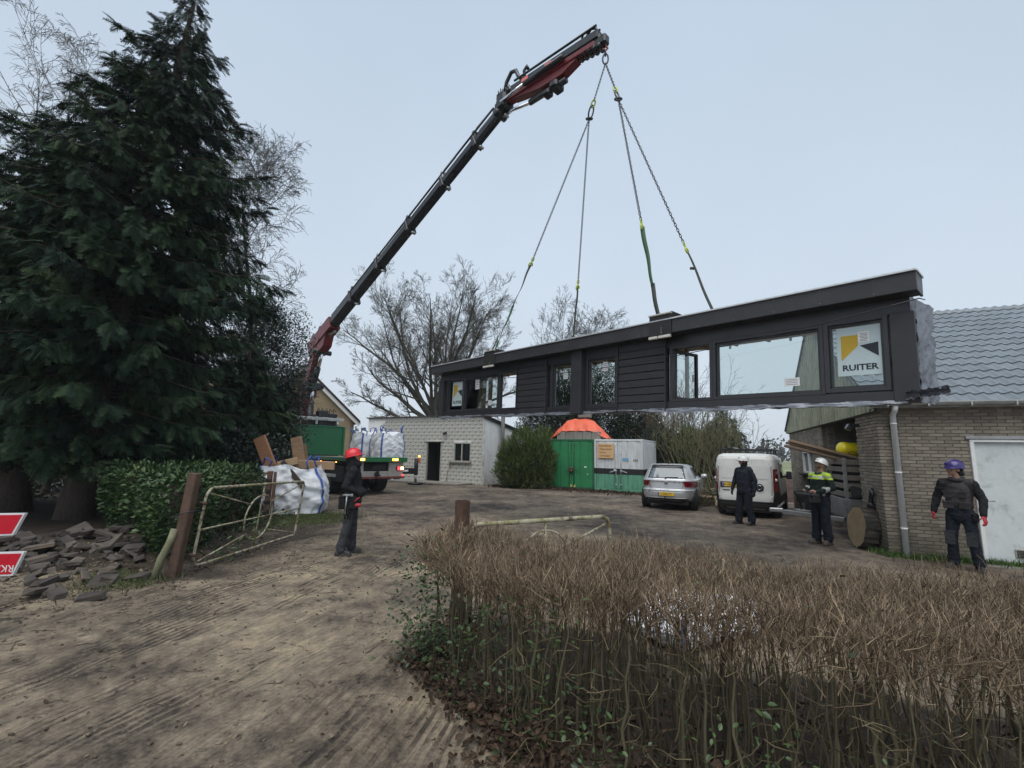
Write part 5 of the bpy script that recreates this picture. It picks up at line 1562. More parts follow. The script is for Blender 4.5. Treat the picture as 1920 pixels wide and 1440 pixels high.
def build_car():
    M = frame((5.07, 15.25, .02), (.885, -.466, 0))
    C = empty("parked_car", mw=M, label="silver hatchback parked with its tail to the yard before the bare coppice", cat="car")
    S = Shell([(.20, .20, 3.8, .74), (.30, .07, 3.96, .825), (.42, .01, 4.03, .86), (.55, .0, 4.05, .875), (.62, .02, 4.04, .876), (.655, .075, 4.0, .872),
               (.70, .085, 3.96, .87), (.86, .10, 3.7, .872), (.925, .09, 3.5, .868), (.955, .13, 3.1, .845), (1.0, .165, 2.9, .815), (1.2, .31, 2.45, .735), (1.35, .43, 2.1, .665), (1.395, .44, 1.95, .635), (1.42, .46, 1.85, .60), (1.45, .75, 1.6, .50), (1.462, 1.1, 1.4, .3)], 4.6)
    S.body().build("body", silver, C)
    S.patch([(-.60, .99), (.60, .99), (.50, 1.365), (-.50, 1.365)], .004).build("rear_window_surround", m_black, C)
    S.patch([(-.53, 1.015), (.53, 1.015), (.45, 1.32), (-.45, 1.32)], .009).build("rear_window", rglass, C)
    # side glass and pillars
    for sg in (1, -1):
        a0 = .0
        for (q0, q1) in ((-.38, -.05), (-.02, .50)):
            f = (lambda a: a) if sg > 0 else (lambda a: PI - a)
            S.apatch(f(q0), f(q1), .985, 1.34, .004, 8, 6, top=(f(q0 * .8), f(q1 * .8))).build("side_window", m_darkglass, C)
    # tail lamps wrap the corners
    for sg in (1, -1):
        l = S.patch([(sg * .57, .745), (sg * .866, .72), (sg * .864, .90), (sg * .52, .915)], .010, 14, 8)
        lo = l.build("tail_lamp", lens, C)
        S.patch([(sg * .62, .80), (sg * .80, .79), (sg * .80, .83), (sg * .61, .84)], .013, 8, 3).build("lamp_insert", surf("lens_dark", (.07, .003, .008), .2, bump=0), lo)
    # tailgate shut lines, bumper details
    def line(pts, r=.006, m=m_black, nm="shut_line"):
        b = MB(); b.tube([S.rear(x, z, .001) for x, z in pts], r, 5); b.build(nm, m, C)
    line([(-.52, .92), (-.52, .76), (-.47, .665), (.47, .665), (.52, .76), (.52, .92)])
    for k in range(1):
        b = MB(); b.grid(lambda u, v: S.rear(-.80 + 1.6 * u, .600 + .030 * v, .004 + .02 * math.sin(PI * v)), 24, 4); b.build("bumper_crease", silver, C)
    S.patch([(-.72, .21), (.72, .21), (.66, .36), (-.66, .36)], .006, 24, 4).build("lower_bumper", plast, C)
    b = MB(); b.tube([S.rear(x, .375 + .03 * (abs(x) > .5) * 0, .012) for x in np.linspace(-.66, .66, 15)], .014, 6); b.build("bumper_trim", surf("trim_silver", (.38, .39, .40), .35, metal=.4), C)
    S.patch([(-.32, .44), (.32, .44), (.40, .60), (-.40, .60)], .003, 12, 5).build("plate_recess", silver, C)
    plate(C, "J-294-FT", (0, -.022, .50))
    MB().cyl((0, -.16, .36), (0, .1, .30), .022, n=10).lathe([(0, .45), (.02, .445), (.027, .425), (.02, .40), (.015, .36)], 12, M=Matrix.Translation((0, -.16, 0))).build("tow_ball", m_black, C)
    # round emblem: ring with a V over a W
    ex = S.rear(0, .835, 0); R = upright((0, ex.y - .014, .835)); b = MB()
    b.lathe([(.0, .0), (.052, .0), (.052, .006), (.0, .006)], 24, 0, False, R)
    eo = b.build("emblem", plast, C)
    b = MB(); ring(b, (0, ex.y - .022, .835), (1, 0, 0), (0, 0, 1), .052, .052, .005, 24, 5)
    def st(p, q): b.bar((p[0], ex.y - .021, .835 + p[1]), (q[0], ex.y - .021, .835 + q[1]), .006, .010)
    st((-.020, .045), (0, .004)); st((0, .004), (.020, .045))
    for p, q in (((-.042, .022), (-.020, -.042)), ((-.020, -.042), (0, -.002)), ((0, -.002), (.020, -.042)), ((.020, -.042), (.042, .022))): st(p, q)
    b.build("emblem_mark", m_chrome, eo)
    wb = MB(); wp = S.rear(-.02, 1.02, .02); wq = S.rear(.36, 1.035, .02); wb.bar(wp, wq, .02, .022, 0, .004); wb.cyl(S.rear(-.02, 1.0, .0), S.rear(-.02, 1.01, .03), .03, n=10)
    wb.build("rear_wiper", m_black, C)
    MB().box((0, .46, 1.432), (1.05, .14, .018), 0, .006).build("spoiler", silver, C)
    MB().tube([(0, .72, 1.44), (0, .78, 1.47), (0, .95, 1.52)], [.03, .016, .006], 8).build("antenna", m_black, C)
    for sg in (1, -1):
        b = MB(); b.lathe([(0, -.10), (.07, -.09), (.09, -.02), (.08, .05), (0, .06)], 14, 0, True, Matrix.Translation((sg * .97, 2.55, 1.02)) @ Matrix.Rotation(PI / 2 * sg, 4, 'Y') @ Matrix.Scale(1.3, 4, (0, 0, 1)))
        b.bar((sg * .82, 2.58, .98), (sg * .95, 2.55, 1.0), .05, .03); b.build("wing_mirror", silver, C)
        b = MB(); q = [S.p((-.02 if sg > 0 else PI + .02) , z, .004) for z in (.35, .5, .7, .9)]; b.tube(q, .006, 5); b.build("shut_line", m_black, C)
        b = MB(); b.tube([S.p((-.12 if sg > 0 else PI + .12) , .86, .02), S.p((-.05 if sg > 0 else PI + .05), .86, .02)], .016, 6); b.build("door_handle", silver, C)
    arch = MB()
    for y in (.80, 3.35):
        for sg in (1, -1):
            arch.cyl((sg * .68, y, .31), (sg * .872, y, .31), .355, n=24)
    arch.box((0, 2.0, .26), (1.3, 3.6, .2)); arch.build("underbody", m_dark, C)
    for y in (.80, 3.35):
        for sg in (1, -1): wheel(C, (sg * .775, y, .315), (sg, 0, 0), .315, .205)
build_car()

def build_van():
    M = frame((6.98, 13.93, 0.0), (.83, -.56, 0))
    V = empty("parked_van", mw=M, label="white delivery van with roof bars parked between the car and the barn", cat="van")
    S = Shell([(.24, .10, 4.2, .78), (.34, .02, 4.25, .845), (.55, .0, 4.3, .865), (.75, .015, 4.3, .872), (1.0, .02, 4.1, .872), (1.12, .03, 3.5, .868), (1.5, .055, 3.0, .845), (1.70, .085, 2.75, .815), (1.80, .13, 2.6, .765), (1.855, .26, 2.4, .66), (1.875, .7, 2.0, .4)], 8.0)
    S.body().build("body", vanw, V)
    # doors: asymmetrical leaves, pressed window panels
    def line(pts, r=.007, nm="shut_line"):
        b = MB(); b.tube([S.rear(x, z, .001) for x, z in pts], r, 5); b.build(nm, plast, V)
    line([(-.66, .48), (-.70, .7), (-.72, 1.1), (-.70, 1.5), (-.62, 1.76), (.62, 1.76), (.70, 1.5), (.72, 1.1), (.70, .7), (.66, .48), (-.66, .48)])
    line([(.16, .48), (.16, 1.76)])
    for (a, b_, c, d) in ((-.62, .10, -.54, .10), (.22, .62, .22, .54)):
        S.patch([(a, 1.12), (b_, 1.12), (d, 1.66), (c, 1.66)], .009, 10, 8).build("blank_window", vanw, V)
        line([(a, 1.12), (b_, 1.12), (d, 1.66), (c, 1.66), (a, 1.12)], .005, "panel_edge")
    # lamps
    for sg in (1, -1):
        lo = S.patch([(sg * .735, .76), (sg * .868, .76), (sg * .840, 1.42), (sg * .745, 1.42)], .012, 8, 14).build("tail_lamp", lens, V)
        MB().lathe([(0, 0), (.05, .0), (.045, .012), (0, .016)], 16, M=upright(S.rear(sg * .80, 1.10, .016))).build("clear_lens", lens2, lo)
        S.patch([(sg * .70, .40), (sg * .868, .40), (sg * .864, .77), (sg * .75, .77)], .010, 8, 6).build("bumper_corner", plast, V)
    S.patch([(-.84, .26), (.84, .26), (.855, .455), (-.855, .455)], .018, 24, 5).build("bumper", plast, V)
    b = MB(); b.tube([S.rear(x, .46, .02) for x in np.linspace(-.83, .83, 17)], .02, 6); b.build("bumper_step", plast, V)
    b = MB().box((-.42, .018, .93), (.50, .03, .17), 0, .012); b.build("plate_recess", m_black, V)
    plate(V, "V-487-KJ", (-.40, -.002, .925), .42, .11)
    MB().box((-.50, .006, .77), (.20, .01, .022), 0, .003).build("model_strip", plast, V)
    R = upright((.40, .0, .88)); b = MB().lathe([(0, .0), (.105, 0), (.11, .012), (.09, .024), (0, .02)], 24, M=R); eo = b.build("round_emblem", plast, V)
    b = MB(); ring(b, (.40, -.026, .88), (1, 0, 0), (0, 0, 1), .06, .06, .007, 20, 5); b.bar((.36, -.026, .87), (.44, -.026, .89), .01, .012); b.build("emblem_mark", m_chrome, eo)
    MB().box((.22, .008, .90), (.05, .03, .12), 0, .01).build("door_handle", plast, V)
    for (x, z) in ((-.70, .62), (-.71, 1.5), (.70, .62), (.71, 1.5)): MB().box((x, S.rear(x, z).y - .005, z), (.04, .03, .07), 0, .008).build("hinge", vanw, V)
    for sg in (1, -1):
        b = MB().box((sg * 1.0, 2.95, 1.18), (.16, .10, .26), 0, .03).bar((sg * .86, 2.98, 1.12), (sg * .95, 2.95, 1.14), .05, .06); b.build("wing_mirror", plast, V)
        S.apatch(-.02 if sg > 0 else PI + .02, .42 if sg > 0 else PI - .42, 1.12, 1.62, .004).build("side_window", m_darkglass, V)
        S.apatch(-.5 if sg > 0 else PI + .5, .3 if sg > 0 else PI - .3, .36, .62, .008).build("side_cladding", plast, V)
    rk = MB()
    for y in (.55, 1.5, 2.3):
        rk.bar((-.72, y, 1.985), (.76, y, 1.985), .05, .045, 0, .006)
        for sg in (1, -1): rk.box((sg * .70, y, 1.92), (.04, .06, .14), 0, .006)
    rk.bar((-.74, .5, 1.97), (-.74, 2.4, 1.97), .03, .06)
    rk.cyl((-.45, .5, 2.02), (-.45, 2.3, 2.02), .05, n=8)
    rk.build("roof_rack", m_black, V)
    MB().box((0, 2.0, .26), (1.3, 3.8, .2)).build("underbody", m_dark, V)
    for y in (.80, 3.4):
        for sg in (1, -1): wheel(V, (sg * .765, y, .33), (sg, 0, 0), .33, .205)
build_van()

def build_trailer():
    M = frame(BA, BW)
    T = empty("goods_trailer", mw=M, label="grey trailer with slatted sides parked in the barn opening", cat="trailer")
    x0, x1, y0, y1 = -.22, 1.9, 1.50, 2.95
    al = surf("trailer_grey", (.21, .215, .215), .5, metal=.4, var=.25, dirt=.5, scale=3)
    sl = surf("weathered_slat", (.15, .135, .115), .85, var=.3, stretch=(1, 6, 1))
    MB().box(((x0 + x1) / 2, (y0 + y1) / 2, .46), (x1 - x0, y1 - y0, .06), 0, .006).build("floor", al, T)
    p = MB()
    p.box((x0, (y0 + y1) / 2, .68), (.04, y1 - y0, .40), 0, .006); p.box(((x0 + x1) / 2, y0, .68), (x1 - x0, .04, .40), 0, .006); p.box(((x0 + x1) / 2, y1, .68), (x1 - x0, .04, .40), 0, .006)
    p.build("side_panel", al, T)
    for y in (y0 + .02, y1 - .02): MB().box((x0 + .02, y, 1.12), (.07, .07, 1.3), 0, .008).build("corner_post", al, T)
    for z in (.98, 1.16, 1.34, 1.52, 1.68):
        MB().box((x0 + .01, (y0 + y1) / 2, z), (.03, y1 - y0 - .08, .11), 0, .006).build("slat", sl, T)
        MB().box(((x0 + x1) / 2, y0 + .01, z), (x1 - x0 - .1, .03, .11), 0, .006).build("slat", sl, T)
    db = MB().bar((x0, y0 + .2, .42), (-1.35, (y0 + y1) / 2, .47), .08, .10, 0, .008).bar((x0, y1 - .2, .42), (-1.35, (y0 + y1) / 2, .47), .08, .10, 0, .008).box((-.85, (y0 + y1) / 2, .52), (.45, .30, .05), 0, .006)
    db.build("drawbar", al, T)
    MB().box((-1.48, (y0 + y1) / 2, .50), (.30, .09, .10), 0, .02).bar((-1.45, (y0 + y1) / 2, .55), (-1.30, (y0 + y1) / 2, .70), .03, .03).build("coupling", m_steel, T)
    MB().box((-.72, (y0 + y1) / 2 + .05, .62), (.32, .24, .20), 0, .02).tube([(-.95, (y0 + y1) / 2, .52), (-.98, (y0 + y1) / 2, .75), (-1.02, (y0 + y1) / 2, .98)], .02, 6).build("brake_lever", m_black, T)
    j = MB().cyl((-.78, y0 + .45, .15), (-.78, y0 + .45, .85), .03, n=10).bar((-.78, y0 + .45, .22), (-.70, y0 + .42, .12), .05, .05)
    jo = j.build("jockey_leg", m_black, T)
    wheel(T, (-.66, y0 + .38, .105), (.35, .9, 0), .105, .07, "jockey_wheel")
    for y in (y0 - .12, y1 + .12): wheel(T, (1.05, y, .30), (0, -1 if y < 2 else 1, 0), .30, .18)
    MB().box((1.05, y0 - .12, .64), (.75, .22, .03), 0, .01).build("mudguard", m_blackmat, T)
    MB().box((x0 - .03, y1 - .1, .55), (.03, .2, .1), 0, .006).build("tail_board_lamp", lens, T)
    # black net over the load
    b = MB()
    def fn(u, v):
        x = x0 + .08 + (x1 - x0) * u; y = y0 - .03 + (y1 - y0 + .05) * v
        e = min(1, min(v, 1 - v) * 9)
        return (x, y - (1 - e) * .03, .95 + e * (.72 + .10 * math.sin(x * 5) * math.sin(y * 4)) + .02 * math.sin(x * 23 + y * 31))
    b.grid(fn, 30, 30)
    o = b.build("load_net", surf("black_net", (.02, .021, .022), .9, var=.4, scale=20, bump=.8, bscale=60, bdist=.02)); o.matrix_world = M
    tag(o, "black net covering the load of the grey trailer", "load net")
    # yellow roll on top, slightly puffy, with printed outlines
    yel = surf("yellow_wrap", (.70, .58, .01), .35, var=.06, bump=.25, bscale=9, bdist=.02)
    b = MB()
    def rl(u, v):
        a = 2 * PI * u; e = min(1, min(v, 1 - v) * 12) ** .4
        return (-.10 + 1.35 * v, 2.50 + (.26 * e) * math.cos(a), 1.96 + .185 * e * math.sin(a) + .012 * math.sin(v * 19))
    b.grid(rl, 28, 30, closed_u=True)
    r = empty("insulation_roll", mw=M, label="bright yellow wrapped roll lying on top of the trailer load", cat="roll")
    b.build("wrap", yel, r)
    g = MB()
    for (v0, v1, a0, a1) in ((.15, .34, 3.3, 4.0), (.55, .9, 3.2, 4.3)):
        pts = [(v0, a0), (v1, a0), (v1, a1), (v0, a1), (v0, a0)]
        pp = []
        for (p, q) in zip(pts, pts[1:]):
            for k in range(8):
                v = p[0] + (q[0] - p[0]) * k / 8; a = p[1] + (q[1] - p[1]) * k / 8
                pp.append((-.10 + 1.35 * v, 2.50 + .263 * math.cos(a), 1.96 + .188 * math.sin(a) + .012 * math.sin(v * 19)))
        g.tube(pp, .004, 4)
    for k in range(9): g.box((.25 + k * .09, 2.44, 2.150 + .004 * math.sin(k)), (.05, .10, .006))
    g.build("print", m_black, r)
    # planks on the trailer pointing out over its front
    pw = surf("pale_plank", (.26, .18, .115), .7, var=.25, scale=3, stretch=(1.2, 9, 9)); dk = surf("brown_plank", (.17, .12, .085), .75, var=.3, stretch=(1, 8, 8))
    for k, (dy, dz, m, lb) in enumerate(((0, -.03, dk, "lowest dark plank sticking out over the trailer front"), (.03, .045, dk, "middle brown plank of the stack over the trailer front"), (-.02, .09, pw, "topmost pale plank of the stack over the trailer front"))):
        A = M.inverted() @ Vector((6.62 + .05 * k, 11.15, 2.07)); B = Vector((.30, 2.15, 1.66))
        o = MB().bar(A + Vector((0, dy, dz)), B + Vector((0, dy, dz)), .22, .055, 0, .005).build("timber_plank", m); o.matrix_world = M
        tag(o, lb, "plank", "planks on the trailer")
    # slice of a thick tree trunk leaning on the pier, with a black bent pipe
    bark = NT("bark_rough"); n = bark.noise(1, 6, stretch=(4, 14, 14), rough=.7); bark.color(bark.ramp(n, [(.35, (.012, .011, .010)), (.5, (.045, .038, .032)), (.65, (.10, .085, .07))])); bark.set(Roughness=.95); bark.bump(n, 1.0, .03)
    cut = NT("cut_wood"); tc = cut.coord(); wv = cut.new("TexWave", wave_type='RINGS', rings_direction='X', Scale=9.0, Distortion=2.5); wv.inputs['Detail'].default_value = 3; cut.link(tc, wv.inputs['Vector'])
    cut.color(cut.mix(.5, cut.ramp(wv.outputs[0], [(.2, (.22, .155, .085)), (.8, (.36, .27, .16))]), cut.ramp(cut.noise(5, 5), [(.3, (.17, .12, .065)), (.7, (.40, .31, .19))]))); cut.set(Roughness=.85); cut.bump(cut.noise(40, 4), .3, .01)
    L = empty("log_slice", mw=M @ Matrix.Translation((-.20, .62, .415)) @ Matrix.Rotation(.10, 4, 'Y') @ Matrix.Rotation(.13, 4, 'Z'), label="thick round slice of a tree trunk leaning on the barn corner", cat="log")
    def rr(a): return .40 + .012 * math.sin(3 * a + 1) + .010 * math.sin(7 * a) + .007 * math.sin(17 * a) + .006 * math.sin(29 * a)
    b = MB(); b.grid(lambda u, v: (-.12 + .24 * v, rr(2 * PI * u) * math.cos(2 * PI * u), rr(2 * PI * u) * math.sin(2 * PI * u)), 90, 4, closed_u=True); b.build("bark", bark.mat, L)
    b = MB(); b.grid(lambda u, v: (-.120 - .003 * v, (rr(2 * PI * u) - .012) * (1 - v * .999) * math.cos(2 * PI * u), (rr(2 * PI * u) - .012) * (1 - v * .999) * math.sin(2 * PI * u)), 60, 5, closed_u=True); b.build("cut_face", cut.mat, L)
    b = MB(); b.tube([(-.05, .55, .82), (-.05, .55, .95), (-.05, .50, 1.10), (-.06, .42, 1.16), (-.07, .36, 1.10), (-.07, .35, 1.03)], [.055, .04, .035, .035, .035, .035], 10); b.cyl((-.05, .55, .80), (-.05, .55, .90), .075, n=12)
    o = b.build("bent_pipe", m_black); o.matrix_world = M; tag(o, "black bent pipe standing against the barn pier behind the log slice", "pipe")
build_trailer()
# ================================================================ PEOPLE
def capsule(mb, p0, p1, r0, r1, sx=1.0, n=14, k=4):
    p0, p1 = Vector(p0), Vector(p1)
    d = (p1 - p0); L = d.length
    z = d.normalized() if L > 1e-6 else Vector((0, 0, 1))
    x = Vector((1, 0, 0)); x = (x - z * x.dot(z)); x = x.normalized() if x.length > .05 else Vector((0, 1, 0)); y = z.cross(x)
    rings = []
    for i in range(k + 1):
        a = -PI / 2 + PI / 2 * i / k; rings.append((p0 + z * (r0 * math.sin(a)), r0 * math.cos(a)))
    for i in range(k + 1):
        a = PI / 2 * i / k; rings.append((p1 + z * (r1 * math.sin(a)), r1 * math.cos(a)))
    vs, fs = [], []
    for c, r in rings:
        for j in range(n):
            t = 2 * PI * j / n; vs.append(c + x * (max(r, 1e-4) * sx * math.cos(t)) + y * (max(r, 1e-4) * math.sin(t)))
    for i in range(len(rings) - 1):
        for j in range(n):
            fs.append((i * n + j, i * n + (j + 1) % n, (i + 1) * n + (j + 1) % n, (i + 1) * n + j))
    fs.append(tuple(range(n))[::-1]); fs.append(tuple(range((len(rings) - 1) * n, len(rings) * n)))
    mb.add(vs, fs, 0, True)
def ellip(mb, c, r, R=None, n=18, k=12):
    vs, fs = [], []
    R = R or Matrix.Identity(3)
    for i in range(k + 1):
        a = -PI / 2 + PI * i / k
        for j in range(n):
            t = 2 * PI * j / n
            v = Vector((r[0] * max(math.cos(a), 1e-3) * math.cos(t), r[1] * max(math.cos(a), 1e-3) * math.sin(t), r[2] * math.sin(a)))
            vs.append(Vector(c) + R @ v)
    for i in range(k):
        for j in range(n): fs.append((i * n + j, i * n + (j + 1) % n, (i + 1) * n + (j + 1) % n, (i + 1) * n + j))
    fs.append(tuple(range(n))[::-1]); fs.append(tuple(range(k * n, (k + 1) * n)))
    mb.add(vs, fs, 0, True)

def skin(mb, name, mat, parent, vox=.011, smooth=4, fold=0.0, fscale=9, seed=0, mats=None, matfn=None):
    """union of overlapping solids -> one continuous surface"""
    me = mb.mesh(name + "_src", mat)
    o = bpy.data.objects.new(name, me); COL.objects.link(o)
    r = o.modifiers.new("r", 'REMESH'); r.mode = 'VOXEL'; r.voxel_size = vox; r.use_smooth_shade = True
    s = o.modifiers.new("s", 'SMOOTH'); s.factor = .5; s.iterations = smooth
    dg = bpy.context.evaluated_depsgraph_get()
    out = bpy.data.meshes.new_from_object(o.evaluated_get(dg)); out.name = name
    bpy.data.objects.remove(o); bpy.data.meshes.remove(me)
    n = len(out.vertices)
    co = np.empty(n * 3, dtype=np.float32); out.vertices.foreach_get("co", co); co = co.reshape(-1, 3)
    if fold:
        no = np.empty(n * 3, dtype=np.float32); out.vertex_normals.foreach_get("vector", no); no = no.reshape(-1, 3)
        f1 = fbm(co[:, 0] * fscale + co[:, 1] * fscale * .8 + seed, co[:, 2] * fscale * 1.7 + co[:, 1] * 3, 4, seed)
        rid = 1 - np.abs(2 * f1 - 1) * 2.2
        co = co + no * (fold * (rid - .35))[:, None]
        out.vertices.foreach_set("co", co.astype(np.float32).ravel())
    out.materials.clear()
    for m in (mats or [mat]): out.materials.append(m)
    if matfn is not None:
        ci = np.array([p.center[:] for p in out.polygons])
        out.polygons.foreach_set("material_index", matfn(ci).astype(np.int32))
    out.polygons.foreach_set("use_smooth", np.ones(len(out.polygons), dtype=bool))
    out.update()
    return link_mesh(name, out, parent)

skin_m = surf("skin", (.40, .235, .17), .55, var=.10, scale=12, bump=.1)
def cloth(name, col, **kw):
    m = surf(name, col, .9, var=.35, scale=5, bump=0, spec=.14, **kw)
    t = NT.__new__(NT); t.mat = m; t.n, t.l = m.node_tree.nodes, m.node_tree.links; t.b = t.n["Principled BSDF"]; t.tc = None
    w = t.noise(9, 4, rough=.55, dist=1.6, stretch=(1, 1, .65)); f = t.noise(160, 2)
    t.bump(t.mix(.08, t.math('ABSOLUTE', t.math('SUBTRACT', w, .5)), f), .9, .05)
    return m
jet = cloth("black_cloth", (.019, .020, .022)); char = cloth("charcoal_cloth", (.046, .048, .054)); navy = cloth("navy_cloth", (.019, .023, .032))
vestm = cloth("vest_grey", (.050, .047, .049)); greenblack = cloth("dark_green_cloth", (.016, .024, .021)); boot = surf("boot_leather", (.022, .02, .019), .6, var=.4, scale=12, dirt=.5, dirtcol=(.08, .065, .05)); bootbrown = surf("boot_brown", (.075, .06, .052), .65, var=.3, dirt=.4)
hiv = surf("hi_vis_yellow", (.42, .62, .03), .7, var=.12, bump=.2); refl = surf("reflective_grey", (.33, .34, .33), .4, var=.1, bump=.05)
redg = surf("red_glove", (.36, .022, .035), .7, var=.25, scale=14, bump=.3); blackg = surf("dark_glove", (.018, .016, .018), .8, bump=.3)
hel_red = surf("helmet_red", (.62, .025, .035), .28, var=.06, bump=0); hel_white = surf("helmet_white", (.66, .66, .66), .3, var=.04, bump=0); hel_pur = surf("helmet_purple", (.042, .030, .15), .22, var=.08, bump=0)
eye_w = surf("eye_white", (.6, .58, .55), .3, bump=0); eye_d = surf("eye_dark", (.02, .015, .012), .2, bump=0); hair_m = surf("dark_hair", (.025, .018, .014), .7, bump=.4)
beard_m = surf("stubble", (.16, .095, .07), .8, var=.3, scale=30)

def hand(mb, w, d, palm_n, thumb, curl=.5, r=.0095):
    """palm and five separate fingers. w wrist, d direction of the hand, palm_n palm normal, thumb: side of the thumb"""
    w, d, pn, th = Vector(w), Vector(d).normalized(), Vector(palm_n).normalized(), Vector(thumb).normalized()
    ellip_pts = [(w, .030), (w + d * .05, .036), (w + d * .085, .036)]
    for s in (-.028, -.010, .010, .028):
        capsule(mb, w + d * .01 + th * s * .6, w + d * .085 + th * s, .0185, .0155)
    for s, L in ((.030, .072), (.011, .082), (-.009, .076), (-.029, .060)):
        p = w + d * .085 + th * s; a = 0.0
        seg = [.44, .31, .25]
        for k, f in enumerate(seg):
            a += curl * (0.75 if k == 0 else 1.0)
            q = p + (d * math.cos(a) + pn * math.sin(a)) * (L * f)
            capsule(mb, p, q, r * (1 - .09 * k), r * (1 - .09 * (k + 1)), n=10, k=3); p = q
    p = w + d * .022 + th * .032
    q = p + (d * .55 + th * .75 + pn * .25).normalized() * .040; capsule(mb, p, q, .0145, .0115, n=10, k=3)
    p2 = q + (d * .8 + th * .25 + pn * (.35 + curl * .3)).normalized() * .033; capsule(mb, q, p2, .0115, .0095, n=10, k=3)

def person(label, loc, face, J, look=(0, 0), outfit=None, props=None, scale=1.0):
    """J: joints in local space (x right, y forward, z up, metres); look=(turn left +, tilt up +)"""
    rz = math.atan2(-face[0], face[1])
    P = empty("person", loc=loc, rz=rz, label=label, cat="person")
    P.scale = (scale,) * 3
    V = {k: Vector(v) for k, v in J.items() if not k.startswith('hand')}
    hip, chest, neck = V['hip'], V['chest'], V['neck']
    Rh = Matrix.Rotation(look[0], 3, 'Z') @ Matrix.Rotation(look[1], 3, 'X')
    hb = neck + Vector((0, .005, .035))
    H = lambda x, y, z: hb + Rh @ Vector((x, y, z))
    # ---- body: one continuous figure
    b = MB()
    ellip(b, H(0, .02, .125), (.077, .096, .102), Rh); ellip(b, H(0, .045, .065), (.056, .068, .062), Rh); ellip(b, H(0, .072, .028), (.032, .030, .026), Rh)
    capsule(b, H(0, .108, .110), H(0, .126, .076), .009, .0145, n=10); capsule(b, H(-.013, .116, .074), H(.013, .116, .074), .009, .009, n=10)
    capsule(b, H(-.036, .100, .128), H(.036, .100, .128), .012, .012, n=10)         # brow
    capsule(b, H(-.020, .106, .043), H(.020, .106, .043), .0075, .0075, n=10); capsule(b, H(-.017, .103, .031), H(.017, .103, .031), .0085, .0085, n=10)
    for s in (-1, 1):
        ellip(b, H(s * .077, .005, .085), (.010, .020, .032), Rh); ellip(b, H(s * .045, .085, .078), (.020, .018, .018), Rh)
    capsule(b, neck + Vector((0, -.015, -.05)), H(0, .0, .05), .058, .054)
    capsule(b, hip, chest, .115, .115, 1.15); capsule(b, V['shL'] + Vector((.05, 0, -.03)), V['shR'] + Vector((-.05, 0, -.03)), .05, .05)
    for s in "LR":
        capsule(b, V['sh' + s], V['el' + s], .047, .037); capsule(b, V['el' + s], V['wr' + s], .038, .026)
        capsule(b, V['hp' + s], V['kn' + s], .075, .05); capsule(b, V['kn' + s], V['an' + s], .052, .036); capsule(b, V['an' + s], V['an' + s].lerp(V['toe' + s], .45), .033, .024)
    for s in "LR":
        hd = J.get('hand' + s)
        if hd and not outfit.get('gloves'): hand(b, V['wr' + s] + Vector(hd[0]) * .02, hd[0], hd[1], hd[2], hd[3])
    skin(b, "body", skin_m, P, .0095, 2)
    if outfit.get('gloves'):
        for s in "LR":
            hd = J.get('hand' + s)
            if not hd: continue
            g = MB(); hand(g, V['wr' + s] + Vector(hd[0]) * .02, hd[0], hd[1], hd[2], hd[3], r=.0115); capsule(g, V['wr' + s] - Vector(hd[0]) * .03, V['wr' + s] + Vector(hd[0]) * .03, .036, .034)
            skin(g, "glove", outfit['gloves'], P, .006, 2)
    # ---- eyes
    for s in (-1, 1):
        MB().lathe([(0, .012), (.007, .009), (.011, 0), (.007, -.009), (0, -.012)], 10, M=Matrix.Translation(H(s * .031, .098, .098))).build("eye", eye_w, P)
        MB().lathe([(0, .006), (.004, .004), (.006, 0), (.004, -.004), (0, -.006)], 10, M=Matrix.Translation(H(s * .031, .1065, .098))).build("pupil", eye_d, P)
        MB().bar(H(s * .016, .1135, .118), H(s * .050, .104, .118), .006, .007).build("eyebrow", hair_m, P)
    MB().bar(H(-.020, .1125, .0375), H(.020, .1125, .0375), .004, .0035).build("mouth_line", surf("lip_line", (.16, .05, .045), .6, bump=0), P)
    # ---- trousers
    t = MB(); w = outfit.get('fat', 1.0)
    capsule(t, hip + Vector((0, 0, .03)), hip + Vector((0, 0, -.06)), .142 * w, .146 * w, 1.12)
    for s in "LR":
        capsule(t, V['hp' + s], V['kn' + s], .098 * w, .073 * w); capsule(t, V['kn' + s], V['an' + s] + Vector((0, 0, .02)), .075 * w, .070 * w)
        for k in range(3):                                     # creases bunching above the boot
            q = V['an' + s] + Vector((0, .005 * (-1) ** k, .03 + .035 * k)); capsule(t, q, q + Vector((0, 0, .004)), .078 * w, .078 * w)
    skin(t, "trousers", outfit['trousers'], P, .014, 2, .009, 8, 3)
    # ---- boots
    for s in "LR":
        bt = MB(); a, to = V['an' + s], V['toe' + s]
        hh = outfit.get('boot_h', .10)
        d = (to - a); d.z = 0; d.normalize()
        base = Vector((a.x, a.y, .0))
        capsule(bt, base + d * -.055 + Vector((0, 0, .045)), base + d * .13 + Vector((0, 0, .040)), .045, .043)
        capsule(bt, base + d * .02 + Vector((0, 0, .075)), base + d * .115 + Vector((0, 0, .052)), .048, .040)
        capsule(bt, base + Vector((0, 0, .06)), Vector((a.x, a.y, .07)) + (V['kn' + s] - a).normalized() * hh, .052, .060 if hh < .15 else .070)
        bt.box(tuple(base + d * .04 + Vector((0, 0, .014))), (.10, .10, .028)); bt.box(tuple(base + d * .04 + Vector((0, 0, .013))), (.088, .27, .026), 0, .008, R=Euler((0, 0, math.atan2(-d.x, d.y))))
        skin(bt, "boot", outfit['boots'], P, .0095, 2, .004 if hh > .15 else .002, 14, 2)
    # ---- jacket with sleeves
    j = MB(); jh = outfit.get('hem', -.06)
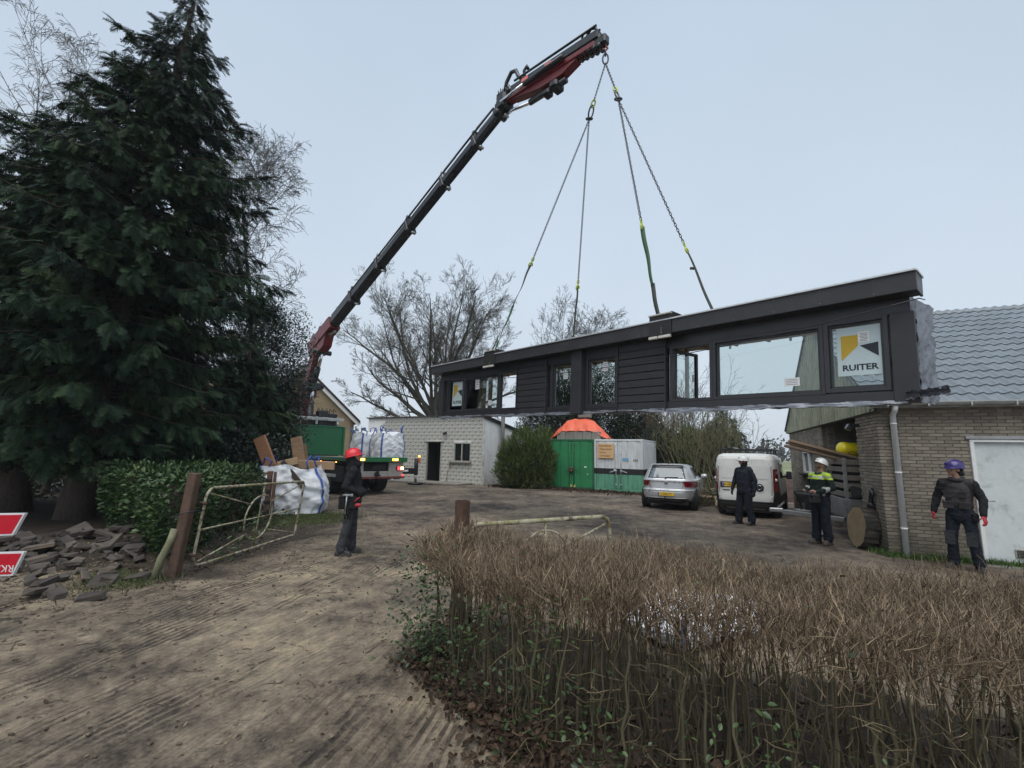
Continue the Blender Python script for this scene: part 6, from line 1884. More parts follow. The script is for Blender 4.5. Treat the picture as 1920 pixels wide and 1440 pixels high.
    capsule(j, hip + Vector((0, -.005, jh + .10)), chest + Vector((0, 0, -.14)), .150 * w, .152 * w, 1.14); capsule(j, chest + Vector((0, -.005, -.14)), chest + Vector((0, 0, -.02)), .152 * w, .140 * w, 1.20)
    capsule(j, V['shL'] + Vector((.035, 0, -.01)), V['shR'] + Vector((-.035, 0, -.01)), .068, .068); capsule(j, chest + Vector((0, 0, -.03)), neck + Vector((0, -.01, -.075)), .13, .075)
    for s in 'LR': capsule(j, V['sh' + s], neck + Vector((0, -.01, -.05)), .062, .062)
    for s in "LR":
        capsule(j, V['sh' + s] + Vector((0, 0, -.005)), V['el' + s], .072, .060); capsule(j, V['el' + s], V['wr' + s], .061, .047)
    for kk in outfit.get('extra', []): capsule(j, *kk)
    skin(j, "jacket", outfit['jacket'], P, .0135, 2, .008, 7, 5, outfit.get('jmats'), outfit.get('jfn'))
    # collar or hood
    if outfit.get('hood') == 'up':
        h = MB(); ellip(h, H(0, -.022, .105), (.098, .106, .122), Rh); capsule(h, neck + Vector((0, -.02, -.07)), H(0, -.005, .03), .098, .092); capsule(h, H(0, .02, -.01), H(0, .035, -.03), .070, .075)
        skin(h, "hood", outfit['hoodm'], P, .009, 3, .006, 11, 9, [outfit['hoodm']], None)
    else:
        c = MB(); 
        for k in range(14):
            a0, a1 = 2 * PI * k / 14, 2 * PI * (k + 1) / 14
            q = lambda a: neck + Vector((.080 * math.cos(a), .082 * math.sin(a), -.030 + .014 * -math.sin(a)))
            capsule(c, q(a0), q(a1), .032, .032, n=8, k=2)
        if outfit.get('hood') == 'down':
            capsule(c, neck + Vector((-.10, -.10, -.05)), neck + Vector((.10, -.10, -.05)), .055, .055); capsule(c, neck + Vector((-.13, -.02, -.055)), neck + Vector((-.10, -.10, -.045)), .040, .05); capsule(c, neck + Vector((.13, -.02, -.055)), neck + Vector((.10, -.10, -.045)), .040, .05)
        skin(c, "collar", outfit.get('collar', outfit['jacket']), P, .009, 2, .006)
    if outfit.get('cap'):                                        # knitted cap or balaclava under the helmet
        c = MB(); ellip(c, H(0, -.008, .118), (.084, .096, .100), Rh); capsule(c, H(-.05, -.045, .03), H(.05, -.045, .03), .045, .045)
        if outfit['cap'] == 'bala': ellip(c, H(0, .0, .055), (.083, .080, .075), Rh); capsule(c, neck + Vector((0, -.01, -.05)), H(0, .0, .02), .072, .075)
        o = skin(c, "cap", jet, P, .009, 2)
    if outfit.get('beard'):
        c = MB(); ellip(c, H(0, .055, .040), (.060, .058, .034), Rh); ellip(c, H(0, .082, .022), (.036, .028, .022), Rh); skin(c, "beard", outfit['beard'], P, .008, 2)
    # ---- helmet
    Mh = Rh.to_4x4(); Mh.translation = H(0, .010, .128)
    hm = MB()
    tilt = Matrix.Rotation(outfit.get('htilt', 0), 4, 'X')
    prof = [(.122, -.012), (.122, .0), (.118, .03), (.106, .068), (.082, .100), (.048, .120), (.0, .126)]
    hm.lathe(prof, 32, M=Mh @ tilt @ Matrix.Diagonal((.96, 1.12, 1, 1)))
    def peak(u, v):
        a = PI * (.12 + .76 * u); r0 = 1.0; r = .120 + v * .052 * math.sin(PI * u) ** .5
        return Mh @ tilt @ Vector((r * .96 * math.cos(a), r * 1.12 * math.sin(a), -.004 - .016 * v))
    hm.grid(peak, 20, 3)
    def peak2(u, v): return peak(u, v) + (Mh.to_3x3() @ Vector((0, 0, -.006)))
    hm.grid(peak2, 20, 3)
    for x in (-.028, 0, .028): hm.tube([Mh @ tilt @ Vector((x, 1.12 * (.126 * math.cos(t)), .002 + .128 * math.sin(t))) for t in np.linspace(.35, PI - .5, 12)], .007, 6)
    ho = hm.build("helmet", outfit['helmet'], P)
    rim = MB(); rim.tube([Mh @ tilt @ Vector((.126 * .96 * math.cos(2 * PI * k / 30), .126 * 1.12 * math.sin(2 * PI * k / 30), -.010)) for k in range(31)], .007, 6, cap=False); rim.build("rim", outfit['helmet'], ho)
    if props: props(P, V, H)
    return P

def pose(**kw):
    J = dict(hip=(0, 0, .95), chest=(0, 0, 1.33), neck=(0, .0, 1.50), shL=(-.190, 0, 1.405), shR=(.190, 0, 1.405), elL=(-.26, -.03, 1.15), elR=(.26, -.03, 1.15),
             wrL=(-.27, .06, .90), wrR=(.27, .06, .90), hpL=(-.095, 0, .90), hpR=(.095, 0, .90), knL=(-.11, .02, .50), knR=(.11, .02, .50), anL=(-.12, -.02, .09), anR=(.12, -.02, .09), toeL=(-.14, .14, .04), toeR=(.14, .14, .04))
    J.update(kw); return J

# red helmet, black hooded jacket, hands in the front pocket, tool belt
def red_props(P, V, H):
    blt = MB(); blt.grid(lambda u, v: (.185 * math.cos(2 * PI * u), .165 * math.sin(2 * PI * u), .965 + .05 * v), 30, 1, closed_u=True); blt.build("belt", m_blackmat, P)
    for (x, y, z, sx, sy, sz, nm) in ((.19, .06, .87, .09, .15, .20, "tool_pouch"), (.17, -.12, .88, .09, .12, .22, "tool_pouch"), (-.19, .02, .88, .08, .16, .18, "tool_pouch"), (.20, -.02, .78, .05, .07, .26, "tool_pouch")):
        MB().box((x, y, z), (sx, sy, sz), 0, .02).build(nm, jet, P)
    hm = MB().cyl((.235, -.06, .72), (.235, -.045, .99), .014, n=8).cyl((.235, -.11, 1.0), (.235, .03, 1.0), .020, n=10).box((.235, .035, 1.0), (.04, .035, .045), 0, .006); hm.build("hammer", m_steel, P)
    MB().cyl((.235, -.055, .62), (.235, -.055, .74), .017, n=8).build("hammer_grip", m_black, P)
    MB().bar((.245, .08, .90), (.245, .16, .97), .02, .02, 0, .005).box((.245, .14, .84), (.05, .10, .06), 0, .02).build("red_tool", redg, P)
    MB().box((.20, -.04, .655), (.02, .02, .03), 0, .004).build("yellow_tag", surf("tag_yellow", (.6, .5, .03), .6), P)
person("man in red helmet and black hooded jacket with tool belt looking up in the drive", (-2.66, 7.95, 0.0), (.985, .17, 0),
       pose(hip=(0, .02, .95), chest=(0, .0, 1.32), neck=(0, .0, 1.49), shL=(-.180, .02, 1.395), shR=(.180, .02, 1.395), elR=(.25, -.08, 1.14), elL=(-.25, -.08, 1.14), wrR=(.12, .15, 1.03), wrL=(-.12, .15, 1.03),
            knL=(-.10, .03, .50), knR=(.10, -.03, .50), anL=(-.12, .02, .09), anR=(.12, -.10, .09), toeL=(-.13, .17, .04), toeR=(.13, .07, .04)),
       look=(-.05, .32), outfit=dict(trousers=char, jacket=jet, boots=boot, hood='up', hoodm=jet, helmet=hel_red, htilt=-.02, hem=.06, extra=[((-.10, .13, 1.03), (.10, .13, 1.03), .085, .085)]), props=red_props, scale=.985)
# white helmet, all dark, arms hanging
person("man in white helmet and dark padded jacket standing before the white van", (6.21, 12.39, 0.0), (-.92, -.40, 0),
       pose(wrR=(.30, .10, .90), elR=(.30, -.02, 1.16), wrL=(-.30, .02, .88), elL=(-.29, -.05, 1.15), anR=(.17, .06, .09), toeR=(.25, .19, .04), knR=(.14, .05, .50), anL=(-.13, -.05, .09), toeL=(-.14, .12, .04),
            handL=((0, .15, -1), (.9, .3, 0), (.2, .95, 0), .45), handR=((.05, .2, -1), (-.9, .3, 0), (-.2, .95, 0), .6)),
       look=(-.50, .14), outfit=dict(trousers=navy, jacket=navy, boots=boot, hood='down', cap='bala', beard=None, helmet=hel_white, gloves=blackg, fat=1.2, hem=-.04), scale=1.0)
# white helmet, hi-vis yoke, crane remote at the waist
def hv_props(P, V, H):
    pass
def hv_fn(c):
    z = c[:, 2]; m = np.zeros(len(c))
    m[(z > 1.315) & (np.abs(c[:, 0]) < .30)] = 1
    m[(z > 1.35) & (z < 1.38) & (np.abs(c[:, 0]) < .30)] = 2
    m[(z > 1.315) & (np.abs(np.abs(c[:, 0]) - .13) < .018)] = 2
    fa = (z < 1.17) & (c[:, 1] > .05) & (c[:, 1] < .11) & (np.abs(c[:, 0]) > .15)
    m[fa] = 2
    return m
hv = person("man in white helmet and hi-vis jacket looking up beside the trailer", (6.52, 9.86, 0.0), (-.94, -.20, 0),
       pose(hip=(0, .0, .94), chest=(0, -.03, 1.30), neck=(0, -.05, 1.47), shL=(-.190, -.03, 1.385), shR=(.190, -.03, 1.385), elL=(-.29, -.04, 1.15), elR=(.29, -.04, 1.15), wrL=(-.15, .20, 1.05), wrR=(.15, .20, 1.05),
            anL=(-.11, -.02, .09), anR=(.11, .05, .09), toeL=(-.15, .14, .04), toeR=(.14, .21, .04), handL=((.45, .8, .05), (.4, -.2, -.9), (.1, .5, .85), .75), handR=((-.45, .8, .05), (-.4, -.2, -.9), (-.1, .5, .85), .75)),
       look=(-.05, .46), outfit=dict(trousers=navy, jacket=greenblack, boots=bootbrown, boot_h=.24, collar=char, helmet=hel_white, htilt=.0, beard=beard_m, fat=1.14, hem=-.02, jmats=[greenblack, hiv, refl], jfn=hv_fn), scale=1.0)
rc = empty("crane_remote", mw=hv.matrix_basis.copy() if False else (Matrix.Translation(hv.location) @ Matrix.Rotation(hv.rotation_euler.z, 4, 'Z')), label="black crane remote control box held at the waist of the hi-vis man", cat="remote control")
b = MB().box((0, .30, .93), (.40, .26, .20), 0, .03)
for k in range(6): b.box((-.16 + k * .064, .435, .92), (.03, .012, .15), 0, .004)
b.build("case", m_blackmat, rc)
b = MB()
for k in range(6): b.cyl((-.13 + k * .052, .30, 1.03), (-.13 + k * .052, .31, 1.08), .007, n=6)
b.build("control_levers", m_black, rc)
MB().tube([(-.20, .40, .96), (-.21, .44, 1.05), (0, .46, 1.08), (.21, .44, 1.05), (.20, .40, .96)], .013, 8).build("guard_rail", m_black, rc)
# purple helmet, vest, red gloves
def vest_fn(c):
    m = np.zeros(len(c)); m[(np.abs(c[:, 0]) < .205) & (c[:, 2] < 1.50)] = 1
    return m
def pur_props(P, V, H):
    for (x, z, w, h) in ((-.09, 1.22, .11, .11), (.10, 1.22, .11, .11), (-.10, 1.05, .14, .12), (.10, 1.05, .14, .12)):
        MB().box((x, .150, z), (w, .03, h), 0, .012).box((x, .165, z + h / 2 - .015), (w + .01, .012, .035), 0, .006).build("pocket", vestm, P)
    for s in "LR":
        k = V['kn' + s]
        MB().box((k.x, k.y + .085, k.z), (.13, .02, .20), 0, .01).box((k.x, k.y + .09, k.z + .11), (.15, .015, .02), 0, .004).build("knee_patch", char, P)
    MB().box((-.19, .05, .86), (.07, .13, .16), 0, .03).build("belt_pouch", jet, P)
    b = MB(); b.box((.265, .03, 1.33), (.004, .055, .012)); b.box((.262, .03, 1.31), (.004, .035, .008)); b.build("sleeve_print", surf("olive_print", (.16, .15, .05), .7), P)
person("man in purple helmet, dark vest and red gloves standing by the barn wall", (7.42, 7.75, 0.0), (-.86, -.50, 0),
       pose(elR=(.30, -.05, 1.16), wrR=(.33, .05, .92), elL=(-.29, -.02, 1.15), wrL=(-.31, .14, .92), anL=(-.15, -.02, .09), anR=(.16, -.02, .09), toeL=(-.24, .13, .04), toeR=(.22, .14, .04), knL=(-.13, .04, .50), knR=(.14, .03, .50),
            handR=((.1, .4, -.9), (-.9, .2, 0), (-.3, .9, .3), .9), handL=((-.25, .35, -.9), (.9, .2, -.1), (.2, .9, .3), .35)),
       look=(-.72, .02), outfit=dict(trousers=navy, jacket=jet, boots=boot, collar=vestm, cap='cap', helmet=hel_pur, gloves=redg, fat=1.0, hem=.0, jmats=[jet, vestm], jfn=vest_fn, beard=None), props=pur_props, scale=.985)
# ================================================================ GATES, POSTS, BAG, RUBBLE, SIGNS
gatep = NT("flaking_gate_paint")
_n = gatep.noise(9, 6, rough=.8); _n2 = gatep.noise(2.5, 4)
_c = gatep.ramp(_n, [(.40, (.055, .030, .018)), (.47, (.20, .16, .10)), (.52, (.36, .335, .25)), (.75, (.46, .43, .34))])
_c = gatep.mix(gatep.rng(_n2, .5, .62, 0, .75), _c, (.16, .15, .055))
gatep.color(_c); gatep.set(Roughness=.75); gatep.bump(_n, .5, .006); gatep = gatep.mat
gater = surf("gate_brown_rust", (.085, .050, .034), .85, var=.5, scale=6, dirt=.6, bump=.5)

def build_left_gate():
    A = Vector((-4.36, 6.62, 0)); B = Vector((-4.15, 9.28, 0))
    M = frame(A, B - A) @ Matrix.Rotation(.10, 4, 'X'); L = (B - A).length; H = 1.10
    G = empty("swing_gate", mw=M, label="old flaking white pipe gate with a ring, swung open by the laurel hedge", cat="gate")
    r = .14
    pts = []
    for (cx, cz, a0) in ((r, .08 + r, PI), (L - .05 - .08, .08 + .08, 1.5 * PI), (L - .05 - .08, H - .08, 0), (r, H + .05 - r, .5 * PI)):
        rr = r if cx < 1 else .08
        for k in range(6):
            a = a0 + PI / 2 * k / 5; pts.append((cx + rr * math.cos(a), 0, cz + rr * math.sin(a)))
    pts.append(pts[0])
    MB().tube(pts, .020, 10, cap=False).build("frame", gatep, G)
    cx, cz, R = L * .50, .58, .36
    b = MB(); ring(b, (cx, 0, cz), (1, 0, 0), (0, 0, 1), R, R, .014, 32, 6); b.build("ring", gatep, G)
    def bar(p, q, rad=.011): MB().tube([(p[0], .0, p[1]), (q[0], .0, q[1])], rad, 7).build("bar", gatep, G)
    bar((.0, .58), (cx - R, .58), .013); bar((cx - R, .58), (cx + R, .58), .010); bar((cx + R, .58), (L - .05, .58), .013)
    bar((cx, .08), (cx, H + .02), .012)
    k = R * .72
    bar((.06, H - .02), (cx - k, cz + k * .9)); bar((.10, .14), (cx - k, cz - k * .9)); bar((L - .09, .12), (cx + k, cz - k * .9)); bar((L - .09, H - .05), (cx + k, cz + k * .9))
    for z in (.25, .95): MB().tube([(-.02, -.05, z), (-.04, 0, z), (-.02, .05, z)], .02, 6).build("hinge", m_rust, G)
    # leaning gate post, with a stump of old pipe at its foot
    p = MB().bar((-4.47, 6.44, -.1), (-4.37, 6.50, 1.36), .125, .13, 0, .012, up=(0, 1, 0))
    tag(p.build("gate_post", gater), "leaning rusty brown gate post at the hinge of the open pipe gate", "post")
    MB()
    o = MB().tube([(-4.62, 6.30, -.05), (-4.58, 6.34, .25), (-4.52, 6.38, .45), (-4.49, 6.40, .62)], .045, 12).build("pipe_stump", surf("mossy_pipe", (.17, .17, .10), .8, var=.45, scale=7, dirt=.5, dirtcol=(.05, .045, .03)))
    tag(o, "short mossy white pipe stump leaning at the foot of the rusty post", "pipe")
    o = MB().tube([(-4.50, 6.36, .78), (-4.36, 6.36, .84), (-4.22, 6.52, .86), (-4.30, 6.60, .84), (-4.46, 6.56, .79), (-4.52, 6.42, .76)], .010, 6).build("wire_tie", m_black)
    tag(o, "black wire tied round the rusty gate post", "wire")
def build_right_gate():
    b = MB(); b.tube([(-.50, 4.93, -.1), (-.49, 4.93, 1.22)], .078, 22, cap=False); b.tube([(-.49, 4.93, 1.22), (-.49, 4.93, .6)], .066, 22, cap=False)
    b.grid(lambda u, v: (-.49 + (.066 + .012 * v) * math.cos(2 * PI * u), 4.93 + (.066 + .012 * v) * math.sin(2 * PI * u), 1.22), 22, 1, closed_u=True)
    tag(b.build("gate_post", m_rust), "rusty hollow tube gate post at the left end of the clipped hedge", "post")
    A = Vector((-.40, 4.93, 0)); B = Vector((1.22, 5.78, 0)); M = frame(A, B - A); L = (B - A).length
    G = empty("swing_gate", mw=M, label="rusty white pipe gate standing behind the clipped hedge", cat="gate")
    pts = [(.02, 0, .10), (.02, 0, .93), (.06, 0, .975), (L - .10, 0, .985), (L - .03, 0, .95), (L, 0, .88), (L, 0, .12)]
    MB().tube(pts, .025, 10).build("frame", gatep, G)
    MB().tube([(.02, 0, .10), (L, 0, .12)], .022, 8).build("bar", gatep, G)
    for p, q in (((.04, .90), (L * .45, .62)), ((L - .05, .90), (L * .55, .62)), ((.02, .55), (L, .55)), ((L * .5, .1), (L * .5, .98))): MB().tube([(p[0], 0, p[1]), (q[0], 0, q[1])], .014, 7).build("bar", gatep, G)
    b = MB(); ring(b, (L / 2, 0, .55), (1, 0, 0), (0, 0, 1), .32, .32, .013, 28, 6); b.build("ring", gatep, G)
build_left_gate(); build_right_gate()

def build_post_and_bag():
    F = empty("fence_post", mw=Matrix.Translation((-6.10, 12.0, 0)) @ Matrix.Rotation(.25, 4, 'Z'), label="square brown timber fence post with notches beside the white bulk bag", cat="post")
    m = surf("fence_brown", (.13, .068, .045), .8, var=.35, scale=5, stretch=(1, 1, 5), dirt=.4)
    MB().box((-.05, 0, .55), (.11, .13, 1.18), 0, .008).box((.07, .0, .55), (.06, .11, 1.14), 0, .008).build("upright", m, F)
    for z in (.12, .38, .66, .92): MB().box((-.05, -.075, z), (.16, .03, .07), 0, .006).build("notch_board", surf("notch_dark", (.035, .025, .02), .85), F)
    r = MB().bar((-1.35, .25, 1.06), (0, .03, 1.08), .03, .06, 0, .005).bar((-1.35, .25, .86), (0, .03, .88), .03, .06, 0, .005); r.build("rail", surf("grey_rail", (.17, .145, .12), .85), F)
    # slumped bag with rubble wood
    bag = bulk_bag(Matrix.Translation((-5.92, 13.05, .02)) @ Matrix.Rotation(.30, 4, 'Z'), 1.42, 1.2, 1.22, "open white bulk bag of timber scraps slumped behind the fence post", "bulk bags", slump=.12, seed=12, open_top=True, lean=-.18, wr=1.7)
    wd = [(surf("board_orange", (.30, .150, .075), .7, var=.25, stretch=(1, 1, 6)), (-6.62, 12.9, 1.20), (-7.02, 12.9, 2.02), .34, .08, "orange brown board leaning out at the left of the timber bag"),
          (surf("board_tan", (.26, .165, .095), .75, var=.3, stretch=(1, 1, 6)), (-5.95, 13.3, 1.1), (-6.20, 13.35, 2.05), .30, .11, "tan broken board standing up in the middle of the timber bag"),
          (surf("cardboard", (.36, .235, .135), .8, var=.12), (-6.2, 13.25, 1.30), (-5.05, 13.40, 1.26), .22, .12, "flat cardboard strip lying across the timber bag"),
          (surf("board_dark", (.055, .04, .03), .8, var=.3), (-6.12, 12.50, 1.38), (-5.42, 12.35, .72), .13, .05, "dark thin board sloping over the front of the timber bag"),
          (surf("board_pale", (.42, .29, .17), .75, var=.2), (-6.52, 13.1, 1.26), (-6.02, 13.2, 1.40), .20, .16, "short pale wood offcut on top of the timber bag"),
          (surf("board_brown", (.20, .115, .06), .75, var=.3), (-5.80, 13.4, 1.05), (-5.98, 13.45, 1.85), .06, .10, "narrow brown batten beside the tan board in the timber bag")]
    for m_, a, b, w, t, lb in wd:
        o = MB().bar(a, b, w, t, 0, .006, up=(.05, 1, .1)).build("timber_board", m_); tag(o, lb, "board", "boards in the timber bag")
build_post_and_bag()

def build_hidden_bag():
    bulk_bag(Matrix.Translation((1.95, 5.0, 0.0)) @ Matrix.Rotation(.5, 4, 'Z'), 1.25, .7, .22, "white bulk bag glimpsed behind the stems of the clipped hedge", "bulk bags", slump=.12, seed=21, loops=False)
build_hidden_bag()

def build_rubble():
    rnd = random.Random(5)
    pm = brick_mat("paver_grey", [(.2, (.036, .030, .026)), (.45, (.064, .054, .046)), (.65, (.095, .080, .066)), (.85, (.15, .115, .08))], .92, .8)
    meshes = []
    for k in range(9):
        b = MB(); sx, sy, sz = rnd.choice(((.21, .105, .08), (.21, .14, .09), (.30, .20, .07), (.17, .11, .08), (.24, .12, .085)))
        b.box((0, 0, 0), (sx, sy, sz), 0, .010)
        off = {k: [rnd.uniform(-.020, .020) for _ in range(3)] for k in range(8)}
        b.v = [tuple(c + o for c, o in zip(v, off[(v[0] > 0) + 2 * (v[1] > 0) + 4 * (v[2] > 0)])) for v in b.v]
        meshes.append(b.mesh("paving_stone", pm))
    n = 0; placed = []
    while n < 165:
        x = rnd.gauss(-7.0, 1.35); y = rnd.gauss(6.9, 1.35)
        if x > -4.95 or y < 4.7 or (x + 8) * .9 + (y - 10.4) > 1.0 or x > -5.2 + .0 * y and y > 7.0: continue
        if ((x + 7.1) / 2.3) ** 2 + ((y - 7.0) / 2.45) ** 2 > 1: continue
        lev = sum(1 for (a, b, c) in placed if math.hypot(a - x, b - y) < .17)
        z = gz1(x, y) + .025 + min(lev, 2) * .045
        o = bpy.data.objects.new("paving_stone", rnd.choice(meshes)); COL.objects.link(o)
        o.location = (x, y, z); o.rotation_euler = (rnd.gauss(0, .38), rnd.gauss(0, .38), rnd.uniform(0, 6.28))
        k = rnd.uniform(.65, 1.15); o.scale = (k, k * rnd.uniform(.8, 1.1), rnd.uniform(.7, 1.1))
        tag(o, "loose grey paving brick in the heap under the conifers", "paving brick", "heaped paving bricks under the conifers")
        placed.append((x, y, z)); n += 1
    for k, (x, y, r) in enumerate(((-4.75, 5.55, .3), (-5.3, 6.35, 1.1), (-5.05, 6.05, 2.0), (-5.6, 6.0, .6), (-5.2, 5.6, 2.6), (-4.8, 6.25, .1))):
        o = bpy.data.objects.new("paving_stone", meshes[k % 9]); COL.objects.link(o); o.location = (x, y, gz1(x, y) + .03); o.rotation_euler = (.1, -.12, r); o.scale = (1.1, 1.1, .9)
        tag(o, "loose grey paving brick in the heap under the conifers", "paving brick", "heaped paving bricks under the conifers")
build_rubble()

def build_signs():
    red = surf("sign_red", (.50, .006, .022), .35, var=.04, bump=0); wh = surf("sign_white", (.66, .67, .68), .4, var=.05, bump=0)
    M = frame((-4.545, 4.34, 0), (1, .10, 0))
    S = empty("road_barrier", mw=M, label="red and white barrier boards entering at the left edge", cat="barrier")
    for (xr, zt, h, sl) in ((.105, 1.085, .195, .07), (.155, .745, .205, .065)):
        x0 = -1.2
        b = MB().prism([(x0, zt - h - .06), (xr - sl, zt - h), (xr, zt), (x0, zt - .03)], 0, .03)
        o = b.build("board", wh, S)
        MB().prism([(x0, zt - h - .06 + .016), (xr - sl - .012, zt - h + .014), (xr - .018, zt - .014), (x0, zt - .03 - .014)], -.003, .0).build("red_field", red, o)
    m = Matrix.Rotation(PI / 2, 4, 'X') @ Matrix.Rotation(PI, 4, 'Z'); m.translation = (.098, -.005, .605)
    text_part("lettering", "RKS", .088, wh, S, m, align='LEFT')
    for x in (-1.0,): MB().box((x, .05, .55), (.05, .05, 1.15), 0, .006).box((x, .05, .03), (.5, .3, .06), 0, .01).build("stand", m_steel, S)
build_signs()

def build_heap():
    def fn(u, v):
        a = 2 * PI * u; r = 1 - v
        x, y = 2.3 * r * math.cos(a), 1.9 * r * math.sin(a)
        h = 1.15 * (1 - r ** 1.6) + .10 * (fbm(np.array([x * 2.2 + 5]), np.array([y * 2.2]), 3, 77)[0] - .5) * (1 + v)
        return (11.9 + x, 20.8 + y, h - .04)
    b = MB(); b.grid(fn, 60, 24, closed_u=True)
    o = b.build("soil_heap", surf("red_soil", (.062, .036, .028), .95, var=.45, scale=5, bump=1.0, bscale=14, bdist=.06))
    tag(o, "heap of reddish soil behind the white van", "heap")
    # cut logs and branches between car and van
    lg = surf("fresh_log", (.36, .27, .17), .8, var=.25); bk = surf("log_bark", (.085, .07, .05), .9, var=.4, scale=8)
    for k, (a, b_, r, m, lb) in enumerate((((6.15, 17.0, .28), (7.5, 16.9, .30), .06, lg, "long peeled pale log lying between the car and the van"), ((7.15, 16.3, .05), (7.25, 16.55, .32), .05, lg, "short pale stake leaning before the branches beside the van"),
                                           ((6.1, 17.4, .5), (7.9, 17.2, .35), .07, bk, "bark covered log on the branch pile behind the van"), ((6.3, 17.3, .12), (8.1, 17.6, .62), .05, bk, "thin bark covered branch across the pile by the van"))):
        o = MB().tube([a, ((a[0] + b_[0]) / 2 + .05, (a[1] + b_[1]) / 2, (a[2] + b_[2]) / 2 + .03), b_], [r, r * .95, r * .85], 10).build("log", m); tag(o, lb, "log", "logs between car and van")
build_heap()
# ================================================================ PLANTS
def rand_rot(N, rng, tilt=None):
    """random rotation matrices (N,3,3)"""
    q = rng.normal(size=(N, 4)); q /= np.linalg.norm(q, axis=1, keepdims=True)
    w, x, y, z = q.T
    return np.stack([np.stack([1 - 2 * (y * y + z * z), 2 * (x * y - z * w), 2 * (x * z + y * w)], 1), np.stack([2 * (x * y + z * w), 1 - 2 * (x * x + z * z), 2 * (y * z - x * w)], 1), np.stack([2 * (x * z - y * w), 2 * (y * z + x * w), 1 - 2 * (x * x + y * y)], 1)], 1)
def basis_rot(X, up, rng=None, roll=None):
    """matrices whose x axis is X (N,3), z near up"""
    X = X / (np.linalg.norm(X, axis=1, keepdims=True) + 1e-9)
    up = np.broadcast_to(np.asarray(up, float), X.shape)
    Y = np.cross(up, X); nn = np.linalg.norm(Y, axis=1, keepdims=True); Y = np.where(nn > 1e-3, Y / (nn + 1e-9), np.array([0, 1., 0]))
    Z = np.cross(X, Y)
    if roll is not None:
        c, s = np.cos(roll)[:, None], np.sin(roll)[:, None]
        Y, Z = Y * c + Z * s, Z * c - Y * s
    return np.stack([X, Y, Z], 2)

# leaf prototypes (x = length)
def leaf_proto(L=1.0, W=.42, fold=.12, bend=.10):
    V = np.array([(0, 0, 0), (.30 * L, W * L / 2, fold * L * .5), (.30 * L, 0, -.0), (.30 * L, -W * L / 2, fold * L * .5), (.70 * L, W * L * .42, fold * L * .4 - bend * L), (.70 * L, 0, -bend * L * .8), (.70 * L, -W * L * .42, fold * L * .4 - bend * L), (L, 0, -bend * L * 2)])
    F = np.array([(0, 2, 1, 1), (0, 3, 2, 2), (2, 5, 4, 1), (3, 6, 5, 2), (5, 7, 7, 4), (6, 7, 7, 5)])
    T = []
    for f in F:
        T.append(f[:3]);
        if f[3] != f[2]: T.append((f[0], f[2], f[3]))
    T = [(0, 2, 1), (0, 3, 2), (2, 5, 4), (2, 4, 1), (3, 6, 5), (3, 5, 2), (5, 7, 4), (6, 7, 5)]
    return V, np.array(T)
def leaf_simple(W=.45):
    return np.array([(0, 0, 0), (.5, W / 2, .04), (1, 0, -.1), (.5, -W / 2, .04)]), np.array([(0, 2, 1), (0, 3, 2)])
def frond_proto(pairs=8, L=1.0, W=.42, droop=.30):
    V, F = [], []
    def ax(t): return np.array([t * L, 0, -droop * L * t * t])
    for i in range(pairs):
        t = .06 + .90 * i / pairs
        ln = W * L * (1 - abs(t - .35) * 1.15) * (.8 + .25 * ((i * 7) % 3) / 2)
        for s in (-1, 1):
            p = ax(t); q = ax(min(1, t + .06))
            tip = p + np.array([ln * .75, s * ln * .72, -ln * .28])
            q = ax(min(1, t + .125)) + np.array([.02 * L, s * .035 * L, .01 * L])
            b = len(V); V += [p, q, tip]; F.append((b, b + 1, b + 2) if s > 0 else (b, b + 2, b + 1))
    p, q = ax(.80), ax(1.0); b = len(V); V += [p - np.array([0, .03 * L, 0]), p + np.array([0, .03 * L, 0]), q]; F.append((b, b + 1, b + 2))
    return np.array(V), np.array(F)

conif_m = leafmat("conifer_green", [(.22, (.008, .017, .013)), (.42, (.017, .036, .022)), (.60, (.034, .060, .030)), (.80, (.070, .100, .042))], .7, spec=.12, nscale=.9)
bark_m = surf("conifer_bark", (.095, .074, .060), .95, var=.45, scale=3, stretch=(5, 5, .7), bump=1.0, bscale=22, bdist=.03)
barkg = surf("grey_bark", (.058, .055, .045), .9, var=.4, scale=4, bump=.4)
barko = surf("oak_bark", (.072, .068, .052), .9, var=.4, scale=4, bump=.4)
barkb = surf("birch_twig", (.10, .088, .082), .85, var=.3, scale=4)

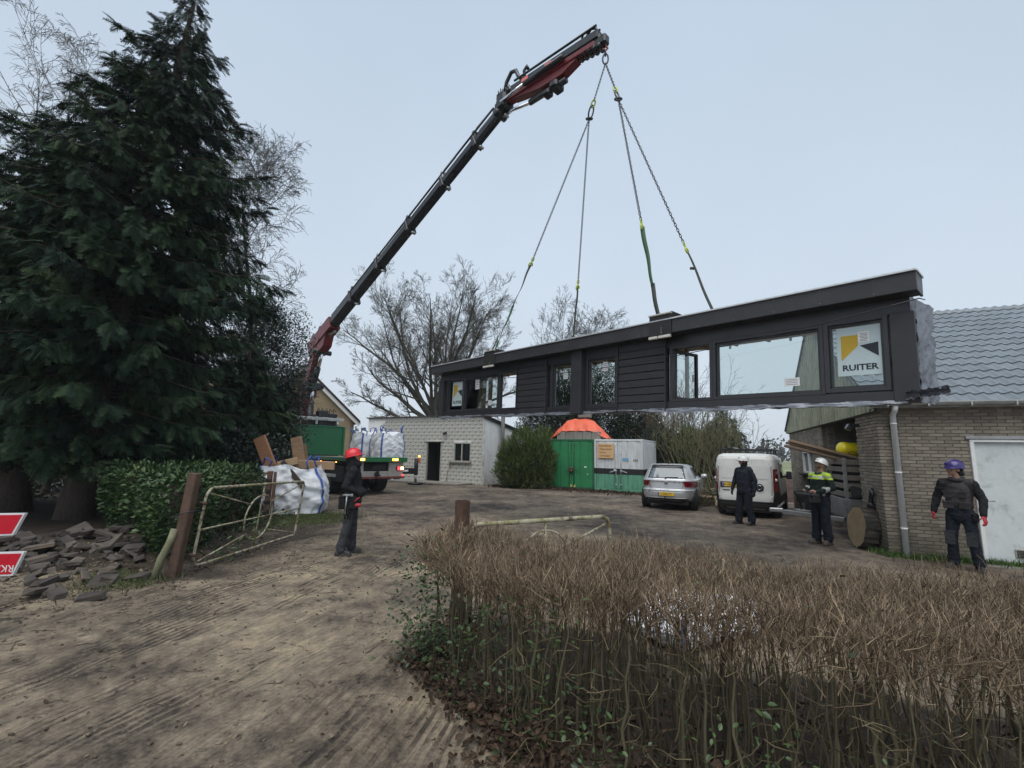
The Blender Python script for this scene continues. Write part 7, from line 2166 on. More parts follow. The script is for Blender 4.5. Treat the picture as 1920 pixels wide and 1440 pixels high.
def conifer(name, label, base, H, prof, seed, whorl=.30, nb=9, frond=(.30, .50), zmin=1.8, trunk_r=.24, group=None, mat=None, dens=1.0, lean=(0, 0), upturn=.25, tl=(0.0, 0.0)):
    rng = np.random.default_rng(seed)
    T = empty(name, loc=base, label=label, cat="tree", group=group)
    zs = np.linspace(-.15, H * .97, 14)
    tp = [(lean[0] * (z / H) + .05 * math.sin(z * .8 + seed), lean[1] * (z / H) + .05 * math.cos(z * .7), z) for z in zs]
    rr = [trunk_r * (1 - z / H) ** .8 * (1 + .55 * math.exp(-max(z, 0) * 2.2)) + .02 for z in zs]
    b = MB(); b.tube(tp, rr, 18)
    b.build("trunk", bark_m, T)
    X, P, S, Rn, br = [], [], [], [], []
    z = zmin
    while z < H - .15:
        R = prof(z); k = max(4, int(nb * (.55 + .45 * min(1, R / 3))))
        a0 = rng.uniform(0, 6.28)
        for i in range(k):
            a = a0 + 2 * PI * i / k + rng.normal(0, .18); Rb = R * rng.choice((rng.uniform(.6, .85), rng.uniform(.8, 1.14)))
            rise = rng.uniform(-.08, .22) * (1 if z > H * .5 else .5)
            d = np.array([math.cos(a), math.sin(a), 0]); o = np.array([lean[0] * (z / H), lean[1] * (z / H), z + rng.uniform(-.1, .1)])
            def pt(t): return o + d * (Rb * t) + np.array([0, 0, Rb * (rise * t * 1.6 - (.42 + .0) * t * t + upturn * t ** 4)])
            br.append(([pt(t) for t in (0, .25, .5, .75, .98)], [.035 * (Rb / 3 + .3), .028 * (Rb / 3 + .3), .02 * (Rb / 3 + .3), .012, .005]))
            nf = int(max(7, Rb * 17 * dens))
            clump = rng.uniform(0, 1)
            for q in range(nf):
                t = rng.uniform(.10, 1.0) ** .62; p = pt(t); tg = pt(min(1.05, t + .05)) - p; tg /= np.linalg.norm(tg) + 1e-9
                side = np.array([-d[1], d[0], 0]) * rng.choice((-1, 1))
                f = tg * rng.uniform(.35, 1.0) + side * rng.uniform(0, 1.0) * (1.15 - t * .7) + np.array([0, 0, rng.uniform(-1.0, .05)])
                X.append(f); P.append(p + np.array([0, 0, rng.normal(0, .05)])); S.append(rng.uniform(*frond) * (.65 + .5 * (1 - abs(t - .5))) * min(1, .45 + R * .4)); Rn.append(np.clip(.55 * clump + .45 * rng.uniform(), 0, 1))
        z += whorl * rng.uniform(.8, 1.2)
    X, P, S, Rn = np.array(X), np.array(P), np.array(S), np.array(Rn)
    Rm = basis_rot(X, (0, 0, 1), roll=rng.normal(0, .45, len(X))) * S[:, None, None]
    PV, PF = frond_proto()
    V, F, a = scatter(PV, PF, Rm, P, Rn)
    link_mesh("crown", np_mesh("crown", V, F, mat or conif_m, False, {"rnd": a}), T)
    V, F = np_tubes(br, 5)
    tag(link_mesh("branches", np_mesh("branches", V, F, bark_m, True), T), kind="stuff")
    return T

conifer("conifer_tree", "tallest dark cypress at the left with its tip at the top edge", (-10.3, 11.2, 0), 15.0, lambda z: float(np.interp(z, (0, 2, 4, 6.5, 8, 10, 12, 13.5, 15), (2.2, 2.6, 3.0, 3.25, 2.95, 2.2, 1.35, .70, .12))), 3, whorl=.23, nb=11, trunk_r=.25, group="dark conifers at the left", dens=1.15, lean=(.78, .45))
conifer("conifer_tree", "lower dark cypress at the left edge with long drooping branches", (-12.6, 11.9, 0), 10.8, lambda z: max(.3, min(4.0, 6.2 * (1 - z / 11.6) ** .7)), 9, whorl=.30, nb=9, trunk_r=.27, group="dark conifers at the left", dens=1.0, frond=(.28, .46))
conifer("conifer_tree", "slender dark cypress standing between the two big ones", (-11.7, 13.8, 0), 9.6, lambda z: max(.3, min(2.8, 4.0 * (1 - z / 9.9) ** .8)), 17, whorl=.36, nb=8, trunk_r=.24, group="dark conifers at the left", dens=.9)
conifer("conifer_tree", "low feathery cypress in front of the holly beside the lorry", (-8.9, 15.2, 0), 5.4, lambda z: max(.25, min(1.75, 2.5 * (1 - z / 5.7) ** .7)), 23, whorl=.22, nb=9, zmin=.3, trunk_r=.12, group="dark conifers at the left", frond=(.34, .5), dens=1.3)
conifer("conifer_tree", "pointed dark yew standing behind the coppice beside the van", (11.6, 25.2, 0), 4.6, lambda z: max(.2, min(1.5, 2.3 * (1 - z / 4.8) ** .75)), 29, whorl=.2, nb=9, zmin=.15, trunk_r=.12, group="evergreens behind the yard", frond=(.30, .45), dens=1.3)

def leafy(name, label, cat, centers, N, leaf, mat, seed, group=None, up=.35, stems=None, kindparts=0, base=(0, 0, 0), proto=None, stem_mat=None, crown="crown", shell=.55):
    """evergreen mass: leaves through the outer shell of a union of ellipsoids (cx,cy,cz,rx,ry,rz)"""
    rng = np.random.default_rng(seed)
    T = empty(name, loc=base, label=label, cat=cat, group=group)
    vol = np.array([c[3] * c[4] + c[4] * c[5] + c[3] * c[5] for c in centers]); pk = rng.choice(len(centers), N, p=vol / vol.sum())
    C = np.array(centers)[pk]
    n = rng.normal(size=(N, 3)); n /= np.linalg.norm(n, axis=1, keepdims=True)
    r = 1 - shell * rng.uniform(0, 1, N) ** 1.8 + rng.normal(0, .05, N)
    bump_ = 1 + .12 * np.sin(n[:, 0] * 7 + C[:, 0] * 3) * np.sin(n[:, 2] * 6 + C[:, 1]) + .06 * np.sin(n[:, 1] * 15)
    P = C[:, :3] + n * C[:, 3:] * (r * bump_)[:, None]
    keep = P[:, 2] > .04; P, n = P[keep], n[keep]
    d = n * .8 + rng.normal(size=P.shape) * .7; d[:, 2] += up
    Rm = basis_rot(d, (0, 0, 1), roll=rng.normal(0, .7, len(P))) * rng.uniform(leaf * .7, leaf * 1.25, len(P))[:, None, None]
    PV, PF = proto or leaf_simple()
    V, F, a = scatter(PV, PF, Rm, P, rng.uniform(0, 1, len(P)))
    o = link_mesh(crown, np_mesh(crown, V, F, mat, False, {"rnd": a}), T)
    if stems:
        b = MB()
        for pts, r_ in stems: b.tube(pts, r_, 8)
        b.build("trunk", stem_mat or bark_m, T)
    return T
holly_m = leafmat("holly_green", [(.25, (.008, .015, .012)), (.5, (.020, .034, .022)), (.75, (.045, .062, .040))], .32, spec=.6)
laurel_m = leafmat("laurel_green", [(.2, (.013, .030, .010)), (.45, (.026, .060, .018)), (.65, (.048, .094, .026)), (.85, (.095, .13, .042))], .46, spec=.35)
laurelobj_m = leafmat("laurel_leaf_green", [(.2, (.014, .033, .011)), (.45, (.028, .064, .019)), (.7, (.055, .10, .029)), (.92, (.12, .14, .05))], .46, attr=None, spec=.35)
thuja_m = leafmat("thuja_green", [(.25, (.018, .030, .008)), (.45, (.046, .072, .016)), (.7, (.105, .142, .034))], .6, spec=.3)
hedge_dark = leafmat("dark_hedge_green", [(.25, (.010, .018, .010)), (.5, (.022, .034, .018)), (.8, (.05, .065, .03))], .5, spec=.4)
leafy("holly_tree", "dense dark holly tree rising beside the crane column", "tree", [(0, 0, 4.6, 1.7, 1.7, 2.6), (-.3, .2, 2.6, 1.8, 1.8, 1.9), (-.4, 0, 6.3, .9, .9, 1.5), (.2, -.1, 3.7, 1.3, 1.2, 1.2)], 42000, .11, holly_m, 5, stems=[([(0, 0, -.1), (.05, 0, 2.5), (-.1, 0, 5)], [.16, .12, .06])], base=(-9.5, 17.5, 0), group=None)
leafy("rhododendron", "dark broad leaved shrub behind the laurel hedge", "shrub", [(0, 0, 1.05, 1.5, 1.0, 1.25), (1.15, .1, .9, 1.0, .9, 1.05), (-1.4, .2, 1.0, 1.1, 1.0, 1.2)], 9000, .13, holly_m, 6, base=(-8.2, 13.9, 0), stems=[([(0, 0, -.1), (0, 0, .9)], [.06, .03])])
leafy("laurel_bush", "low laurel bush in the dark beneath the conifers at the left edge", "shrub", [(0, 0, .6, 1.3, .9, .8), (-1.3, .5, .7, 1.2, .9, .9)], 3500, .12, laurel_m, 66, base=(-14.4, 13.4, 0), stems=[([(0, 0, -.1), (0, 0, .6)], [.05, .03])])
leafy("rhododendron", "dark evergreen thicket closing the gap behind the conifer trunks", "shrub", [(0, 0, 1.3, 3.2, 1.2, 1.6), (-3.2, .3, 1.3, 2.4, 1.2, 1.6), (2.8, -.2, 1.2, 1.8, 1.0, 1.5)], 12000, .17, holly_m, 67, base=(-14.6, 17.2, 0), stems=[([(0, 0, -.1), (0, 0, .9)], [.06, .03])])
# thuja and hedge masses at the back of the yard
PVt, PFt = frond_proto(6, 1.0, .34, -.05)
leafy("thuja_bush", "rounded yellow green thuja bush in front of the shed corner", "shrub", [(0, 0, 1.35, 1.28, 1.1, 1.58), (.65, -.1, 1.1, .88, .9, 1.4), (-.4, .1, .95, 1.05, 1.0, 1.1)], 10500, .25, thuja_m, 7, up=1.2, proto=(PVt, PFt), stems=[([(0, 0, -.1), (0, 0, 1.2)], [.12, .08]), ([(.5, -.7, -.1), (.55, -.75, 1.6)], [.06, .03])], base=(.72, 23.85, 0), shell=.45)
leafy("thuja_bush", "narrow thuja column squeezed against the green container", "shrub", [(0, 0, 1.3, .62, .6, 1.6)], 3000, .30, thuja_m, 8, up=1.6, proto=(PVt, PFt), base=(1.75, 24.55, 0), stems=[([(0, 0, -.1), (0, 0, 1.2)], [.07, .04])])
for k, (x, y, w, h, lb) in enumerate(((2.7, 30.6, 1.8, 7.6, "leftmost dark ivy covered tree behind the containers"), (5.4, 30.3, 1.9, 7.7, "dark ivy covered tree behind the orange sheet"), (8.2, 29.8, 1.6, 5.2, "dark ivy covered tree behind the white container"))):
    leafy("ivy_tree", lb, "tree", [(0, 0, h * .52, w, 1.3, h * .52), (w * .5, 0, h * .42, w * .8, 1.1, h * .42), (-w * .5, .2, h * .40, w * .8, 1.1, h * .42)], 30000, .15, hedge_dark, 40 + k, base=(x, y, 0), group="dark evergreens behind the containers", stems=[([(0, 0, -.1), (0, 0, h * .7)], [.15, .06])])
leafy("beech_shrub", "reddish brown leafed shrub at the right end of the dark evergreens", "shrub", [(0, 0, 2.2, .85, .8, 2.3)], 3500, .10, leafmat("russet_leaves", [(.3, (.035, .022, .014)), (.6, (.075, .045, .028)), (.85, (.12, .075, .045))], .8), 55, base=(9.45, 29.2, 0), stems=[([(0, 0, -.1), (0, 0, 2)], [.08, .04])])
for k, (x, y, h, r, lb) in enumerate(((8.1, 25.2, 3.2, 1.1, "green hedge conifer behind the left of the coppice"), (9.6, 24.7, 3.1, 1.15, "green hedge conifer behind the middle of the coppice"), (10.8, 24.3, 2.9, 1.1, "green hedge conifer between coppice and pointed yew"))):
    leafy("hedge_conifer", lb, "shrub", [(0, 0, h * .5, r, .8, h * .52)], 3500, .30, thuja_m if k == 1 else hedge_dark, 60 + k, up=1.4, proto=(PVt, PFt), base=(x, y, 0), group="evergreens behind the yard", stems=[([(0, 0, -.1), (0, 0, h * .6)], [.08, .04])])

# ---------------------------------------------------------------- bare trees
def grow(rnd, out, p, d, L, r, lev, maxlev, cfg):
    n = cfg['seg'][lev]; pts, rad = [Vector(p)], [r]
    d = Vector(d).normalized(); step = L / n
    for i in range(n):
        w = cfg['wob'][lev]
        d = d + Vector((rnd.gauss(0, w), rnd.gauss(0, w), rnd.gauss(0, w))) + Vector((0, 0, cfg['trop'][lev]))
        d.normalize()
        pts.append(pts[-1] + d * step); rad.append(max(cfg['rmin'], r * (1 - (i + 1) / n * cfg['taper'][lev])))
    out.append((lev, pts, rad))
    if lev >= maxlev: return
    k = cfg['kids'][lev]
    k = max(1, int(round(k * rnd.uniform(.8, 1.2))))
    for j in range(k):
        t = cfg['t0'][lev] + (1 - cfg['t0'][lev]) * (j + rnd.random()) / k
        f = t * n; i = min(n - 1, int(f)); q = pts[i].lerp(pts[i + 1], f - i)
        dd = (pts[i + 1] - pts[i]).normalized()
        ax = dd.orthogonal().normalized(); ax.rotate(Matrix.Rotation(rnd.uniform(0, 6.283), 3, dd))
        ang = math.radians(rnd.uniform(*cfg['ang'][lev]))
        nd = dd * math.cos(ang) + ax * math.sin(ang)
        rr = max(cfg['rmin'], (rad[i] + (rad[i + 1] - rad[i]) * (f - i)) * cfg['rk'][lev])
        grow(rnd, out, q, nd, L * cfg['lk'][lev] * rnd.uniform(.65, 1.15) * (1.15 - .5 * t), rr, lev + 1, maxlev, cfg)
def bare_tree(name, label, base, cfg, seed, mat, group=None, limbs=None, trunk=None):
    rnd = random.Random(seed); out = []
    T = empty(name, loc=base, label=label, cat="tree", group=group)
    if limbs:
        for (p, d, L, r) in limbs: grow(rnd, out, p, d, L, r, 1, cfg['max'], cfg)
        out.append((0, [Vector(q) for q in trunk[0]], trunk[1]))
    else: grow(rnd, out, (0, 0, -.1), cfg['dir'], cfg['L'], cfg['r'], 0, cfg['max'], cfg)
    V, F = np_tubes([(p, r) for l, p, r in out if l == 0], 12)
    link_mesh("trunk", np_mesh("trunk", V, F, mat, True), T)
    V, F = np_tubes([(p, r) for l, p, r in out if l in (1, 2)], 7)
    link_mesh("limbs", np_mesh("limbs", V, F, mat, True), T)
    fine = [(p, r) for l, p, r in out if l > 2]
    if fine:
        V, F = np_tubes(fine, 3); tag(link_mesh("twigs", np_mesh("twigs", V, F, mat, True), T), kind="stuff")
    return T
oak = dict(seg=(6, 8, 6, 4, 2, 1), wob=(.05, .09, .11, .12, .12, .12), trop=(0, .055, .06, .05, .05, .05), rmin=.0068, taper=(.4, .82, .85, .8, .7, .5), kids=(0, 11, 7, 5, 4, 0), t0=(.3, .18, .2, .15, .15, 0), ang=((20, 40), (22, 48), (22, 50), (22, 50), (20, 50), (0, 0)), rk=(.6, .50, .55, .55, .6, .7), lk=(.8, .36, .52, .55, .60, .5), max=5)
limbs = []
rr_ = random.Random(4)
for i in range(15):
    a = 2 * PI * i * 2 / 15 + rr_.uniform(-.15, .15); sp = (.20, .55, .85, .40, 1.05, .70, 1.3)[i % 7] * rr_.uniform(.9, 1.1)
    limbs.append(((.18 * math.cos(a), .18 * math.sin(a), rr_.uniform(3.4, 4.8)), (math.cos(a) * sp, math.sin(a) * sp, 1), rr_.uniform(8.4, 9.8), rr_.uniform(.11, .17)))
limbs += [((-.2, -.1, 3.2), (-1.0, -.1, .32), 6.3, .17), ((-.2, -.1, 3.6), (-1.0, -.2, .75), 6.5, .19), ((.1, .1, 4.2), (1, .1, .5), 7.0, .16), ((.1, .1, 3.9), (.9, -.2, .8), 8.0, .15)]
bare_tree("oak_tree", "large bare oak with a broad crown above the white shed", (-5.4, 33.0, 0), oak, 4, barko, "bare winter trees", limbs, ([(0, 0, -.2), (.02, 0, 1.2), (-.05, 0, 2.6), (0, 0, 4.2), (.05, .05, 6.0)], [.62, .48, .44, .40, .25]))
bir = dict(dir=(0, 0, 1), L=13.5, r=.20, seg=(10, 7, 5, 4, 2, 2), wob=(.04, .08, .10, .11, .12, .12), trop=(.02, .08, .05, .02, .0, -.02), rmin=.009, taper=(.9, .85, .85, .8, .6, .5), kids=(20, 9, 6, 4, 0), t0=(.25, .2, .2, .2, 0), ang=((25, 50), (25, 50), (25, 55), (25, 60), (0, 0)), rk=(.42, .5, .55, .7, .7), lk=(.42, .48, .5, .55, .5), max=4)
bare_tree("birch_tree", "bare birch with a rounded crown showing above the dormer roof", (5.4, 45.0, 0), dict(bir, L=14.6, rmin=.010), 12, barkg, "bare winter trees")
bare_tree("birch_tree", "second bare birch right of the rounded one above the dormer roof", (8.2, 47.0, 0), dict(bir, L=15.0, rmin=.010), 18, barkg, "bare winter trees")
weep = dict(bir, trop=(.02, .07, .0, -.07, -.12, -.12), kids=(16, 8, 6, 5, 0), L=14.5, r=.17, rmin=.0065, seg=(10, 8, 6, 5, 3, 2))
bare_tree("birch_tree", "weeping bare birch spreading to the right of the tall cypress", (-10.7, 18.6, 0), dict(weep, L=12.2, dir=(.13, 0, 1), t0=(.5, .2, .2, .2, 0), kids=(17, 9, 7, 5, 0), lk=(.36, .50, .55, .65, .6)), 33, barkb, "bare winter trees")
bare_tree("birch_tree", "weeping bare birch showing over the cypress at the top left", (-16.0, 16.2, 0), dict(weep, L=17.0, dir=(-.03, 0, 1), lk=(.34, .5, .5, .6, .5)), 37, barkb, "bare winter trees")
shr = dict(dir=(0, 0, 1), seg=(6, 6, 4, 2, 2), wob=(.06, .07, .13, .18, .2), trop=(.02, .03, .03, .02, .0), rmin=.0085, taper=(.7, .8, .8, .6, .5), kids=(6, 5, 4, 3, 0), t0=(.2, .45, .25, .2, 0), ang=((10, 30), (15, 40), (20, 50), (20, 60), (0, 0)), rk=(.6, .5, .6, .7, .7), lk=(.7, .40, .5, .5, .5), max=3)
def coppice(name, label, base, n, L, spread, seed, mat, r=.035, group=None):
    rnd = random.Random(seed); out = []
    T = empty(name, loc=base, label=label, cat="shrub", group=group)
    for i in range(n):
        a = rnd.uniform(0, 6.283); s = rnd.uniform(0.05, spread) ; q = rnd.uniform(0, .55)
        o2 = []
        grow(rnd, o2, (q * math.cos(a) * 1.6, q * math.sin(a), -.05), (math.cos(a) * s, math.sin(a) * s * .7, 1), L * rnd.uniform(.65, 1.1), r * rnd.uniform(.6, 1.1), 1, 3, shr)
        out += o2
    for l, p, rd in out:
        if l == 1:
            V, F = np_tubes([(p, rd)], 6); link_mesh("stem", np_mesh("stem", V, F, mat, True), T)
    V, F = np_tubes([(p, rd) for l, p, rd in out if l > 1], 3); tag(link_mesh("twigs", np_mesh("twigs", V, F, mat, True), T), kind="stuff")
stem_m = surf("olive_stem", (.125, .115, .058), .8, var=.3, scale=5)
coppice("hazel_coppice", "fan of olive brown coppice stems behind the silver car", (9.1, 23.4, 0), 30, 3.9, .62, 3, stem_m)
coppice("hazel_coppice", "looser bare coppice leaning right behind the parked vehicles", (9.9, 21.8, 0), 24, 3.4, .75, 5, stem_m, .028)
coppice("bare_shrub", "tall fine twigged bare shrub above the coppice", (10.5, 29.5, 0), 26, 7.0, .40, 8, barkg, .04)
coppice("bare_shrub", "second fine twigged bare shrub above the pointed yew", (13.2, 30.5, 0), 18, 5.8, .45, 14, barkg, .035)
coppice("bare_shrub", "thin stemmed bare shrub between the dark evergreens and the coppice", (8.9, 27.6, 0), 16, 5.6, .30, 15, surf("brown_stem", (.10, .065, .04), .85), .03)
pol = dict(shr, kids=(6, 3, 2, 0, 0), max=2, rmin=.014)
rnd_ = random.Random(2); o_ = []
T_ = empty("pollard_tree", loc=(15.9, 30.0, 0), label="small knobbly bare tree behind the white van", cat="tree")
for i in range(6): grow(rnd_, o_, (rnd_.uniform(-.5, .5), 0, 1.0), (rnd_.uniform(-.55, .55), 0, 1), 2.1, .07, 1, 2, dict(pol, wob=(.1, .22, .3, .3, .3)))
V_, F_ = np_tubes([(p, r) for l, p, r in o_], 6); link_mesh("limbs", np_mesh("limbs", V_, F_, barkg, True), T_)
MB().tube([(0, 0, -.1), (.05, 0, .6), (0, 0, 1.15)], [.22, .18, .22], 10).build("trunk", barkg, T_)

# ---------------------------------------------------------------- laurel hedge: foliage volume between gate and conifers
def laurel_hedge():
    rng = np.random.default_rng(44)
    T = empty("laurel_hedge", loc=(0, 0, 0), label="clipped cherry laurel hedge with glossy leaves behind the open gate", cat="hedge")
    A, B, C, D = np.array([-8.55, 10.1]), np.array([-4.95, 7.05]), np.array([-6.15, 11.3]), np.array([-9.2, 13.0])
    P, Nn = [], []
    def face(a, b, n):
        d = b - a; nr = np.array([d[1], -d[0]]); nr = nr / np.linalg.norm(nr)
        for _ in range(n):
            t = rng.uniform(); z = rng.uniform(.06, 1.22) ; dep = abs(rng.normal(0, .10))
            bul = .10 * math.sin(t * 9) + .07 * math.sin(t * 23 + z * 6) + (.10 if z > .4 else -.05)
            p = a + d * t + nr * (bul - dep)
            P.append((p[0], p[1], z + .05 * math.sin(t * 14))); Nn.append((nr[0], nr[1], .30))
    face(A, B, 5600); face(B, C, 4200); face(D, A, 1500)
    for _ in range(5200):
        u, v = rng.uniform(), rng.uniform()
        p = (A * (1 - u) + B * u) * (1 - v) + (D * (1 - u) + C * u) * v
        P.append((p[0], p[1], 1.20 + .06 * math.sin(p[0] * 5) + .05 * math.sin(p[1] * 7) + rng.normal(0, .05))); Nn.append((rng.normal(0, .3), rng.normal(0, .3) - .2, 1))
    for _ in range(260):                                            # low suckers through and under the gate
        t = rng.uniform(); p = B * (1 - t) + C * t
        P.append((p[0] + rng.uniform(.1, .95), p[1] + rng.normal(0, .25), rng.uniform(.03, .35))); Nn.append((.5, -.3, .8))
    P, Nn = np.array(P), np.array(Nn)
    d = Nn * .75 + rng.normal(size=P.shape) * .55; d[:, 2] += .05
    L = rng.uniform(.07, .125, len(P))
    Rm = basis_rot(d, (0, 0, 1), roll=rng.normal(0, .6, len(P)))
    dist = np.linalg.norm(P - np.array([0, 0, 1.72]), axis=1) + (Nn[:, 2] < 0) * 9 + rng.uniform(0, 1.2, len(P))
    order = np.argsort(dist - L * 12)
    PV, PF = leaf_proto(1, .40, .12, .08)
    near, far = order[:300], order[300:]
    lm = np_mesh("leaf", PV, PF, laurelobj_m, True)
    for i in near:
        o = bpy.data.objects.new("leaf", lm); COL.objects.link(o); o.parent = T
        m = Matrix(Rm[i].tolist()).to_4x4(); m = m @ Matrix.Scale(float(L[i]), 4); m.translation = P[i].tolist(); o.matrix_local = m
    PV, PF = leaf_simple(.42)
    V, F, a = scatter(PV, PF, Rm[far] * L[far][:, None, None], P[far], rng.uniform(0, 1, len(far)))
    tag(link_mesh("foliage", np_mesh("foliage", V, F, laurel_m, True, {"rnd": a}), T), kind="stuff")
    polys = []
    for _ in range(420):
        u, v = rng.uniform(), rng.uniform(); p = (A * (1 - u) + B * u) * (1 - v) + (D * (1 - u) + C * u) * v
        q = p + rng.normal(0, .18, 2); polys.append(([(p[0], p[1], -.05), ((p[0] + q[0]) / 2 + rng.normal(0, .04), (p[1] + q[1]) / 2, .5), (q[0], q[1], 1.15)], [.016, .012, .006]))
    V, F = np_tubes(polys, 5); tag(link_mesh("stems", np_mesh("stems", V, F, bark_m, True), T), kind="stuff")
laurel_hedge()

# ---------------------------------------------------------------- clipped bare hedge in the foreground
twig_m = leafmat("hedge_twig_tan", [(.2, (.060, .042, .028)), (.5, (.140, .100, .066)), (.8, (.33, .255, .17))], .85, spec=.2, nscale=2.0)
stemh_m = leafmat("hedge_stem_brown", [(.2, (.048, .042, .028)), (.5, (.088, .076, .047)), (.8, (.135, .118, .074))], .85, spec=.2, nscale=3.0)
twiglow_m = leafmat("hedge_twig_olive", [(.2, (.045, .036, .022)), (.5, (.090, .074, .042)), (.8, (.19, .155, .09))], .85, spec=.2, nscale=3.0)
ivy_m = leafmat("ivy_green", [(.2, (.016, .032, .010)), (.5, (.034, .068, .022)), (.8, (.075, .12, .038))], .45, spec=.45)
dead_m = leafmat("dead_leaf", [(.2, (.022, .015, .011)), (.5, (.050, .033, .022)), (.75, (.085, .054, .035)), (.95, (.16, .11, .07))], .85, spec=.2)
def clipped_hedge():
    rng = np.random.default_rng(77); rnd = random.Random(77)
    T = empty("clipped_hedge", loc=(0, 0, 0), label="clipped bare brown hedge with twiggy top filling the right foreground", cat="hedge")
    SL, ND = 5.4, 1.68
    def W(s, n, z): return Vector((HB0[0] + HDIR[0] * s + HN[0] * n, HB0[1] + HDIR[1] * s + HN[1] * n, z))
    def htop(s, n): return .985 + .035 * math.sin(s * 3.1) + .02 * math.sin(s * 9 + n * 7) - .05 * (n < .08) 
    def hs(n): return float(hsmin(n))
    stems = []
    for k in range(300):
        n = rnd.uniform(.04, .5) if k % 5 < 3 else rnd.uniform(.4, ND - .06); s = rnd.uniform(hs(n) + .08, SL * (.8 if k % 5 < 3 else 1));  s2, n2 = s + rnd.gauss(0, .06), n + rnd.gauss(0, .05)
        h = rnd.uniform(.74, .95); r = rnd.choice((.006, .007, .009, .011, .014))
        m = 6
        pts = [W(s + (s2 - s) * i / m + rnd.gauss(0, .012), n + (n2 - n) * i / m + rnd.gauss(0, .012), -.04 + h * i / m) for i in range(m + 1)]
        stems.append((pts, [r * (1 - .45 * i / m) for i in range(m + 1)], s, n))
    for pts, rd, s, n in stems:
        V, F = np_tubes([(pts, rd)], 6)
        link_mesh("stem", np_mesh("stem", V, F, stemh_m, True, {"rnd": np.full(len(V), rnd.random())}), T)
    inner = []
    for k in range(420):                                    # thinner stems crowding the inside
        n = rnd.uniform(.03, ND * .7); s = rnd.uniform(hs(n) + .04, SL); h = rnd.uniform(.6, .95); m = 5; ds, dn = rnd.gauss(0, .09), rnd.gauss(0, .08); r = rnd.uniform(.003, .008)
        inner.append(([W(s + ds * i / m + rnd.gauss(0, .012), n + dn * i / m, -.03 + h * i / m) for i in range(m + 1)], [r * (1 - .5 * i / m) for i in range(m + 1)]))
    V, F = np_tubes(inner, 5)
    tag(link_mesh("inner_stems", np_mesh("inner_stems", V, F, stemh_m, True, {"rnd": np.repeat(rng.uniform(0, 1, len(inner)), 30)}), T), kind="stuff")
    # short shoots at the clipped top, upright and crooked
    P = []
    def shoot(p, d, L, r, m=3, w=.25):
        pts, rad = [p], [r]; d = d.normalized()
        for i in range(m):
            d = (d + Vector((rnd.gauss(0, w), rnd.gauss(0, w), rnd.gauss(0, w * .7)))).normalized(); pts.append(pts[-1] + d * (L / m)); rad.append(r * (1 - .5 * (i + 1) / m))
        return pts, rad
    N = 46000
    for k in range(N):
        n = rnd.uniform(0, ND); s = rnd.uniform(hs(n) - .02, SL); zt = htop(s, n)
        L = rnd.uniform(.04, .11); z = zt - L * rnd.uniform(.5, 1.0) - rnd.random() ** 1.3 * .24 + rnd.gauss(0, .014)
        P.append(shoot(W(s, n, z), Vector((rnd.gauss(0, .5), rnd.gauss(0, .5), 1)), L, rnd.uniform(.0013, .0028), 1, .2))
    for k in range(3600):                                   # front and left face, upper half
        if rnd.random() < .68: s, n = rnd.uniform(0, SL), rnd.gauss(.02, .06); out = -Vector((HN[0], HN[1], 0))
        else: n = rnd.uniform(0, ND); s = hs(n) + rnd.gauss(.02, .06); out = -Vector((HDIR[0], HDIR[1], 0))
        z = .95 - abs(rnd.gauss(0, .11)); 
        P.append(shoot(W(s, n, max(.3, z)), out * rnd.uniform(-.2, .6) + Vector((rnd.gauss(0, .35), rnd.gauss(0, .35), rnd.uniform(.3, 1.2))), rnd.uniform(.07, .20), rnd.uniform(.0018, .0036)))
    for k in range(90):                                     # a few longer whips above the cut
        n = rnd.uniform(.0, ND); s = rnd.uniform(hs(n), SL); P.append(shoot(W(s, n, htop(s, n) - .03), Vector((rnd.gauss(0, .3), rnd.gauss(0, .3), 1)), rnd.uniform(.10, .24), .0028, 4, .18))
    V, F = np_tubes(P, 3)
    a = np.repeat(rng.uniform(0, 1, len(V) // 6 + 1), 6)[:len(V)]
    tag(link_mesh("twigs", np_mesh("twigs", V, F, twig_m, False, {"rnd": a}), T), kind="stuff")
    # crooked side shoots lower down
    P = []
    for k in range(1500):
        n = rnd.uniform(-.10, ND) if k % 2 else rnd.uniform(-.10, .25); s = rnd.uniform(hs(max(n, 0)) - .06, SL); z = rnd.uniform(.05, .78)
        dirv = Vector((rnd.gauss(0, 1), rnd.gauss(0, 1) - .4, rnd.gauss(.15, .5)))
        P.append(shoot(W(s, n, z), dirv, rnd.uniform(.07, .26), rnd.uniform(.0018, .0040), 3, .55))
    for k in range(55):                                     # long brambles arching out of the foot
        s = rnd.uniform(.2, SL); p = W(s, rnd.uniform(-.02, .1), .03); a = rnd.uniform(-2.6, -.2); d = Vector((math.cos(a), math.sin(a), 0)); L = rnd.uniform(.35, .8)
        P.append(([p + d * (L * t) + Vector((0, 0, .32 * L * 4 * t * (1 - t) * .8)) + Vector((rnd.gauss(0, .015), rnd.gauss(0, .015), 0)) for t in (0, .17, .34, .5, .67, .84, 1)], [.004, .004, .0038, .0034, .003, .0026, .002]))
    V, F = np_tubes(P, 4)
    tag(link_mesh("side_shoots", np_mesh("side_shoots", V, F, twiglow_m, True, {"rnd": np.repeat(rng.uniform(0, 1, len(V) // 16 + 1), 16)[:len(V)]}), T), kind="stuff")
    # green leaves of ivy, privet and bramble: by colonies
    Q, D = [], []
    col = [(rnd.uniform(0, 4.6), rnd.uniform(-.16, .10), rnd.uniform(.04, .34), rnd.uniform(.08, .20)) for _ in range(26)]
    for _ in range(34):
        n_ = rnd.uniform(0, .9); col.append((hs(n_) + rnd.gauss(.02, .08), n_, rnd.uniform(.08, .80), rnd.uniform(.08, .20)))
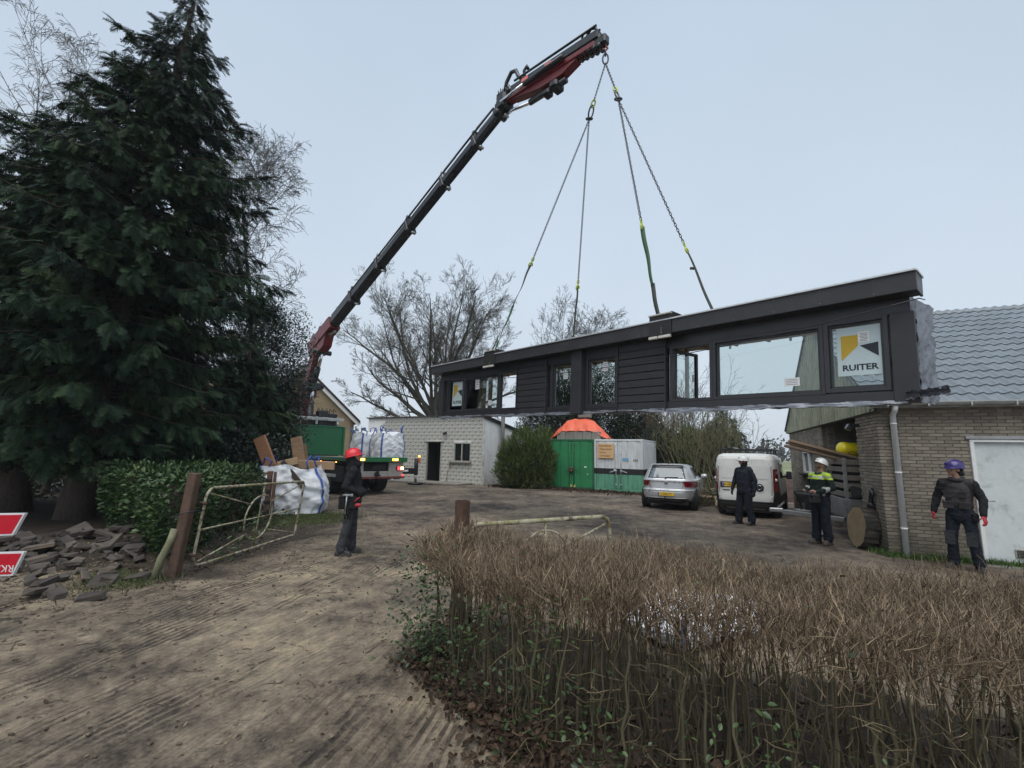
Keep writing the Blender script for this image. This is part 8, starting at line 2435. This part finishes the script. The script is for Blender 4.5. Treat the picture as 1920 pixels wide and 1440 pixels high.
    for (s, n, z, r) in col:
        for k in range(int(r * 340)):
            p = W(s + rnd.gauss(0, r), n + rnd.gauss(0, r * .55), max(.015, z + rnd.gauss(0, r * .7))); Q.append(tuple(p)); D.append((rnd.gauss(0, 1) , rnd.gauss(-.4, 1), rnd.gauss(.35, .6)))
    for k in range(260): n_ = rnd.uniform(0, ND); p = W(rnd.uniform(hs(n_), SL), n_, rnd.uniform(.5, .98)); Q.append(tuple(p)); D.append((rnd.gauss(0, 1), rnd.gauss(0, 1), .5))
    Q, D = np.array(Q), np.array(D)
    PV, PF = leaf_proto(1, .55, .12, .06)
    V, F, a = scatter(PV, PF, basis_rot(D, (0, 0, 1), roll=rng.normal(0, .6, len(Q))) * rng.uniform(.020, .048, len(Q))[:, None, None], Q, rng.uniform(0, 1, len(Q)))
    o = link_mesh("ivy", np_mesh("ivy", V, F, ivy_m, False, {"rnd": a})); tag(o, kind="stuff")
    # dead leaves at the foot and caught in the stems
    Q = []
    for k in range(5200):
        n = rnd.gauss(.02, .20) if rnd.random() < .5 else rnd.uniform(0, ND); s = rnd.uniform(0, SL) if rnd.random() < .6 else hs(max(0, n)) + rnd.gauss(.05, .18)
        p = W(s, n, 0); z = gz1(p.x, p.y) + rnd.uniform(.005, .03) + (rnd.random() < .22) * rnd.uniform(0, .22); Q.append((p.x, p.y, z))
    Q = np.array(Q); PV, PF = leaf_proto(1, .65, .30, .16)
    Rm = basis_rot(np.stack([rng.normal(size=len(Q)), rng.normal(size=len(Q)), rng.normal(0, .35, len(Q))], 1), (0, 0, 1), roll=rng.normal(0, .8, len(Q))) * rng.uniform(.02, .055, len(Q))[:, None, None]
    V, F, a = scatter(PV, PF, Rm, Q, rng.uniform(0, 1, len(Q)))
    tag(link_mesh("leaf_litter", np_mesh("leaf_litter", V, F, dead_m, False, {"rnd": a})), kind="stuff")
clipped_hedge()

def ground_scatter():
    rng = np.random.default_rng(99)
    def put(name, pts, size, mat, proto, flat=.35, zoff=.004):
        pts = np.array(pts); z = gz(pts[:, 0], pts[:, 1]) + zoff
        P = np.stack([pts[:, 0], pts[:, 1], z], 1); n = len(P)
        Rm = basis_rot(np.stack([rng.normal(size=n), rng.normal(size=n), rng.normal(0, flat, n)], 1), (0, 0, 1), roll=rng.normal(0, flat * 1.5, n)) * rng.uniform(size[0], size[1], n)[:, None, None]
        V, F, a = scatter(proto[0], proto[1], Rm, P, rng.uniform(0, 1, n))
        tag(link_mesh(name, np_mesh(name, V, F, mat, False, {"rnd": a})), kind="stuff")
    # clods and small stones pressed into the drive
    t = (1 + 5 ** .5) / 2
    iv = np.array([(-1, t, 0), (1, t, 0), (-1, -t, 0), (1, -t, 0), (0, -1, t), (0, 1, t), (0, -1, -t), (0, 1, -t), (t, 0, -1), (t, 0, 1), (-t, 0, -1), (-t, 0, 1)]) / 2.0 * np.array([1, .75, .5]) + rng.normal(0, .09, (12, 3))
    fi = np.array([(0, 11, 5), (0, 5, 1), (0, 1, 7), (0, 7, 10), (0, 10, 11), (1, 5, 9), (5, 11, 4), (11, 10, 2), (10, 7, 6), (7, 1, 8), (3, 9, 4), (3, 4, 2), (3, 2, 6), (3, 6, 8), (3, 8, 9), (4, 9, 5), (2, 4, 11), (6, 2, 10), (8, 6, 7), (9, 8, 1)])
    clod = leafmat("clod", [(.2, (.060, .048, .036)), (.5, (.125, .10, .074)), (.85, (.27, .22, .155))], .95, spec=.2)
    pts = np.stack([rng.uniform(-7, 1.2, 3200), rng.uniform(1.7, 11, 3200)], 1)
    w = fbm(pts[:, 0] * 1.3, pts[:, 1] * 1.3, 3, 71); pts = pts[w + rng.uniform(-.15, .15, len(w)) > .50]
    put("clods", pts, (.005, .022), clod, (iv, fi))
    put("rubble_crumbs", np.stack([rng.normal(-6.4, 1.4, 900), rng.normal(6.6, 1.2, 900)], 1), (.01, .035), clod, (iv, fi))
    lf = leaf_proto(1, .55, .22, .12)
    put("fallen_leaves", np.concatenate([np.stack([rng.uniform(-7, 1, 500), rng.uniform(2, 11, 500)], 1), np.stack([rng.normal(-5.0, .7, 900), rng.normal(7.3, 1.3, 900)], 1)]), (.02, .055), dead_m, lf, .25)
    c = rng.uniform(-3, 8, 5200); k = rng.uniform(-1.5, .1, 5200) ; k = -np.abs(rng.normal(0, .6, 5200))
    put("leaf_drift", np.stack([2.06 + .871 * c + .491 * k, 24.1 - .491 * c + .871 * k], 1), (.05, .13), dead_m, lf, .5, .02)
    # grass and weeds: verge by the bag, gate foot, barn foot
    def blades(name, pts, h, mat, seed):
        r = np.random.default_rng(seed); pts = np.array(pts); n = len(pts)
        PV = np.array([(0, -.05, 0), (0, .05, 0), (.55, .035, .12), (.55, -.035, .12), (1, 0, .0)]); PF = np.array([(0, 1, 2), (0, 2, 3), (3, 2, 4)])
        P = np.stack([pts[:, 0], pts[:, 1], gz(pts[:, 0], pts[:, 1])], 1)
        d = np.stack([r.normal(0, .5, n), r.normal(0, .5, n), np.ones(n)], 1)
        V, F, a = scatter(PV, PF, basis_rot(d, (0, 1, 0), roll=r.uniform(0, 6, n)) * r.uniform(h * .5, h * 1.2, n)[:, None, None], P, r.uniform(0, 1, n))
        tag(link_mesh(name, np_mesh(name, V, F, mat, False, {"rnd": a})), kind="stuff")
    gm = leafmat("grass_green", [(.2, (.035, .045, .016)), (.5, (.065, .085, .028)), (.85, (.13, .14, .06))], .7, spec=.2)
    r = rng
    blades("grass", np.concatenate([np.stack([r.normal(-5.0, .55, 5000), r.normal(11.9, .8, 5000)], 1), np.stack([r.normal(-4.9, .28, 900), r.normal(6.1, .22, 900)], 1)]), .085, gm, 1)
    bw = np.array([BW.x, BW.y]); bg = np.array([BG.x, BG.y]); A = np.array([BA.x, BA.y])
    s = r.uniform(-.1, 2.4, 1500); o = -np.abs(r.normal(.05, .12, 1500)); q = A + s[:, None] * bw + o[:, None] * bg
    s2 = r.uniform(0, 1.3, 500); q2 = A + s2[:, None] * bg - np.abs(r.normal(.03, .10, 500))[:, None] * bw
    blades("weeds", np.concatenate([q, q2]), .13, leafmat("weed_green", [(.2, (.03, .055, .015)), (.5, (.06, .11, .025)), (.85, (.12, .19, .05))], .6, spec=.3), 2)
    # dropped twigs
    polys = []
    for k in range(160):
        x, y = r.uniform(-6.5, .6), r.uniform(2, 10); a = r.uniform(0, 6.28); L = r.uniform(.05, .24)
        p = [np.array([x, y]) + np.array([math.cos(a), math.sin(a)]) * L * t + r.normal(0, .008, 2) for t in (0, .33, .66, 1)]
        polys.append(([(q[0], q[1], gz1(q[0], q[1]) + .006) for q in p], [.004, .0035, .003, .002]))
    V, F = np_tubes(polys, 4); tag(link_mesh("dropped_twigs", np_mesh("dropped_twigs", V, F, bark_m, True)), kind="stuff")
    # brushwood between the car and the van
    polys = []
    for k in range(420):
        p = np.array([r.uniform(5.9, 8.2), r.uniform(16.7, 18.2), r.uniform(.02, .55)]); d = r.normal(size=3) * np.array([1, .5, .35]); d /= np.linalg.norm(d); L = r.uniform(.3, 1.0)
        polys.append(([tuple(p), tuple(p + d * L * .5 + r.normal(0, .03, 3)), tuple(np.maximum(p + d * L, [-99, -99, .01]))], [.014, .010, .005]))
    V, F = np_tubes(polys, 4); tag(link_mesh("brushwood", np_mesh("brushwood", V, F, stem_m, True)), kind="stuff")
ground_scatter()

def far_woods():
    rng = np.random.default_rng(123)
    P, S = [], []
    for k in range(260):
        a = rng.uniform(-.62, 1.25); R = rng.uniform(150, 330); x, y = R * math.sin(a), R * math.cos(a)
        if -.45 < x / y < .42 and R < 120: continue
        h = rng.uniform(4.0, 9.0) * (1 + .3 * math.sin(a * 17)); w = h * rng.uniform(.5, .9)
        n = 60
        q = rng.normal(size=(n, 3)); q /= np.linalg.norm(q, axis=1, keepdims=True); q *= rng.uniform(.3, 1, (n, 1)) ** .5
        P.append(np.array([x, y, h * .55]) + q * np.array([w * .6, w * .5, h * .5])); S.append(rng.uniform(.8, 1.9, n))
    P, S = np.concatenate(P), np.concatenate(S); n = len(P)
    PV, PF = leaf_simple(.7)
    V, F, a = scatter(PV, PF, rand_rot(n, rng) * S[:, None, None], P, rng.uniform(0, 1, n))
    o = link_mesh("distant_woods", np_mesh("distant_woods", V, F, leafmat("far_wood", [(.2, (.035, .038, .028)), (.8, (.07, .07, .05))], .9, spec=.1), False, {"rnd": a}))
    tag(o, kind="stuff")
far_woods()
